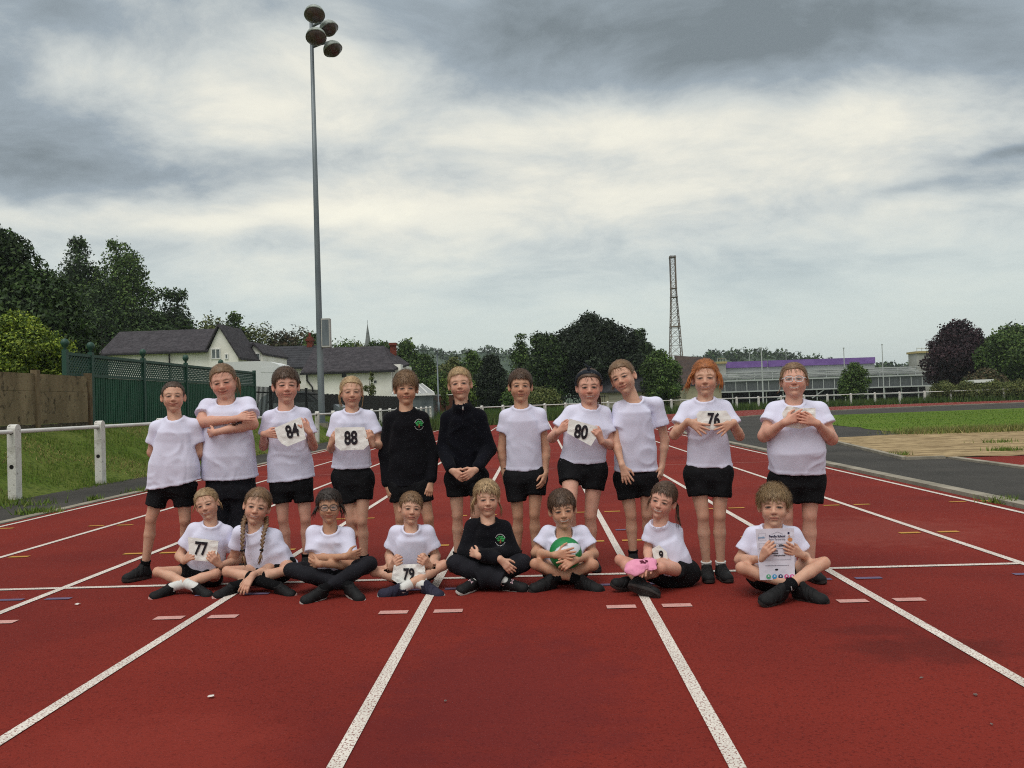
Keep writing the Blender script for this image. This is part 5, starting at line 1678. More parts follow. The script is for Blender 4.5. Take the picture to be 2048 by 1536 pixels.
def lock(path, r0, r1, n=7, col=None):
    q = MB().tube(path, list(np.linspace(r0, r1, len(path))), n)
    return np.concatenate(q.V), q.F
# ------------------------------------------------------------------ people
SKIN = {'fair': (0.61, 0.355, 0.25), 'pink': (0.63, 0.345, 0.255), 'tan': (0.50, 0.27, 0.17), 'warm': (0.56, 0.315, 0.205)}
HC = {'blond': (0.52, 0.36, 0.19), 'dkblond': (0.42, 0.285, 0.15), 'ltbrown': (0.24, 0.142, 0.074), 'brown': (0.105, 0.060, 0.036), 'dark': (0.036, 0.024, 0.019),
      'ginger': (0.44, 0.145, 0.036), 'buzz': (0.10, 0.062, 0.042), 'sand': (0.30, 0.20, 0.10)}
UP = np.array((0, 0, 1.0))
def head_frame(c, yaw, pitch, roll):
    to = CAM-c; to[2] *= 0.35
    fw = unit(to)
    rt = unit(np.cross(UP, fw))                            # viewer's right
    if rt[0] < 0: rt = -rt
    y = math.radians(yaw); fw, rt = fw*math.cos(y)+rt*math.sin(y), rt*math.cos(y)-fw*math.sin(y)
    u = UP-fw*(UP@fw); u = unit(u)
    p = math.radians(pitch); fw, u = fw*math.cos(p)+u*math.sin(p), u*math.cos(p)-fw*math.sin(p)
    r_ = math.radians(roll); u, rt = u*math.cos(r_)+rt*math.sin(r_), rt*math.cos(r_)-u*math.sin(r_)
    return [rt, fw, u]

PEOPLE = {}
def person(key, label, Y0, head, neck, sh, el, wr, hand, hem, hip, kn, an, skin='fair', bulk=1.0, top='tee', bottom='shorts', shorts=0.5,
           sleeve=0.62, sock=None, shoe='black', hair=None, look=None, dr=0.60, belly=0.0, hem_cut=True, chest=None, seated=False, fat=1.0, armb=1.0, legb=None,
           waist=None, vneck=False, ears=1.0, shoe_s=1.0, group='children of the school team', extra_tee=None, headup=None):
    legb = (legb or bulk)*(0.94 if seated else 1.05)
    shoe_s = shoe_s*(0.90 if seated else 0.95)
    def A(q, dy=0.0):
        return at(q[0], q[1], Y0+(q[2] if len(q) > 2 else 0.0)+dy)
    look = dict(look or {}); hair = dict(hair or {})
    hpx = head[3]
    hY = Y0+head[2]
    s = hpx*hY/F_PX/0.214
    hc = at(head[0], head[1], hY)
    R = head_frame(hc, *head[4:7])
    N = A(neck)
    SH = [A(sh[0]), A(sh[1])]; EL = [A(el[0]), A(el[1])]; WR = [A(wr[0]), A(wr[1])]
    pel = A(hip)
    _m = (SH[0]+SH[1])/2; SH = [q+(_m-q)*0.09-UP*0.010 for q in SH]
    h0, h1 = A(hem[0]), A(hem[1])
    hemC = (h0+h1)/2
    KN = [A(kn[0]), A(kn[1])]
    AN = []; TOE = []; UPV = []
    for i in range(2):
        a = an[i]
        if seated:
            AN.append(A(a[0])); TOE.append(unit(A(a[1])-A(a[0]))); UPV.append(np.array(a[2], float))
        else:
            p = at(a[0], 1100, Y0+a[1]); p[2] = 0.072*shoe_s
            AN.append(p); y = math.radians(a[2]); TOE.append(np.array((math.sin(y), -math.cos(y), 0))); UPV.append(UP)
    lat = unit(SH[1]-SH[0])
    axis = unit(N-hemC)
    lat = unit(lat-axis*(lat@axis)); dep = np.cross(axis, lat)        # dep points away from the camera when lat is +X
    if dep[1] < 0: dep = -dep
    sw = np.linalg.norm(SH[1]-SH[0])/2
    hw = np.linalg.norm(h1-h0)/2
    HJ = [pel-lat*0.072*legb, pel+lat*0.072*legb]
    root = thing('person', label, 'person', (hemC[0], Y0, 0.0), group)
    # ---------------- body
    pts = np.array([hc]+SH+EL+WR+KN+AN+[pel])
    fine = [(hc-0.125*s, hc+0.125*s)]
    HD = []
    for i in range(2):
        hd = dict(hand[i] or {})
        if hd.get('hide'): HD.append(None); continue
        tip = A(hd['tip'])
        d = unit(tip-WR[i]); HD.append((d, hd))
        cc = WR[i]+d*0.065
        fine.append((cc-0.075, cc+0.075))
    f = Field(pts.min(0)-0.17, pts.max(0)+0.17, 0.0108)
    C = chest or sw*0.97
    wst = waist or hw*0.97
    L = np.linalg.norm(N-hemC)
    base = hemC-axis*0.05
    shb = np.mean([(q-hemC)@axis for q in SH])
    st = [(base, hw*1.05, hw*dr*1.06), (hemC, hw*1.02, hw*dr*1.03), (hemC+axis*L*0.32-dep*belly, wst, wst*dr+belly*0.6), (hemC+axis*L*0.66, C, C*dr*1.02), (hemC+axis*shb*0.93, sw*0.86, sw*0.58), (hemC+axis*max(L*0.97, shb*1.03), sw*0.40, sw*0.40)]
    f.loft([(base, hw*0.80, hw*dr*0.72), (hemC, hw*0.88, hw*dr*0.82)]+st[2:], lat, dep, 0.02, 0.020)
    f.ell(pel+UP*0.02, (0.085*bulk, 0.065*bulk, 0.07*bulk), None, 0.03)
    nk = hc+s*(R[0]*0-R[1]*0.018-R[2]*0.055)
    f.rc(N-axis*0.03+dep*0.012, nk, 0.047*s*fat, 0.043*s*fat, 0.025)
    for i in range(2):
        f.rc(N+dep*0.012, SH[i], 0.028, 0.030*bulk, 0.03)
        f.rc(SH[i], EL[i], 0.034*armb, 0.0285*armb, 0.02)
        ml = EL[i]*0.7+WR[i]*0.3
        f.rc(EL[i], ml, 0.0285*armb, 0.0280*armb, 0.015); f.rc(ml, WR[i], 0.0275*armb, 0.0185*(0.6+0.4*armb), 0.015)
        if HD[i] is not None:
            f.rc(WR[i], WR[i]+HD[i][0]*0.03, 0.0185*(0.6+0.4*armb), 0.016, 0.012)
        f.rc(HJ[i], KN[i], 0.057*legb, 0.0345*legb, 0.03)
        sd = unit(AN[i]-KN[i]); bk = HJ[i]-KN[i]; bk = bk-sd*(bk@sd)
        bk = unit(bk) if np.linalg.norm(bk) > 0.1 else np.array((0, 1.0, 0))
        f.ell(KN[i]-bk*0.009, np.array((0.025, 0.025, 0.034))*legb, None, 0.012)
        mc = KN[i]+(AN[i]-KN[i])*0.33+bk*0.009
        f.rc(KN[i], mc, 0.0310*legb, 0.0350*legb, 0.012); f.rc(mc, AN[i]-sd*0.02, 0.0350*legb, 0.0225*(0.5+0.5*legb), 0.012)
        f.rc(AN[i]-sd*0.02, AN[i]-UPV[i]*0.03, 0.0215, 0.0225, 0.015)
        f.rc(AN[i]-UPV[i]*0.035, AN[i]-UPV[i]*0.04+TOE[i]*0.07, 0.024, 0.020, 0.02)
    V, Fq = f.mesh()
    tris = []
    def graft(g, p, n_, V, Fq):
        """replace what lies beyond plane (p, n_) by the finer mesh of g, rings zipped together"""
        reach = 0.16
        nearb = ((V-p)**2).sum(1) < 0.30**2
        beyond = ((V-p)@n_ > 0) & (((V-p)**2).sum(1) < reach**2)
        if n_ is nkd: beyond = ((V-p)@n_ > 0) & (np.linalg.norm((V-p)-np.outer((V-p)@n_, n_), axis=1) < 0.072)
        keep = ~beyond[Fq].any(1)
        before = set(border(Fq).tolist())
        F1 = Fq[keep]
        ra = np.array([i for i in border(F1).tolist() if i not in before], dtype=np.int64)
        ra = np.array([i for i in ra if True], dtype=np.int64)
        Vg, Fg = g.mesh(); Vg, Fg = cut_mesh(Vg, Fg, p+n_*0.004, n_)
        rb = border(Fg)+len(V)
        V = np.concatenate([V, Vg]); Fq = np.concatenate([F1, Fg+len(F1)*0+len(V)-len(Vg)])
        tris.extend(zipper(V, ra, rb, p, n_))
        return V, Fq
    nkd = unit(nk-(N-axis*0.03+dep*0.012))
    g = Field(hc-0.135*s, hc+0.135*s, 0.0036)
    np_ = N-axis*0.018
    g2lo, g2hi = np.minimum(hc-0.135*s, np_-0.075), np.maximum(hc+0.135*s, np_+0.075)
    g = Field(g2lo, g2hi, 0.0036)
    g.rc(N-axis*0.03+dep*0.012, nk, 0.047*s*fat, 0.043*s*fat, 0.025)
    add_head(g, hc, R, s, fat, ears, look.get('smile', 0.5))
    V, Fq = graft(g, np_, nkd, V, Fq)
    for i in range(2):
        if HD[i] is None: continue
        d, hd = HD[i]
        fa = unit(WR[i]-EL[i])
        cc = WR[i]+d*0.055
        g = Field(np.minimum(cc-0.095, WR[i]-0.045), np.maximum(cc+0.095, WR[i]+0.045), 0.0037)
        ml = EL[i]*0.7+WR[i]*0.3
        g.rc(ml, WR[i], 0.0275*armb, 0.0185*(0.6+0.4*armb), 0.015)
        g.rc(WR[i], WR[i]+d*0.02, 0.0185*(0.6+0.4*armb), 0.016, 0.012)
        add_hand(g, WR[i]+d*0.008, d, hd.get('n', (0, 1, 0)), i == 0, hd.get('curl', 0.3), hd.get('spread', 0.1), 0.95*hd.get('hs', 1.0), hd.get('thumb', 0.6), hd.get('index'))
        p0 = WR[i]-fa*0.022
        beyond = ((V-p0)@fa > 0) & (((V-p0)**2).sum(1) < 0.062**2)
        # keep to the forearm tube: the coarse stub past the wrist only
        t_ = (V-WR[i])@d; rad_ = np.linalg.norm((V-WR[i])-np.outer(t_, d), axis=1)
        t2 = (V-WR[i])@fa; rad2 = np.linalg.norm((V-WR[i])-np.outer(t2, fa), axis=1)
        tube = ((rad_ < 0.030*armb) & (t_ > -0.03)) | ((rad2 < 0.030*armb) & (t2 < 0.02))
        beyond &= tube
        before = border(Fq)
        keep = ~beyond[Fq].any(1)
        F1 = Fq[keep]
        ra = np.setdiff1d(border(F1), before)
        ra = ra[((V[ra]-p0)**2).sum(1) < 0.05**2]
        Vg, Fg = g.mesh(); Vg, Fg = cut_mesh(Vg, Fg, p0+fa*0.003, fa)
        rb = border(Fg)
        rb = rb[((Vg[rb]-p0)**2).sum(1) < 0.05**2]
        nV = len(V)
        V = np.concatenate([V, Vg]); Fq = np.concatenate([F1, Fg+nV])
        tris.extend(zipper(V, ra, rb+nV, p0, fa))
    Fq = [list(q) for q in Fq.tolist()]+[list(map(int, t)) for t in tris]
    used = np.zeros(len(V), bool); used[[i for q in Fq for i in q]] = True
    mp_ = (np.cumsum(used)-1).tolist(); V = V[used]; Fq = [[mp_[i] for i in q] for q in Fq]
    sk = np.array(SKIN[skin]) if isinstance(skin, str) else np.array(skin)
    cols = head_colors(V, hc, R, s, sk, look)
    def redden(p, r_, amt, tint):
        m = (np.exp(-(((V-p)**2).sum(1))/r_**2)*amt)[:, None]
        cols[:] = cols*(1-m)+cols*np.array(tint)*m
    for i in range(2):
        redden(KN[i], 0.06, 0.5, (0.86, 0.66, 0.62)); redden(EL[i], 0.05, 0.35, (0.95, 0.75, 0.72))
        if HD[i] is not None: redden(WR[i]+HD[i][0]*0.1, 0.06, 0.35, (0.98, 0.76, 0.74))
    for q in (-1, 1): redden(hc+s*(R[0]*q*0.082*WX), 0.02, 0.4, (1.0, 0.7, 0.66))
    body = part('body', V, Fq, M_SKIN, root, True, cols)
    # ---------------- top
    lo, hi = pts.min(0)-0.16, pts.max(0)+0.16
    lo[2] = max(lo[2], min(h0[2], h1[2], *(q[2] for q in WR))-0.09)
    f = Field(lo, hi, 0.0070)
    m_top = {'tee': M_TEE, 'sweat': M_SWEAT, 'zip': M_ZIPTOP}[top]
    f.loft(st, lat, dep, 0.02, 0.0)
    hn = np.cross(unit(h1-h0), dep); hn = hn if hn[2] < 0 else -hn
    zcap = (hi[0], hi[1], max(h0[2], h1[2])+0.06)
    sl, X_, Y_, Z_ = f.sub([a_[0] for a_ in f.ax], zcap)
    hd_ = (X_-hemC[0])*hn[0]+(Y_-hemC[1])*hn[1]+(Z_-hemC[2])*hn[2]
    f.D[sl] = np.minimum(f.D[sl], np.maximum(f.D[sl]-0.0022, -hd_-0.018)).astype(np.float32)
    f.plane(hemC, hn, None, zcap)
    f.folds(0.0052 if top == 'tee' else 0.008, (9, 9, 3.4) if not seated else (11, 11, 7), hemC[0]*9.7, 1.5)
    for i in range(2):
        f.rc(N+dep*0.014+axis*0.004, SH[i]-axis*0.002, 0.034, 0.040*bulk, 0.035)
        if top == 'tee':
            e = SH[i]+(EL[i]-SH[i])*sleeve
            f.rc(SH[i], e, 0.043*(0.4+0.6*armb), 0.052*(0.35+0.65*armb), 0.03, flat=True)
            e2 = SH[i]+(EL[i]-SH[i])*(sleeve-0.10)
            f.rc(e2, e, 0.0530*(0.35+0.65*armb), 0.0545*(0.35+0.65*armb), 0.002, flat=True)
        else:
            f.rc(SH[i], EL[i], 0.047*armb, 0.046*armb, 0.03); f.rc(EL[i], EL[i]*0.12+WR[i]*0.88, 0.046*armb, 0.039*armb, 0.02)
            f.rc(EL[i]*0.14+WR[i]*0.86, EL[i]*0.02+WR[i]*0.98, 0.033, 0.030, 0.006, flat=True)
    f.folds(0.0007, (23, 23, 14), hemC[0]*3.3+4, 0.8)
    fwd = -dep
    if top == 'zip':
        f.rc(N-axis*0.01, N*0.5+(nk-axis*0.012)*0.5+dep*0.004, 0.058*s, 0.055*s, 0.02, flat=True)
        f.rc(N+axis*0.02, nk+axis*0.06+fwd*0.02, 0.047*s, 0.047*s, 0.0, 'cut')
    else:
        nc = N+axis*0.018+dep*0.010-(axis*0.010 if vneck else 0)
        ne = nc+axis*0.10+fwd*(0.10 if vneck else 0.075)
        r0_, r1_ = 0.050*s*fat, 0.066*s*fat
        g = Field(nc-0.14, nc+0.14, 0.0066); g.rc(nc, ne, r0_+0.014, r1_+0.014, 0.0)
        sl, X_, Y_, Z_ = f.sub(nc-0.10, nc+0.10)
        ab = ne-nc; LL_ = ab@ab
        q0, q1, q2 = X_-nc[0], Y_-nc[1], Z_-nc[2]
        t_ = np.clip((q0*ab[0]+q1*ab[1]+q2*ab[2])/LL_, 0, 1)
        dc = np.sqrt((q0-t_*ab[0])**2+(q1-t_*ab[1])**2+(q2-t_*ab[2])**2)-(r0_+(r1_-r0_)*t_)
        f.D[sl] = np.minimum(f.D[sl], np.maximum(f.D[sl]-0.0020, dc-0.017)).astype(np.float32)
        f.D[sl] = np.maximum(f.D[sl], -dc).astype(np.float32)
    V, Fq = f.mesh()
    part({'tee': 't_shirt', 'sweat': 'sweatshirt', 'zip': 'fleece_top'}[top], V, Fq, m_top, root, True)
    if extra_tee:                                          # a white hem showing below the top
        f = Field(hemC-0.26, hemC+0.26, 0.0066)
        f.loft([(hemC-axis*extra_tee, hw*0.97, hw*dr*0.97), (hemC+axis*0.03, hw*0.95, hw*dr*0.95)], lat, dep, 0.0)
        f.folds(0.004, (14, 14, 8), 3.0, 0.8)
        V, Fq = f.mesh(); part('t_shirt', V, Fq, M_TEE, root, True)
    # ---------------- shorts, leggings or trousers
    f = Field(pts.min(0)-0.16, np.array((pts.max(0)[0]+0.16, pts.max(0)[1]+0.16, hemC[2]+0.14)), 0.0092)
    wb = hw-0.016; wd = hw*dr-0.014
    if not seated:
        f.loft([(pel-UP*0.035, wb*0.90, max(wd*0.95, 0.075)), (pel+UP*0.02, wb, max(wd, 0.078)), (hemC-axis*0.008, wb, max(wd, 0.07)), (hemC+axis*0.03, wb*0.94, wd*0.92)], lat, dep, 0.03)
    else:
        f.ell(pel, np.array((0.112, 0.095, 0.090))*bulk, None, 0.02)
        f.rc(pel, hemC-axis*0.04, 0.080*bulk, 0.06*bulk, 0.03)
    f.rc(HJ[0]-UP*0.01, HJ[1]-UP*0.01, 0.066*legb, None, 0.02); f.ell(pel-UP*0.03, np.array((0.07, 0.072, 0.062))*legb, None, 0.02)
    for i in range(2):
        if bottom == 'shorts':
            e = HJ[i]+(KN[i]-HJ[i])*(shorts[i] if isinstance(shorts, (tuple, list)) else shorts)
            f.rc(HJ[i], e, 0.070*legb, 0.064*legb, 0.03, flat=True)
        else:
            ex = 0.010 if bottom == 'leggings' else 0.020
            f.rc(HJ[i], KN[i], 0.066*legb+ex, 0.036*legb+ex, 0.03)
            sd = unit(AN[i]-KN[i])
            f.rc(KN[i], KN[i]+(AN[i]-KN[i])*0.35, 0.035*legb+ex, 0.036*legb+ex, 0.02)
            f.rc(KN[i]+(AN[i]-KN[i])*0.35, AN[i]-sd*(0.035 if bottom == 'leggings' else 0.01), 0.036*legb+ex, (0.026 if bottom == 'leggings' else 0.052)+ex*0.5, 0.02, flat=True)
    f.folds(0.006, (14, 14, 9), hemC[0]*5.1+9, 1.0)
    if seated: f.plane((0, 0, 0.006), (0, 0, -1))
    V, Fq = f.mesh()
    part({'shorts': 'shorts', 'leggings': 'leggings', 'trousers': 'trousers'}[bottom], V, Fq, M_SHORTS if bottom == 'shorts' else M_LEGG, root, True)
    # ---------------- socks and shoes
    sock = sock or ('black', 0.16)
    for i in range(2):
        sm = M_SOCKB if sock[0] == 'black' else M_SOCKW
        sd = unit(AN[i]-KN[i]); LL = np.linalg.norm(AN[i]-KN[i])
        fr = sock[1]
        if fr > 0 and bottom in ('shorts', 'leggings') or sock[0] == 'white':
            nst = 10
            bkv = HJ[i]-KN[i]; bkv = bkv-sd*(bkv@sd); bkv = unit(bkv) if np.linalg.norm(bkv) > 0.1 else np.array((0, 1.0, 0))
            path = []; rad = []
            for k in range(nst+1):
                t = 1-fr+fr*k/nst
                rbody = np.interp(t, [0, 0.33, 0.94, 1.0], [0.0345*legb, 0.0360*legb, 0.0240*(0.5+0.5*legb), 0.0245])
                off = bkv*0.012*max(0, 1-abs(t-0.33)/0.5)
                path.append(KN[i]+(AN[i]-KN[i])*t+off); rad.append(rbody+0.0055+(0.0015 if k < 2 else 0)+0.0012*math.sin(k*2.1))
            path.append(AN[i]-UPV[i]*0.03); rad.append(0.031)
            MB().tube(path, rad, 16).build('sock', sm, root, True)
        put_shoe(root, shoe, AN[i], TOE[i], UPV[i], shoe_s)
    # ---------------- hair
    col = np.array(HC[hair.get('col', 'brown')])
    Vh, Fh = hair_cap(hc, R, s, hair, hair.get('seed', len(PEOPLE)+1.0))
    vs_, fs_, cs_ = [Vh], [list(q) for q in Fh.tolist()], [np.tile(col, (len(Vh), 1))*(0.9+0.2*vnoise(Vh*70))[:, None]]
    nv = len(Vh)
    def addm(V_, F_, c_):
        nonlocal nv
        vs_.append(np.asarray(V_)); fs_.extend([[i+nv for i in q] for q in F_]); cs_.append(c_); nv += len(V_)
    def HP(q): return hc+s*(R[0]*q[0]*WX+R[1]*q[1]+R[2]*q[2])
    tgt = HP(hair.get('tie', (0, -0.10, 0.0)))
    mode = hair.get('mode', 'short')
    addm(*strands(Vh, Fh, hc, R, s, mode, hair.get('n', 900), hair.get('len', 0.028)*s, hair.get('lift', 0.004), hair.get('w', 0.0016), col, 3, tgt, hair.get('mess', 0.016), hair.get('wild', 0.12)))
    if hair.get('fringe'):
        q_ = (Vh-hc)@np.array(R).T/s
        cen = q_[Fh].mean(1)
        selF = Fh[(cen[:, 1] > 0.045) & (cen[:, 2] > 0.035) & (cen[:, 2] < 0.1)]
        if len(selF): addm(*strands(Vh, selF, hc, R, s, 'fringe', 160, hair['fringe']*s, 0.003, 0.0028, col, 5))
    rg = np.random.default_rng(11)
    for lk in hair.get('locks', ()):                       # loose locks: bundles of fine tapering strands along a local path
        pth = np.array([HP((q[0]*1.10, q[1], q[2])) for q in lk[0]]); nn = lk[2] if len(lk) > 2 else 9
        for k in range(nn):
            j = rg.normal(0, lk[1]*0.55, 3)
            grow = np.linspace(0.4, 1.5, len(pth))[:, None]
            pp = pth+j*grow
            V_, F_ = lock(list(pp), lk[1]*0.32, lk[1]*0.05, 5)
            addm(V_, F_, np.tile(col*rg.uniform(0.7, 1.3), (len(V_), 1)))
    for br in hair.get('braids', ()):
        pth = [A(q) for q in br]
        f = Field(np.min(pth, 0)-0.05, np.max(pth, 0)+0.05, 0.0045)
        Lb = np.cumsum([0]+[np.linalg.norm(pth[i+1]-pth[i]) for i in range(len(pth)-1)])
        nseg = int(Lb[-1]/0.0125)
        P_ = np.array(pth)
        def along(t): return np.array([np.interp(t, Lb, P_[:, k]) for k in range(3)])
        for k in range(nseg):
            t0 = Lb[-1]*k/nseg; p0_ = along(t0); p1_ = along(min(Lb[-1], t0+0.02)); d_ = unit(p1_-p0_)
            sd_ = unit(np.cross(d_, (0, 1, 0)))*(1 if k % 2 else -1)
            tap = 1-0.25*k/nseg
            if k > nseg-5: tap *= 0.72
            f.rc(p0_+sd_*0.0105*tap, p0_+d_*0.016-sd_*0.002, 0.0095*tap, 0.008*tap, 0.002)
        V_, F_ = f.mesh(); addm(V_, F_.tolist(), np.tile(col, (len(V_), 1))*(0.85+0.3*vnoise(V_*90))[:, None])
        e_ = pth[-1]; d_ = unit(pth[-1]-pth[-2])
        for k in range(14):
            j = rg.normal(0, 0.006, 3)
            V_, F_ = lock([e_+j*0.4, e_+d_*0.025+j, e_+d_*0.055+j*1.3+rg.normal(0, 0.003, 3)], 0.004, 0.0008, 5)
            addm(V_, F_, np.tile(col*rg.uniform(0.8, 1.4), (len(V_), 1)))
    part('hair', np.concatenate(vs_), fs_, M_HAIR, root, True, np.concatenate(cs_))
    info = dict(root=root, hc=hc, R=R, s=s, N=N, lat=lat, axis=axis, dep=dep, SH=SH, EL=EL, WR=WR, KN=KN, AN=AN, Y0=Y0, HP=HP, A=A, hw=hw, sw=sw, hemC=hemC, dr=dr)
    PEOPLE[key] = info
    return info

CAMN, INN = (0, -1, 0), (0, 1, 0)                        # palm towards the camera / away from it
SHORT = dict(mode='short', thick=0.010, top=0.014, jag=0.006, side=-0.012, nape=-0.058, n=3600, len=0.020, lift=0.0022, w=0.0008)
TIED = dict(mode='back', thick=0.0055, top=0.010, front=0.064, jag=0.004, side=0.002, nape=-0.045, n=2800, len=0.05, lift=0.0012, w=0.0008, rough=0.0008, tie=(0, -0.11, -0.005))
#PERSONS_STANDING
person('S1', 'child in white T-shirt standing leftmost with hands behind the back', 5.68, (346.5, 794, -0.02, 64, 0, 4, 0), (349, 838, -0.05),
       ((310, 852, 0), (392, 848, 0)), ((303, 905, 0.03), (401, 905, 0.03)), ((330, 940, 0.15), (378, 940, 0.15)), ({'hide': 1}, {'hide': 1}),
       ((299, 977), (399, 959)), (345, 970), ((302, 1037, -0.03), (370, 1040, 0.0)), ((289, 0.0, -32), (371, 0.1, 15)), 'fair', 1.0, shorts=(0.66, 0.60), legb=0.98,
       hair=dict(SHORT, col='buzz', thick=0.004, top=0.005, n=3000, len=0.006, lift=0.003, w=0.0008, rough=0.0005, front=0.062), look=dict(smile=0.7, open=0.0032, browc=(0.16, 0.09, 0.06)), ears=1.25, shoe_s=1.08)
person('S2', 'child in white T-shirt and black leggings standing with folded arms', 5.80, (447, 764, -0.03, 71, -8, -6, -8), (452, 806, -0.05),
       ((411, 810, 0), (499, 806, 0)), ((402, 845, -0.10), (505, 848, -0.10)), ((470, 838, -0.19), (431, 865, -0.21)),
       (dict(tip=(500, 832, -0.17), n=(0.2, 0.9, -0.3), curl=0.15), dict(tip=(408, 868, -0.13), n=(0, 1, 0.1), curl=0.45)),
       ((408, 957), (513, 953)), (462, 985), ((445, 1055, -0.02), (480, 1055, -0.02)), ((440, 0.0, -10), (488, 0.0, 10)), 'pink', 1.22, bottom='leggings', sleeve=0.55, armb=1.32,
       fat=1.14, legb=1.12, dr=0.66, belly=0.012, chest=0.165, hair=dict(TIED, col='ltbrown', locks=[([(0.055, -0.05, 0.03), (0.085, -0.02, 0.0), (0.088, 0.0, -0.04), (0.080, 0.02, -0.085)], 0.016, 16),
       ([(-0.06, 0.02, 0.045), (-0.078, 0.02, 0.02), (-0.080, 0.01, -0.02)], 0.004, 5)]), look=dict(smile=0.5, open=0.003, blush=1.0, browc=(0.25, 0.14, 0.09)))
person('S3', 'standing child holding the tilted bib numbered 84', 5.86, (572, 772, -0.02, 73, 4, 2, 0), (571, 818, -0.05),
       ((535, 832, 0), (612, 826, 0)), ((527, 893, 0.0), (627, 893, 0.0)), ((527, 868, -0.16), (619, 864, -0.16)),
       (dict(tip=(556, 868, -0.19), n=(0.1, 1, 0.1), curl=0.12, thumb=0.3), dict(tip=(602, 845, -0.19), n=(-0.5, 0.8, 0), curl=0.55, thumb=0.5)),
       ((538, 964), (627, 953)), (583, 968), ((566, 1038, -0.02), (611, 1038, -0.02)), ((575, 0.0, -8), (612, 0.0, 12)), 'pink', 1.0, shorts=0.54,
       hair=dict(SHORT, col='brown', thick=0.009, top=0.014, front=0.046, fringe=0.02), look=dict(smile=0.35, open=0.0028, blush=0.8), ears=1.1, legb=0.98)
person('S4', 'standing child in short white T-shirt holding the bib numbered 88', 5.76, (703, 785, -0.02, 63, 3, 2, 0), (704, 823, -0.05),
       ((672, 834, 0), (741, 831, 0)), ((663, 898, 0.0), (762, 890, -0.02)), ((662, 890, -0.15), (745, 890, -0.15)),
       (dict(tip=(671, 868, -0.20), n=(0.5, 0.8, 0.1), curl=0.75, thumb=0.2), dict(tip=(736, 866, -0.20), n=(-0.5, 0.8, 0.1), curl=0.75, thumb=0.2)),
       ((666, 935), (742, 933)), (706, 955), ((702, 1040, -0.02), (724, 1042, -0.03)), ((704, 0.0, -8), (728, 0.0, 10)), 'fair', 0.97, shorts=(0.62, 0.50),
       hair=dict(TIED, col='blond', locks=[([(-0.066, 0.01, 0.02), (-0.082, 0.0, -0.02), (-0.075, 0.0, -0.07), (-0.062, 0.0, -0.10)], 0.007, 10), ([(0.066, 0.01, 0.02), (0.078, 0.0, -0.03), (0.07, -0.01, -0.09), (0.06, 0.0, -0.115)], 0.005, 8)]),
       look=dict(smile=0.5, open=0.0036, browc=(0.35, 0.22, 0.14)), waist=0.122, hem_cut=True)
person('S5', 'standing child in black sweatshirt with tree crest, arms at sides', 5.72, (812, 778, -0.02, 66, 2, 2, 0), (811, 820, -0.05),
       ((777, 836, 0), (847, 834, 0)), ((771, 908, 0.02), (864, 908, 0.02)), ((775, 972, -0.02), (862, 963, -0.03)),
       (dict(tip=(781, 994, -0.05), n=(0.6, 0.5, 0), curl=0.5), dict(tip=(858, 985, -0.06), n=(-0.4, 0.8, 0), curl=0.5)),
       ((777, 970), (858, 968)), (819, 970), ((801, 1035, -0.02), (857, 1037, -0.02)), ((800, 0.0, -8), (860, 0.0, 8)), 'warm', 1.0, 'sweat', shorts=0.52, legb=0.98,
       hair=dict(SHORT, col='ltbrown', thick=0.012, top=0.020, front=0.040, fringe=0.034, jag=0.012, len=0.034, lift=0.005, mess=0.03, wild=0.3, lumps=((0.02, -0.05, 0.105, 0.025),)), look=dict(smile=0.5, open=0.0048), ears=1.05)
person('S6', 'standing child in navy zip-neck fleece with hands clasped in front', 5.76, (920, 769, -0.02, 66, -2, 4, -4), (923, 812, -0.05),
       ((892, 834, 0), (962, 830, 0)), ((886, 900, 0.0), (979, 899, 0.0)), ((903, 940, -0.17), (953, 938, -0.17)),
       (dict(tip=(933, 962, -0.22), n=(0.3, 0.9, 0), curl=0.4), dict(tip=(922, 960, -0.24), n=(-0.2, 0.9, 0.1), curl=0.5)),
       ((896, 945), (970, 944)), (933, 955), ((915, 1030, -0.02), (952, 1030, -0.02)), ((915, 0.0, -8), (955, 0.0, 8)), 'fair', 1.0, 'zip', shorts=0.50, extra_tee=0.035,
       hair=dict(SHORT, col='blond', thick=0.007, top=0.013, front=0.060, n=3400, len=0.016), look=dict(smile=0.45, open=0.0042, browc=(0.34, 0.2, 0.12)))
person('S7', 'child in white T-shirt standing right of the navy fleece, arms straight down', 5.76, (1041, 773, -0.02, 66, 2, 2, 2), (1043, 815, -0.05),
       ((1009, 830, 0), (1082, 826, 0)), ((1003, 900, 0.02), (1092, 900, 0.0)), ((1008, 944, 0.02), (1091, 945, -0.03)),
       (dict(tip=(1012, 972, 0.0), n=(0.8, 0.4, 0), curl=0.35), dict(tip=(1084, 975, -0.08), n=(-0.8, 0.4, 0), curl=0.35)),
       ((1014, 939), (1085, 937)), (1051, 952), ((1036, 1031, -0.02), (1069, 1028, -0.02)), ((1034, 0.0, -8), (1071, 0.0, 10)), 'warm', 0.98, shorts=(0.64, 0.50), sleeve=0.46,
       hair=dict(SHORT, col='brown', thick=0.009, top=0.014, front=0.050, fringe=0.014), look=dict(smile=0.3, open=0.0048, browc=(0.08, 0.045, 0.03)), ears=1.15)
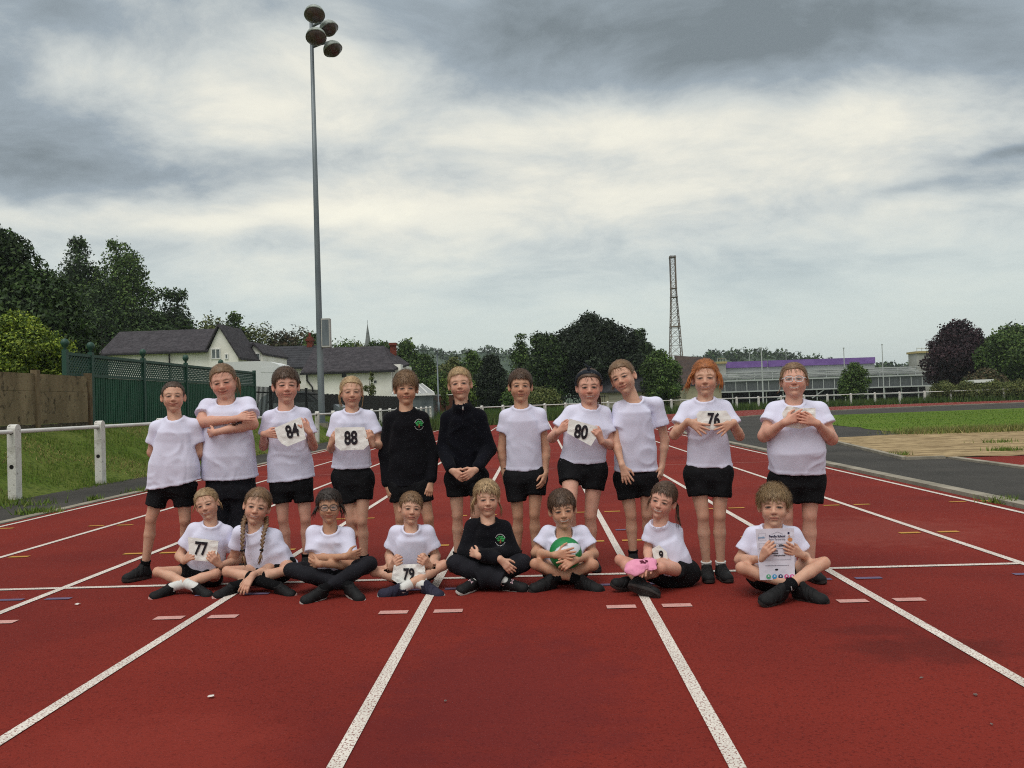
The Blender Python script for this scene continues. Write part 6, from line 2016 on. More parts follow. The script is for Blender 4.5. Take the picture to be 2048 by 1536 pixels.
person('S8', 'standing child in dark spotted hairband holding the bib numbered 80', 5.62, (1178, 774, -0.02, 71, 2, -2, 0), (1180, 814, -0.05),
       ((1140, 822, 0), (1210, 824, 0)), ((1104, 876, -0.02), (1222, 890, -0.02)), ((1117, 864, -0.15), (1203, 883, -0.17)),
       (dict(tip=(1142, 846, -0.20), n=(0.4, 0.9, 0), curl=0.55, thumb=0.3), dict(tip=(1192, 856, -0.21), n=(-0.5, 0.8, 0), curl=0.7, thumb=0.3)),
       ((1121, 923), (1209, 922)), (1166, 935), ((1140, 1016, -0.16), (1181, 1031, -0.02)), ((1138, -0.02, -5), (1182, 0.0, 12)), 'pink', 1.10, shorts=(0.42, 0.44), armb=1.1, fat=1.06, chest=0.140, waist=0.142,
       hair=dict(TIED, col='brown', front=0.062, locks=[([(0.02, -0.10, 0.0), (0.06, -0.10, -0.05), (0.066, -0.07, -0.10), (0.060, -0.05, -0.13)], 0.014, 12)]),
       look=dict(smile=0.6, open=0.0044, teeth=0.003, blush=0.9))
person('S9', 'child in white T-shirt leaning head towards the child holding 80', 5.66, (1246, 756, -0.03, 71, -14, 0, -18), (1268, 802, -0.05),
       ((1236, 814, 0), (1316, 804, 0)), ((1231, 884, -0.06), (1330, 880, 0.02)), ((1244, 930, -0.14), (1324, 932, 0.0)),
       (dict(tip=(1256, 966, -0.16), n=(0.3, 0.9, 0), curl=0.12, spread=0.2), dict(tip=(1320, 958, -0.04), n=(-0.7, 0.5, 0), curl=0.6)),
       ((1229, 941), (1314, 939)), (1272, 955), ((1262, 1030, -0.02), (1294, 1028, 0.0)), ((1266, 0.0, -4), (1300, 0.08, 12)), 'fair', 1.0, shorts=(0.56, 0.50), sleeve=0.60,
       hair=dict(TIED, col='ltbrown', front=0.062, locks=[([(-0.05, -0.07, 0.0), (-0.085, -0.07, -0.02), (-0.10, -0.06, -0.045)], 0.010, 12)]), look=dict(smile=0.35, open=0.0046, blush=0.7, gaze=0.001))
person('S10', 'standing child pressing the bib numbered 76 with spread hands', 5.20, (1411, 758, -0.02, 73, -2, 4, 0), (1410, 800, -0.05),
       ((1371, 814, 0), (1451, 812, 0)), ((1349, 870, -0.04), (1479, 872, -0.04)), ((1376, 843, -0.14), (1467, 845, -0.14)),
       (dict(tip=(1408, 860, -0.17), n=(0.1, 1, 0), curl=0.08, spread=0.26, thumb=1.2), dict(tip=(1443, 858, -0.17), n=(-0.1, 1, 0), curl=0.08, spread=0.24, thumb=1.2)),
       ((1376, 931), (1461, 932)), (1417, 945), ((1406, 1031, -0.02), (1439, 1031, -0.02)), ((1412, 0.02, -6), (1440, 0.02, 8)), 'fair', 1.0, shorts=(0.52, 0.58), sock=('white', 0.13), shoe='black',
       hair=dict(TIED, col='ginger', front=0.058, top=0.014, lift=0.004, locks=[([(-0.06, 0.02, 0.05), (-0.085, 0.02, 0.01), (-0.095, 0.02, -0.03), (-0.115, 0.03, -0.065)], 0.015, 18), ([(-0.05, 0.045, 0.05), (-0.078, 0.03, 0.02), (-0.09, 0.02, -0.02)], 0.010, 12),
       ([(0.06, 0.02, 0.05), (0.085, 0.02, 0.01), (0.088, 0.02, -0.03), (0.082, 0.03, -0.06)], 0.015, 18)]), look=dict(smile=0.75, teeth=0.0022, open=0.0032, blush=0.7, browc=(0.40, 0.18, 0.08)), shoe_s=1.02)
person('S11', 'standing child in clear glasses, hands crossed over a bib, rightmost', 5.12, (1588, 762, -0.02, 72, 0, 9, 0), (1588, 807, -0.05),
       ((1546, 818, 0), (1642, 818, 0)), ((1528, 872, -0.05), (1663, 878, -0.05)), ((1569, 845, -0.19), (1634, 847, -0.19)),
       (dict(tip=(1606, 829, -0.20), n=(0.1, 1, -0.1), curl=0.12, thumb=0.5), dict(tip=(1594, 832, -0.23), n=(-0.1, 1, -0.1), curl=0.15, thumb=0.5)),
       ((1540, 943), (1647, 944)), (1593, 958), ((1572, 1032, -0.02), (1619, 1031, -0.02)), ((1574, 0.0, -10), (1619, 0.0, 12)), 'pink', 1.28, sleeve=0.50, armb=1.26, legb=1.12, fat=1.08, dr=0.70, belly=0.014, chest=0.152, waist=0.166,
       shorts=(0.66, 0.66), hair=dict(TIED, col='ltbrown', front=0.062, locks=[([(-0.068, 0.0, -0.02), (-0.085, 0.01, -0.06), (-0.10, 0.02, -0.078)], 0.004, 6), ([(-0.062, 0.03, 0.05), (-0.076, 0.02, 0.01), (-0.078, 0.01, -0.03)], 0.007, 8), ([(0.062, 0.03, 0.05), (0.077, 0.02, 0.0), (0.08, 0.0, -0.05)], 0.007, 8)]),
       look=dict(smile=0.9, open=0.0046, teeth=0.0036, blush=0.8))
#PERSONS_SEATED
UC = (0, -0.75, 0.6)
person('T1', 'seated child with the bib numbered 77 on the chest', 5.40, (414, 1009, -0.02, 64, -14, 0, -15), (421, 1050, -0.05),
       ((386, 1056, 0), (456, 1062, 0)), ((359, 1112, 0.0), (484, 1116, 0.05)), ((368, 1122, -0.13), (440, 1131, -0.14)),
       (dict(tip=(379, 1113, -0.16), n=(0.6, 0.6, 0), curl=0.75, thumb=0.3), dict(tip=(430, 1121, -0.17), n=(-0.4, 0.8, 0), curl=0.7, thumb=0.3)),
       ((372, 1145), (446, 1142)), (405, 1150), ((316, 1144, -0.16), (433, 1147, -0.16)), ((((392, 1175, -0.25)), (416, 1183, -0.33), (-0.4, -0.3, 0.85)), (((342, 1175, -0.24)), (318, 1182, -0.32), (0.4, -0.3, 0.85))),
       'fair', 0.95, shorts=0.42, seated=True, sock=('white', 0.26), shoe='pink', waist=0.115, hair=dict(TIED, col='dkblond', front=0.062, locks=[([(-0.055, 0.03, 0.04), (-0.08, 0.02, 0.0), (-0.10, 0.02, -0.03)], 0.005, 7), ([(0.06, 0.0, 0.02), (0.085, -0.01, -0.02), (0.088, 0.0, -0.055)], 0.007, 9)]),
       look=dict(smile=0.75, open=0.0040, teeth=0.0022, blush=0.6, browc=(0.35, 0.2, 0.13)), shoe_s=0.98)
person('T2', 'seated child in white T-shirt with black knee socks, hand on shin', 5.36, (514, 1013, -0.04, 73, -4, 0, 14), (508, 1060, -0.07),
       ((477, 1062, -0.02), (552, 1070, 0)), ((468, 1112, 0.02), (548, 1132, -0.05)), ((455, 1130, 0.10), (506, 1150, -0.24)),
       ({'hide': 1}, dict(tip=(484, 1182, -0.30), n=(0.2, 0.8, -0.2), curl=0.25, spread=0.12)),
       ((502, 1136), (590, 1128)), (553, 1138), ((455, 1143, -0.16), (574, 1140, -0.14)), ((((556, 1173, -0.25)), (582, 1181, -0.33), (-0.4, -0.3, 0.85)), (((466, 1173, -0.22)), (446, 1180, -0.30), (0.4, -0.3, 0.85))),
       'fair', 1.02, shorts=0.36, seated=True, sock=('black', 0.60), shoe='pink', hair=dict(TIED, col='ltbrown', front=0.062, back=1, tie=(0, -0.08, -0.08),
       braids=[[(494, 1028, 0.0), (486, 1046, -0.07), (486, 1060, -0.12), (485, 1080, -0.15), (484, 1100, -0.16), (486, 1112, -0.16)], [(532, 1034, 0.0), (533, 1050, -0.08), (528, 1064, -0.13), (525, 1082, -0.15), (524, 1100, -0.16), (522, 1110, -0.165)]]),
       look=dict(smile=0.75, open=0.0044, teeth=0.0024, blush=0.6, browc=(0.22, 0.12, 0.07)), shoe_s=1.0)
person('T3', 'seated child in dark-framed glasses and black leggings with folded arms', 5.22, (658, 1014, -0.03, 66, 0, 2, 0), (660, 1064, -0.06),
       ((624, 1062, 0), (697, 1066, 0)), ((627, 1118, -0.06), (702, 1130, -0.08)), ((690, 1113, -0.20), (640, 1128, -0.22)),
       (dict(tip=(722, 1108, -0.12), n=(0, 1, 0.1), curl=0.2), dict(tip=(606, 1128, -0.10), n=(0, 1, 0.1), curl=0.15, spread=0.2)),
       ((622, 1142), (706, 1138)), (662, 1146), ((583, 1140, -0.14), (739, 1128, -0.14)), ((((698, 1172, -0.26)), (714, 1183, -0.32), (-0.4, 0.1, 0.85)), (((646, 1179, -0.30)), (620, 1189, -0.37), (0.35, -0.35, 0.85))),
       'tan', 1.0, bottom='leggings', seated=True, shoe='white', sleeve=0.72, hair=dict(TIED, col='dark', front=0.060, top=0.016, thick=0.011, rough=0.003, n=3000, lift=0.004, fringe=0.03,
       locks=[([(-0.06, 0.02, 0.03), (-0.085, 0.01, -0.02), (-0.10, 0.02, -0.06)], 0.012, 14), ([(0.06, 0.02, 0.03), (0.09, 0.01, -0.01), (0.105, 0.02, -0.055)], 0.012, 14), ([(0.065, 0.0, 0.0), (0.08, 0.0, -0.05), (0.078, 0.02, -0.085)], 0.007, 8)]),
       look=dict(smile=0.4, open=0.0046, blush=0.2, brow=0.85, browc=(0.03, 0.02, 0.015)), shoe_s=1.02)
person('T4', 'seated child holding the crumpled bib numbered 79 over the lap', 5.26, (822, 1017, -0.02, 65, 6, 2, 6), (822, 1062, -0.06),
       ((790, 1062, 0), (857, 1061, 0)), ((779, 1112, 0.02), (872, 1114, 0.02)), ((783, 1135, -0.17), (859, 1133, -0.17)),
       (dict(tip=(791, 1124, -0.22), n=(0.6, 0.5, 0.2), curl=0.9, thumb=0.2), dict(tip=(848, 1122, -0.22), n=(-0.6, 0.5, 0.2), curl=0.9, thumb=0.2)),
       ((789, 1136), (856, 1134)), (822, 1146), ((749, 1143, -0.14), (888, 1130, -0.14)), ((((850, 1171, -0.24)), (872, 1178, -0.30), (-0.5, 0.0, 0.8)), (((804, 1177, -0.28)), (766, 1180, -0.31), (0.35, -0.5, 0.75))),
       'fair', 0.94, shorts=0.40, seated=True, sock=('white', 0.20), shoe='navy', sleeve=0.66, hair=dict(TIED, col='ltbrown', front=0.060, fringe=0.03, part=0.010), look=dict(smile=0.05, open=0.0046, blush=0.5), shoe_s=1.0)
person('T5', 'seated child in black sweatshirt and dark trousers with folded arms', 5.24, (974, 998, -0.02, 71, 4, 0, 0), (976, 1044, -0.06),
       ((942, 1050, 0), (1010, 1053, 0)), ((930, 1104, -0.04), (1026, 1106, -0.04)), ((1000, 1118, -0.24), (958, 1112, -0.22)),
       (dict(tip=(1012, 1130, -0.25), n=(0, 1, 0), curl=0.3, hs=0.9), dict(tip=(945, 1106, -0.18), n=(0, 1, 0), curl=0.5, hs=0.9)),
       ((934, 1132), (1022, 1132)), (978, 1138), ((912, 1128, -0.14), (1044, 1126, -0.14)), ((((1010, 1163, -0.22)), (1048, 1168, -0.26), (-0.35, -0.5, 0.75)), (((950, 1162, -0.20)), (930, 1169, -0.28), (0.5, 0.0, 0.8))),
       'fair', 1.0, 'sweat', 'trousers', seated=True, sock=('white', 0.16), shoe='lace', hair=dict(TIED, col='dkblond', front=0.060, top=0.016, thick=0.010, part=0.012, fringe=0.034, locks=[([(-0.062, 0.02, 0.03), (-0.085, 0.0, -0.03), (-0.085, -0.01, -0.09)], 0.012, 14), ([(0.06, 0.0, 0.0), (0.085, 0.0, -0.06), (0.08, 0.0, -0.11)], 0.008, 10)]),
       look=dict(smile=0.6, open=0.0040, blush=0.4, browc=(0.3, 0.18, 0.1)), shoe_s=1.0)
person('T6', 'seated child in V-neck T-shirt hugging the green and white ball', 5.22, (1125, 1020, -0.03, 75, 3, -2, -5), (1128, 1070, -0.06),
       ((1093, 1062, 0), (1166, 1062, 0)), ((1071, 1106, -0.03), (1188, 1108, -0.03)), ((1110, 1110, -0.27), (1151, 1120, -0.28)),
       (dict(tip=(1146, 1108, -0.33), n=(0.0, 0.95, -0.1), curl=0.16, spread=0.15, thumb=1.3), dict(tip=(1118, 1134, -0.36), n=(0, 0.8, -0.4), curl=0.75, index=0.06, spread=0.1)),
       ((1090, 1134), (1172, 1134)), (1130, 1140), ((1070, 1128, -0.16), (1187, 1130, -0.16)), ((((1160, 1161, -0.19)), (1190, 1167, -0.25), (-0.3, -0.3, 0.85)), (((1104, 1159, -0.17)), (1078, 1165, -0.23), (0.3, -0.3, 0.85))),
       'warm', 0.98, shorts=0.30, seated=True, sock=('black', 0.2), shoe='black', sleeve=0.64, vneck=True, hair=dict(SHORT, col='brown', thick=0.010, top=0.016, front=0.046, fringe=0.026, jag=0.010), look=dict(smile=0.95, open=0.0042, teeth=0.0034, blush=0.3, browc=(0.1, 0.06, 0.04)), ears=1.15, shoe_s=1.08)
person('T7', 'child sitting sideways with a pink cap on the knees', 5.06, (1325, 1002, -0.05, 72, -12, 0, 16), (1321, 1047, -0.07),
       ((1302, 1056, -0.03), (1352, 1060, 0.02)), ((1297, 1098, -0.02), (1352, 1118, 0.0)), ((1296, 1126, -0.20), (1304, 1127, -0.22)),
       (dict(tip=(1285, 1138, -0.27), n=(0.2, 0.3, -0.9), curl=0.35), dict(tip=(1280, 1132, -0.27), n=(0.0, 0.3, -0.9), curl=0.3)),
       ((1312, 1140), (1388, 1148)), (1360, 1150), ((1240, 1120, -0.12), (1322, 1136, -0.22)), ((((1276, 1163, -0.22)), (1312, 1176, -0.26), (-0.35, 0.65, 0.5)), (((1272, 1160, -0.10)), (1240, 1156, -0.14), (0.2, -0.3, 0.9))),
       'pink', 0.94, shorts=0.50, seated=True, sock=('black', 0.13), shoe='black', sleeve=0.60, dr=0.8, hair=dict(TIED, col='brown', front=0.060, top=0.014, rough=0.002, fringe=0.02, locks=[([(0.03, -0.09, 0.03), (0.08, -0.09, -0.02), (0.10, -0.07, -0.08), (0.13, -0.05, -0.13)], 0.012, 14), ([(-0.06, 0.02, 0.03), (-0.078, 0.0, -0.03), (-0.078, 0.0, -0.08)], 0.006, 8)]),
       look=dict(smile=0.85, open=0.0044, teeth=0.0036, blush=0.5), shoe_s=1.05)
person('T8', 'seated child holding a printed certificate, rightmost of the front row', 4.84, (1548, 1013, -0.03, 83, -1, 2, 0), (1546, 1058, -0.07),
       ((1502, 1066, 0), (1590, 1066, 0)), ((1479, 1120, 0.0), (1611, 1116, 0.0)), ((1521, 1118, -0.19), (1604, 1110, -0.17)),
       (dict(tip=(1541, 1092, -0.24), n=(0.5, 0.7, 0), curl=0.55, thumb=0.3), dict(tip=(1574, 1096, -0.22), n=(-0.1, 0.95, 0), curl=0.15, thumb=0.3)),
       ((1500, 1150), (1594, 1148)), (1547, 1150), ((1483, 1136, -0.14), (1648, 1126, -0.14)), ((((1598, 1175, -0.22)), (1630, 1183, -0.28), (-0.3, -0.2, 0.88)), (((1566, 1179, -0.28)), (1534, 1190, -0.36), (0.35, -0.35, 0.8))),
       'fair', 1.02, shorts=0.36, seated=True, sock=('black', 0.24), shoe='black', sleeve=0.66, hair=dict(SHORT, col='sand', thick=0.011, top=0.016, front=0.050, side=-0.004, fringe=0.036, jag=0.014, rough=0.004, n=3600, len=0.04, lift=0.009, mess=0.05, wild=0.45), look=dict(smile=0.0, open=0.0042, blush=0.3, browc=(0.3, 0.18, 0.1)), shoe_s=1.12)
# ------------------------------------------------------------------ things held, worn and dropped
from mathutils.geometry import delaunay_2d_cdt
from mathutils.bvhtree import BVHTree
M_PAPER = mat('tyvek_paper', (0.90, 0.89, 0.86), rough=0.7, spec=0.3, col2=(0.83, 0.82, 0.79), scale=22, detail=5, bump=0.25, bscale=45, bdist=0.004)
M_SHEET = mat('certificate_paper', (0.72, 0.70, 0.80), rough=0.6, spec=0.3)
M_INK = mat('black_print', (0.016, 0.012, 0.018), rough=0.6)
M_INKN = mat('navy_print', (0.02, 0.018, 0.06), rough=0.6)
M_INKG = mat('grey_print', (0.16, 0.15, 0.20), rough=0.6)
M_INKL = mat('light_blue_print', (0.12, 0.30, 0.50), rough=0.6)

def text_mesh(body, size, bold=0.0, sx=1.0):
    cu = bpy.data.curves.new('lettering', 'FONT')
    cu.body = body; cu.size = size; cu.offset = bold
    cu.align_x = 'CENTER'; cu.align_y = 'CENTER'
    cu.resolution_u = 4
    o = bpy.data.objects.new('lettering', cu); COL.objects.link(o)
    bpy.context.view_layer.update()
    me = o.evaluated_get(bpy.context.evaluated_depsgraph_get()).to_mesh()
    V = np.array([v.co[:] for v in me.vertices])
    F = [list(p.vertices) for p in me.polygons]
    o.to_mesh_clear()
    bpy.data.objects.remove(o); bpy.data.curves.remove(cu)
    if len(V): V[:, 0] *= sx
    return V, F

def paper(name, label, cat, corners, Y, m, crumple=0.0025, seed=1.0, bow=0.0, group=None, tilt=0.0):
    """a sheet with the outline of the corners (pixels), standing at depth Y; returns object and placing function"""
    P3 = np.array([at(c[0], c[1], Y+(c[2] if len(c) > 2 else 0)) for c in corners])
    c0 = P3.mean(0)
    n = np.zeros(3)
    for i in range(len(P3)): n += np.cross(P3[i]-c0, P3[(i+1) % len(P3)]-c0)
    n = unit(n); n = n if n[1] < 0 else -n
    rt = unit(np.cross(UP, n)); rt = rt if rt[0] > 0 else -rt
    up = np.cross(n, rt); up = up if up[2] > 0 else -up
    q = np.stack([(P3-c0)@rt, (P3-c0)@up], -1)
    pts = []; m_ = len(q)
    for i in range(m_):
        a, b = q[i], q[(i+1) % m_]; k = max(1, int(np.linalg.norm(b-a)/0.009))
        for j in range(k): pts.append(a+(b-a)*j/k)
    nb = len(pts)
    lo, hi = q.min(0), q.max(0)
    def inside(p):
        c = False
        for i in range(m_):
            a, b = q[i], q[(i+1) % m_]
            if (a[1] > p[1]) != (b[1] > p[1]) and p[0] < (b[0]-a[0])*(p[1]-a[1])/(b[1]-a[1])+a[0]: c = not c
        return c
    for x in np.arange(lo[0]+0.004, hi[0], 0.009):
        for y in np.arange(lo[1]+0.004, hi[1], 0.009):
            p = np.array((x+0.002*math.sin(y*400), y+0.002*math.sin(x*370)))
            if inside(p) and min(np.linalg.norm(p-b) for b in pts[:nb]) > 0.004: pts.append(p)
    r = delaunay_2d_cdt([Vector(p) for p in pts], [(i, (i+1) % nb) for i in range(nb)], [], 1, 1e-6)
    P2 = np.array([v[:] for v in r[0]]); F = [list(f) for f in r[2]]
    def lift(P2):
        P2 = np.atleast_2d(P2)
        g = np.stack([P2[:, 0]*26+seed*5, P2[:, 1]*26+seed*3, 0*P2[:, 0]+seed], -1)
        rid = 1-np.abs(vnoise(g))*2
        return crumple*(rid+0.6*vnoise(g*2.3))-bow*(P2[:, 0]/(hi[0]-lo[0]))**2
    def place(P2, off=0.0):
        P2 = np.atleast_2d(np.asarray(P2, float))
        return c0+np.outer(P2[:, 0], rt)+np.outer(P2[:, 1], up)+np.outer(lift(P2)+off, n)
    Vf = place(P2); Vb = place(P2, -0.0012); k = len(Vf)
    Fb = [[i+k for i in f][::-1] for f in F]
    # wind the front towards n
    def nor(f): return np.cross(Vf[f[1]]-Vf[f[0]], Vf[f[2]]-Vf[f[0]])@n
    if nor(F[0]) < 0: F = [f[::-1] for f in F]; Fb = [f[::-1] for f in Fb]
    side = [[i, (i+1) % nb, (i+1) % nb+k, i+k] for i in range(nb)]
    root = thing(name, label, cat, P3.mean(0)*np.array((1, 1, 1)), group)
    part('sheet', np.concatenate([Vf, Vb]), F+Fb+side, m, root, False)
    def uv(px, py):
        p = at(px, py, Y); return np.array(((p-c0)@rt, (p-c0)@up))
    return root, place, uv, rt, up, n
def put_text(root, place, uv, body, px, py, hpx, Y, m, rot=0.0, bold=0.0, sx=1.0, off=0.0028, name='lettering'):
    size = hpx*Y/F_PX/0.70                                # capital height is about 0.7 of the font size
    V, F = text_mesh(body, size, bold*size, sx)
    if not len(V): return None
    c, s_ = math.cos(math.radians(rot)), math.sin(math.radians(rot))
    o = uv(px, py)
    P2 = np.stack([V[:, 0]*c-V[:, 1]*s_+o[0], V[:, 0]*s_+V[:, 1]*c+o[1]], -1)
    return part(name, place(P2, off), F, m, root)
def bib(key, num, label, corners, cx, cy, h, dY, rot=0.0, seed=1.0, crumple=0.002):
    Y = PEOPLE[key]['Y0']+dY
    root, place, uv, rt, up, n = paper('race_bib', label, 'race bib', corners, Y, M_PAPER, crumple, seed, 0.006, 'numbered paper race bibs')
    if num: put_text(root, place, uv, num, cx, cy, h, Y, M_INK, rot, 0.035, 0.72, 0.0045, 'number')
    return root
bib('S3', '84', 'torn white paper bib printed 84, tilted in two hands', [(549, 856), (601, 834), (604, 842), (612, 878), (575, 893), (563, 887), (556, 878)], 585, 863, 25, -0.195, 16, 1.0)
bib('S4', '88', 'white paper bib printed 88 with cut lower corners', [(669, 858), (672, 855), (729, 854), (738, 889), (727, 899), (681, 901), (671, 892)], 702, 877, 26, -0.20, 1, 2.0)
bib('S8', '80', 'crumpled white bib printed 80, tilted below the spotted hairband', [(1138, 837), (1195, 853), (1194, 873), (1182, 892), (1134, 866)], 1162, 865, 26, -0.20, -9, 3.0)
bib('S10', '76', 'rounded white bib printed 76 held flat by spread hands', [(1393, 829), (1399, 822), (1452, 821), (1463, 836), (1460, 858), (1448, 864), (1438, 858), (1418, 860), (1409, 864), (1396, 852)], 1427, 840, 24, -0.155, -3, 4.0)
bib('S11', '', 'blank-looking crumpled bib under the crossed hands at the right', [(1564, 827), (1574, 811), (1600, 816), (1631, 816), (1631, 850), (1600, 858), (1572, 854)], 0, 0, 1, -0.165, 0, 5.0, 0.004)
bib('T1', '77', 'square white bib printed 77 on a seated child\'s chest', [(376, 1074), (437, 1082), (431, 1124), (379, 1120)], 402, 1098, 25, -0.165, -6, 6.0)
bib('T4', '79', 'very crumpled white bib printed 79 held over the lap', [(788, 1130), (848, 1127), (854, 1166), (802, 1171), (783, 1158)], 818, 1149, 22, -0.225, -1, 7.0, 0.004)
bib('T7', '9', 'partly hidden paper bib on the shirt beside the pink cap', [(1304, 1098), (1318, 1090), (1334, 1104), (1337, 1128), (1310, 1130)], 1322, 1111, 17, -0.125, 0, 8.0)

# certificate
Yc = PEOPLE['T8']['Y0']-0.205
cert, place, uv, rt_, up_, n_ = paper('certificate', 'white printed certificate held by the seated child at the right', 'certificate',
                                      [(1511, 1058), (1588, 1056), (1590, 1160), (1520, 1160)], Yc, M_SHEET, 0.0008, 9.0, 0.004)
def ct(body, px, py, h, m=M_INK, bold=0.02, sx=0.9): put_text(cert, place, uv, body, px, py, h, Yc, m, 0.0, bold, sx, 0.0022)
ct('Pendle School', 1554, 1072.5, 4.6, M_INKN, 0.04, 0.86)
ct('Sport Partnership', 1554, 1078.5, 4.0, M_INKN, 0.0, 0.8)
ct('Place - 200m', 1555, 1091, 4.2, M_INK, 0.045, 0.85)
ct('Pendle', 1551, 1101.5, 2.8, M_INK, 0.03, 0.9)
ct('Sportshall', 1549, 1106.5, 2.8, M_INK, 0.03, 0.9)
ct('Championships', 1559, 1110.5, 2.8, M_INK, 0.03, 0.9)
ct('pendle', 1523, 1075, 4.0, M_INKL, 0.02, 0.8)
def cbox(px0, py0, px1, py1, name, m, w=0.4):
    a, b = uv(px0, py0), uv(px1, py1)
    t = w*Yc/F_PX
    V = []; F = []
    for (x0, y0, x1, y1) in ((a[0], a[1]-t, b[0], a[1]), (a[0], b[1], b[0], b[1]+t), (a[0], b[1], a[0]+t, a[1]), (b[0]-t, b[1], b[0], a[1])):
        k = len(V); V += [(x0, y0), (x1, y0), (x1, y1), (x0, y1)]; F.append([k, k+1, k+2, k+3])
    part(name, place(V, 0.0020), F, m, cert)
cbox(1517.5, 1087, 1574, 1096, 'printed_box', M_INKG)
cbox(1517.5, 1098, 1582, 1119, 'printed_box', M_INKG)
cbox(1516, 1067, 1532, 1081, 'printed_box', M_INKG, 0.25)
for (x0, x1, y) in ((1537, 1556, 1124), (1530, 1578, 1131)):
    a, b = uv(x0, y), uv(x1, y-0.5); part('printed_rule', place([(a[0], a[1]), (b[0], a[1]), (b[0], b[1]), (a[0], b[1])], 0.002), [[0, 1, 2, 3]], M_INKG, cert)
def disc(px, py, r, m, name='emblem', off=0.002, sx=1.0, nn=14):
    o = uv(px, py); rr_ = r*Yc/F_PX
    V = [(o[0]+sx*rr_*math.cos(2*math.pi*k/nn), o[1]+rr_*math.sin(2*math.pi*k/nn)) for k in range(nn)]
    return part(name, place(V, off), [list(range(nn))], m, cert)
for px, cc in ((1537, (0.10, 0.42, 0.22)), (1549, (0.06, 0.34, 0.62)), (1561, (0.02, 0.04, 0.12)), (1573, (0.70, 0.10, 0.28)), (1584, (0.72, 0.10, 0.36))):
    disc(px, 1153, 4.6, mat('emblem_%d' % px, cc, rough=0.6)); disc(px, 1152, 1.7, M_SHEET, 'emblem_mark', 0.003)
disc(1553, 1139, 1.8, M_INK, 'emblem', 0.002, 1.8)
disc(1577, 1066, 2.2, M_INKN, 'emblem'); disc(1580, 1079, 4.0, mat('orange_print', (0.62, 0.26, 0.10), rough=0.6), 'emblem', 0.002, 1.2); disc(1578, 1072, 2.6, mat('peach_print', (0.6, 0.4, 0.34), rough=0.6), 'emblem', 0.0024, 0.7)
a, b, c = uv(1543, 1068), uv(1555, 1063.5), uv(1566, 1068)
t = 0.5*Yc/F_PX
part('emblem', place([(a[0], a[1]), (b[0], b[1]), (c[0], c[1]), (c[0], c[1]-t), (b[0], b[1]-t), (a[0], a[1]-t)], 0.002), [[0, 1, 4, 5], [1, 2, 3, 4]], M_INKG, cert)

# ------------------------------------------------------------------ things found by looking along a ray onto the clothes
def child(key, name):
    for o in PEOPLE[key]['root'].children:
        if o.name.split('.')[0] == name: yield o
def caster(key, name):
    tr = []
    for o in child(key, name):
        base = np.array(PEOPLE[key]['root'].location)
        V = [Vector(np.array(v.co[:])+base) for v in o.data.vertices]
        tr.append(BVHTree.FromPolygons(V, [list(p.vertices) for p in o.data.polygons]))
    def hit(px, py, off=0.002):
        best = None
        for t in tr:
            d = Vector(ray(px, py)).normalized()
            h = t.ray_cast(Vector(CAM), d)
            if h[0] is not None and (best is None or h[3] < best[0]): best = (h[3], np.array(h[0]), np.array(h[1]), d)
        if best is None: return None
        return best[1]-np.array(best[3])*off
    return hit
def decal(key, name, pname, polys, m, off=0.003):
    """flat shapes (pixel outlines) laid onto a garment"""
    hit = caster(key, name); V = []; F = []
    for poly in polys:
        c = np.mean(poly, 0)
        h = [hit(p[0], p[1], off) for p in poly]+[hit(c[0], c[1], off)]
        if any(q is None for q in h): continue
        k = len(V); V += h; n = len(poly)
        F += [[k+i, k+(i+1) % n, k+n] for i in range(n)]
    if V: return part(pname, V, F, m, PEOPLE[key]['root'])
M_CRESTG = mat('crest_green', (0.05, 0.34, 0.10), rough=0.8); M_CRESTW = mat('crest_white', (0.62, 0.62, 0.62), rough=0.8); M_CRESTB = mat('crest_brown', (0.30, 0.10, 0.05), rough=0.8)
def blob(cx, cy, rx, ry, n=9, ph=0.0): return [(cx+rx*math.cos(2*math.pi*k/n+ph), cy+ry*math.sin(2*math.pi*k/n+ph)) for k in range(n)]
for key, cx, cy, k in (('S5', 838, 849, 1.0), ('T5', 1000.5, 1080, 1.1)):
    decal(key, 'sweatshirt', 'crest_leaves', [blob(cx+dx_*k, cy+dy_*k, 2.6*k, 1.7*k) for dx_, dy_ in ((-5, -3), (-1.5, -6), (3, -6), (6, -2.5), (1.5, -2.5), (-3, 0.6), (4.5, 1.2))], M_CRESTG)
    decal(key, 'sweatshirt', 'crest_trunk', [[(cx-0.6*k, cy-1*k), (cx+1.2*k, cy-1*k), (cx+1.8*k, cy+6*k), (cx-1.2*k, cy+6*k)]], M_CRESTB)
    st = []
    for sgn, a0, a1 in ((-1, 205, 335), (1, 25, 155)):
        for a in np.linspace(a0, a1, 12 if sgn < 0 else 9):
            r_ = math.radians(a); x, y = cx+9.2*k*math.cos(r_), cy+10.5*k*math.sin(r_)
            st.append([(x-0.5*k, y-0.7*k), (x+0.5*k, y-0.7*k), (x+0.5*k, y+0.7*k), (x-0.5*k, y+0.7*k)])
    decal(key, 'sweatshirt', 'crest_border', st, M_CRESTW)
decal('S6', 'fleece_top', 'zip_pull', [[(924.5, 813), (927, 813), (927.5, 819), (926, 821), (924, 819)]], mat('zip_metal', (0.45, 0.45, 0.44), rough=0.4, metallic=0.6))
decal('S6', 'fleece_top', 'zip', [[(925, 821), (926.4, 821), (926.6, 848), (925.2, 848)]], mat('zip_tape', (0.012, 0.012, 0.02), rough=0.6))
decal('S1', 'body', 'sticking_plaster', [[(284, 1086), (293, 1085), (293, 1092), (284, 1093)]], mat('plaster', (0.52, 0.25, 0.17), rough=0.8))
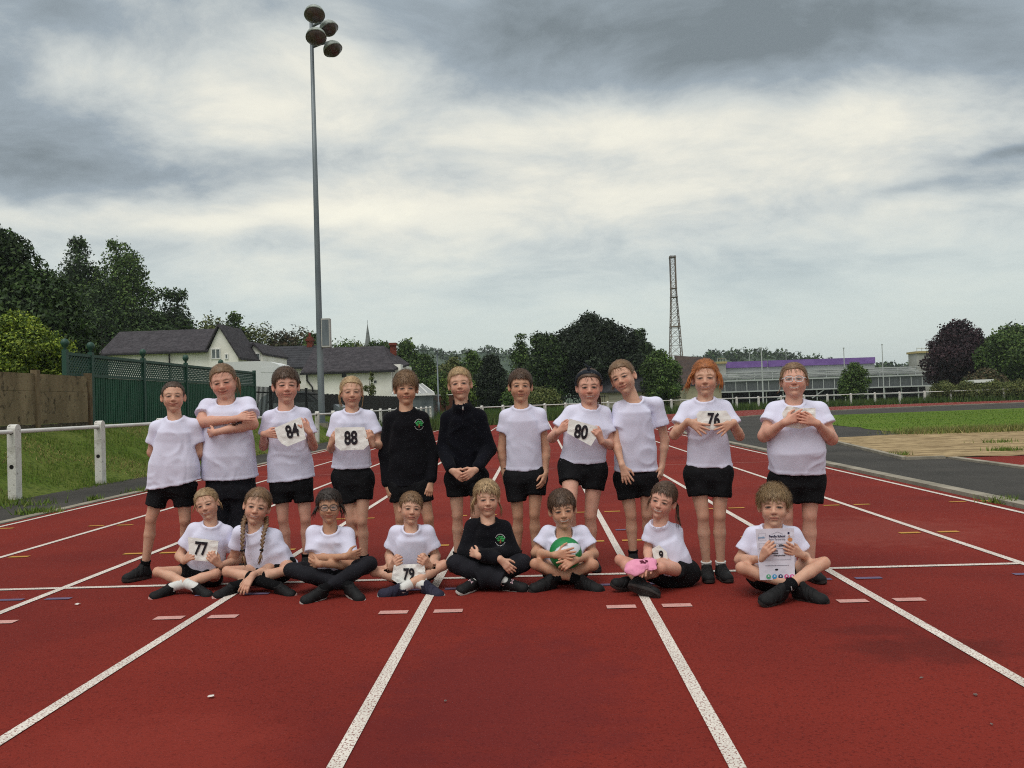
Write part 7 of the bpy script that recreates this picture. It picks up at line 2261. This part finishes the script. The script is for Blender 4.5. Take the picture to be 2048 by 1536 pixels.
decal('T8', 'sock', 'sock_logo', [[(1581.5, 1173), (1583, 1172.5), (1583.5, 1177), (1586, 1180), (1589, 1179), (1586, 1182.5), (1582.5, 1181)]], M_CRESTW)

# glasses
def glasses(key, m, w, h, tube, rnd=3.0):
    I = PEOPLE[key]; HP = I['HP']; root = I['root']
    g = None
    q = MB()
    lens = []
    for sx in (-1, 1):
        pts = []
        for k in range(21):
            a = 2*math.pi*k/20
            c, s_ = math.cos(a), math.sin(a)
            x = np.sign(c)*abs(c)**(2/rnd)*w; z = np.sign(s_)*abs(s_)**(2/rnd)*h
            pts.append(HP((sx*0.0315+x, 0.0895-0.20*abs(sx*0.0315+x)**1.5*2, -0.003+z)))
        q.tube(pts, tube, 6, False)
        lens.append(pts[:20])
        q.tube([HP((sx*(0.0315+w), 0.080, 0.006)), HP((sx*0.073, 0.055, 0.006)), HP((sx*0.079, -0.005, 0.008))], tube*0.9, 6)
    q.tube([HP((-0.0315+w, 0.0885, 0.002)), HP((0, 0.092, 0.004)), HP((0.0315-w, 0.0885, 0.002))], tube, 6)
    g = q.build('glasses', m, root, True)
    ml = MATS.get('lens')
    if ml is None:
        ml = mat('lens', (0.85, 0.88, 0.9), rough=0.05, spec=0.5)
        ml.node_tree.nodes['Principled BSDF'].inputs['Alpha'].default_value = 0.10
    for p in lens: part('lens', p, [list(range(20))], ml, g)
glasses('S11', mat('clear_frame', (0.66, 0.66, 0.68), rough=0.3, spec=0.6), 0.0245, 0.0165, 0.0021)
glasses('T3', mat('black_frame', (0.012, 0.010, 0.010), rough=0.3, spec=0.6), 0.0250, 0.0175, 0.0023)

# spotted hairband with a knot
I = PEOPLE['S8']; HP = I['HP']
M_BAND = mat('spotted_band', (0.012, 0.016, 0.024), rough=0.85, col3=(0.55, 0.57, 0.58), scale3=95, amt3=0.9, lo3=0.66, hi3=0.70)
V = []; F = []
for k in range(29):
    a = math.radians(-14+208*k/28)
    back = 0.045*(1-max(0.0, math.sin(a)))
    for j, (yy, up_o) in enumerate(((0.061, 0.006), (0.058, 0.012), (0.050, 0.015), (0.040, 0.014), (0.034, 0.006))):
        y_ = yy-back
        kk = math.sqrt(max(0.05, 1-((y_+0.014)/0.094)**2))
        V.append(HP(((0.080*kk+up_o)*math.cos(a), y_, 0.030+(0.078*kk+up_o)*math.sin(a))))
for k in range(28):
    for j in range(4): F.append((k*5+j, k*5+j+1, k*5+j+6, k*5+j+5))
hb = part('hairband', V, F, M_BAND, I['root'], True)
for sx, p in ((-1, [(0.0, 0.045, 0.108), (-0.014, 0.045, 0.128), (-0.034, 0.04, 0.146)]), (1, [(0.0, 0.045, 0.108), (0.010, 0.043, 0.122), (0.024, 0.036, 0.120)])):
    MB().tube([HP(q_) for q_ in p], [0.008, 0.007, 0.001], 8).build('knot_end', M_BAND, hb, True)
MB().tube([HP((-0.008, 0.046, 0.104)), HP((0.008, 0.046, 0.106))], 0.011, 8).build('knot', M_BAND, hb, True)
for px, py in ((484, 1101), (523, 1100)):
    p = PEOPLE['T2']['A']((px, py, -0.16)); MB().tube([p+(0, 0, -0.005), p+(0, 0, 0.005)], 0.0125, 10).build('hair_tie', M_SHOE, PEOPLE['T2']['root'], True)
p = PEOPLE['T7']['WR'][1]; d_ = unit(p-PEOPLE['T7']['EL'][1])
MB().tube([p-d_*0.012, p-d_*0.004], 0.0235, 14).build('bracelet', mat('pale_beads', (0.62, 0.55, 0.6), rough=0.5), PEOPLE['T7']['root'], True)

# ball in the boy's arms
I = PEOPLE['T6']; bc = at(1131, 1107, I['Y0']-0.205); br = 0.096
V = []; F = []; nu, nv_ = 88, 60
fw = unit(CAM-bc); rx_ = unit(np.cross(UP, fw)); rx_ = rx_ if rx_[0] > 0 else -rx_; uz_ = np.cross(fw, rx_); uz_ = uz_ if uz_[2] > 0 else -uz_
for j in range(nv_+1):
    th = math.pi*j/nv_
    for k in range(nu):
        a = 2*math.pi*k/nu
        V.append((math.sin(th)*math.cos(a), math.sin(th)*math.sin(a), math.cos(th)))
V = np.array(V)
for j in range(nv_):
    for k in range(nu): F.append((j*nu+k, j*nu+(k+1) % nu, (j+1)*nu+(k+1) % nu, (j+1)*nu+k))
u_, w_ = V@rx_, V@uz_
g_ = V@fw
# broad white panel flanked by green ones, the pattern repeating round the back
pat = np.where((np.abs(w_*0.86-u_*0.25-0.12) < 0.34*np.sqrt(np.clip(1-((u_*0.9+w_*0.2-0.12)/0.78)**2, 0, 1))), 1.0, 0.0)
pat = np.maximum(pat, np.where(w_*0.86-u_*0.25 < -0.86, 1.0, 0.0))
cc = np.where(pat[:, None] > 0.5, np.array((0.66, 0.68, 0.74)), np.array((0.010, 0.20, 0.055)))
ball_o = thing('ball', 'green and white ball held against a seated child\'s chest', 'ball', bc)
bs = part('ball_skin', bc+V*br, F, mat('ball_leather', (0.5, 0.5, 0.5), rough=0.5, spec=0.4, attr='Col', bump=0.3, bscale=160, bdist=0.002), ball_o, True, cc)
bs.data.validate()

# pink cap on the knee
I = PEOPLE['T7']; Yk = I['Y0']-0.27
pc = at(1277, 1133, Yk)
M_PINK = mat('pink_cotton', (0.80, 0.33, 0.47), rough=0.9, col2=(0.70, 0.26, 0.40), scale=16, bump=0.5, bscale=40, bdist=0.01)
f = Field(pc-0.16, pc+0.16, 0.0055)
ax_ = unit(at(1310, 1126, Yk)-at(1250, 1138, Yk)); dn = unit(np.array((0.10, -0.62, 0.78))); dp = np.cross(ax_, dn)
dn = unit(dn-ax_*(dn@ax_)); dp = np.cross(ax_, dn)
f.ell(pc-dn*0.004-ax_*0.014, (0.070, 0.058, 0.024), np.array([ax_, dp, dn]), 0.01)
f.plane(pc-dn*0.006, -dn)
f.ell(pc-dn*0.020-ax_*0.014, (0.062, 0.050, 0.022), np.array([ax_, dp, dn]), 0.0, 'cut')
f.ell(pc+ax_*0.050-dp*0.012-dn*0.012, (0.056, 0.056, 0.006), np.array([ax_, dp, dn]), 0.006)
f.folds(0.006, (20, 20, 20), 4.2, 1.2)
V, Fq = f.mesh()
capo = thing('cap', 'crumpled pink cap with dark emblem lying on the knees', 'cap', pc)
part('cap_cloth', V, Fq, M_PINK, capo, True)
tr_ = BVHTree.FromPolygons([Vector(v) for v in V.astype(float)], [list(map(int, q)) for q in Fq])
em = []
for k in range(11):
    a = 2*math.pi*k/11; r_ = 5.5 if k % 2 else 8.5
    h = tr_.ray_cast(Vector(CAM), Vector(ray(1287+1.1*r_*math.cos(a), 1123+0.62*r_*math.sin(a))).normalized())
    em.append(np.array(h[0]) if h[0] is not None else None)
em = [e-unit(e-CAM)*0.003 for e in em if e is not None]
if len(em) > 3: part('emblem', em, [list(range(len(em)))], mat('cap_emblem', (0.10, 0.01, 0.03), rough=0.8), capo)

# ------------------------------------------------------------------ crumbs on the track
rg = np.random.default_rng(21)
M_SCRAP = mat('paper_scrap', (0.66, 0.62, 0.58), rough=0.8); M_PEB = mat('pebble', (0.16, 0.13, 0.12), rough=0.9)
for (px, py, s_, m_, nm, lab, ct_) in ((422, 1394, 0.016, M_SCRAP, 'paper_scrap', 'white scrap on the red track near the lower left line', 'litter'),
                               (156, 1209, 0.018, M_SCRAP, 'paper_scrap', 'white scrap on the track left of the seated row', 'litter'),
                               (890, 1403, 0.010, M_PEB, 'pebble', 'grey pebble in the middle foreground lane', 'pebble'),
                               (1842, 1356, 0.010, M_PEB, 'pebble', 'pebble below the damp stain at right', 'pebble'),
                               (1951, 1390, 0.010, M_PEB, 'pebble', 'pebble near the lower right lane line', 'pebble'),
                               (1985, 1449, 0.010, M_PEB, 'pebble', 'pebble lowest at the right edge of the track', 'pebble')):
    g = gnd(px, py, 0.008)
    V = rg.normal(size=(10, 3)); V /= np.linalg.norm(V, axis=1)[:, None]; V *= np.array((s_, s_*0.7, s_*0.35))*rg.uniform(0.8, 1.2, (10, 1))
    import bmesh
    bm = bmesh.new()
    for v in V: bm.verts.new(v)
    bmesh.ops.convex_hull(bm, input=bm.verts[:])
    me = bpy.data.meshes.new(nm); bm.to_mesh(me); bm.free(); me.materials.append(m_)
    o = link(nm, me, None, g+np.array((0, 0, s_*0.25))); tag(o, lab, ct_)
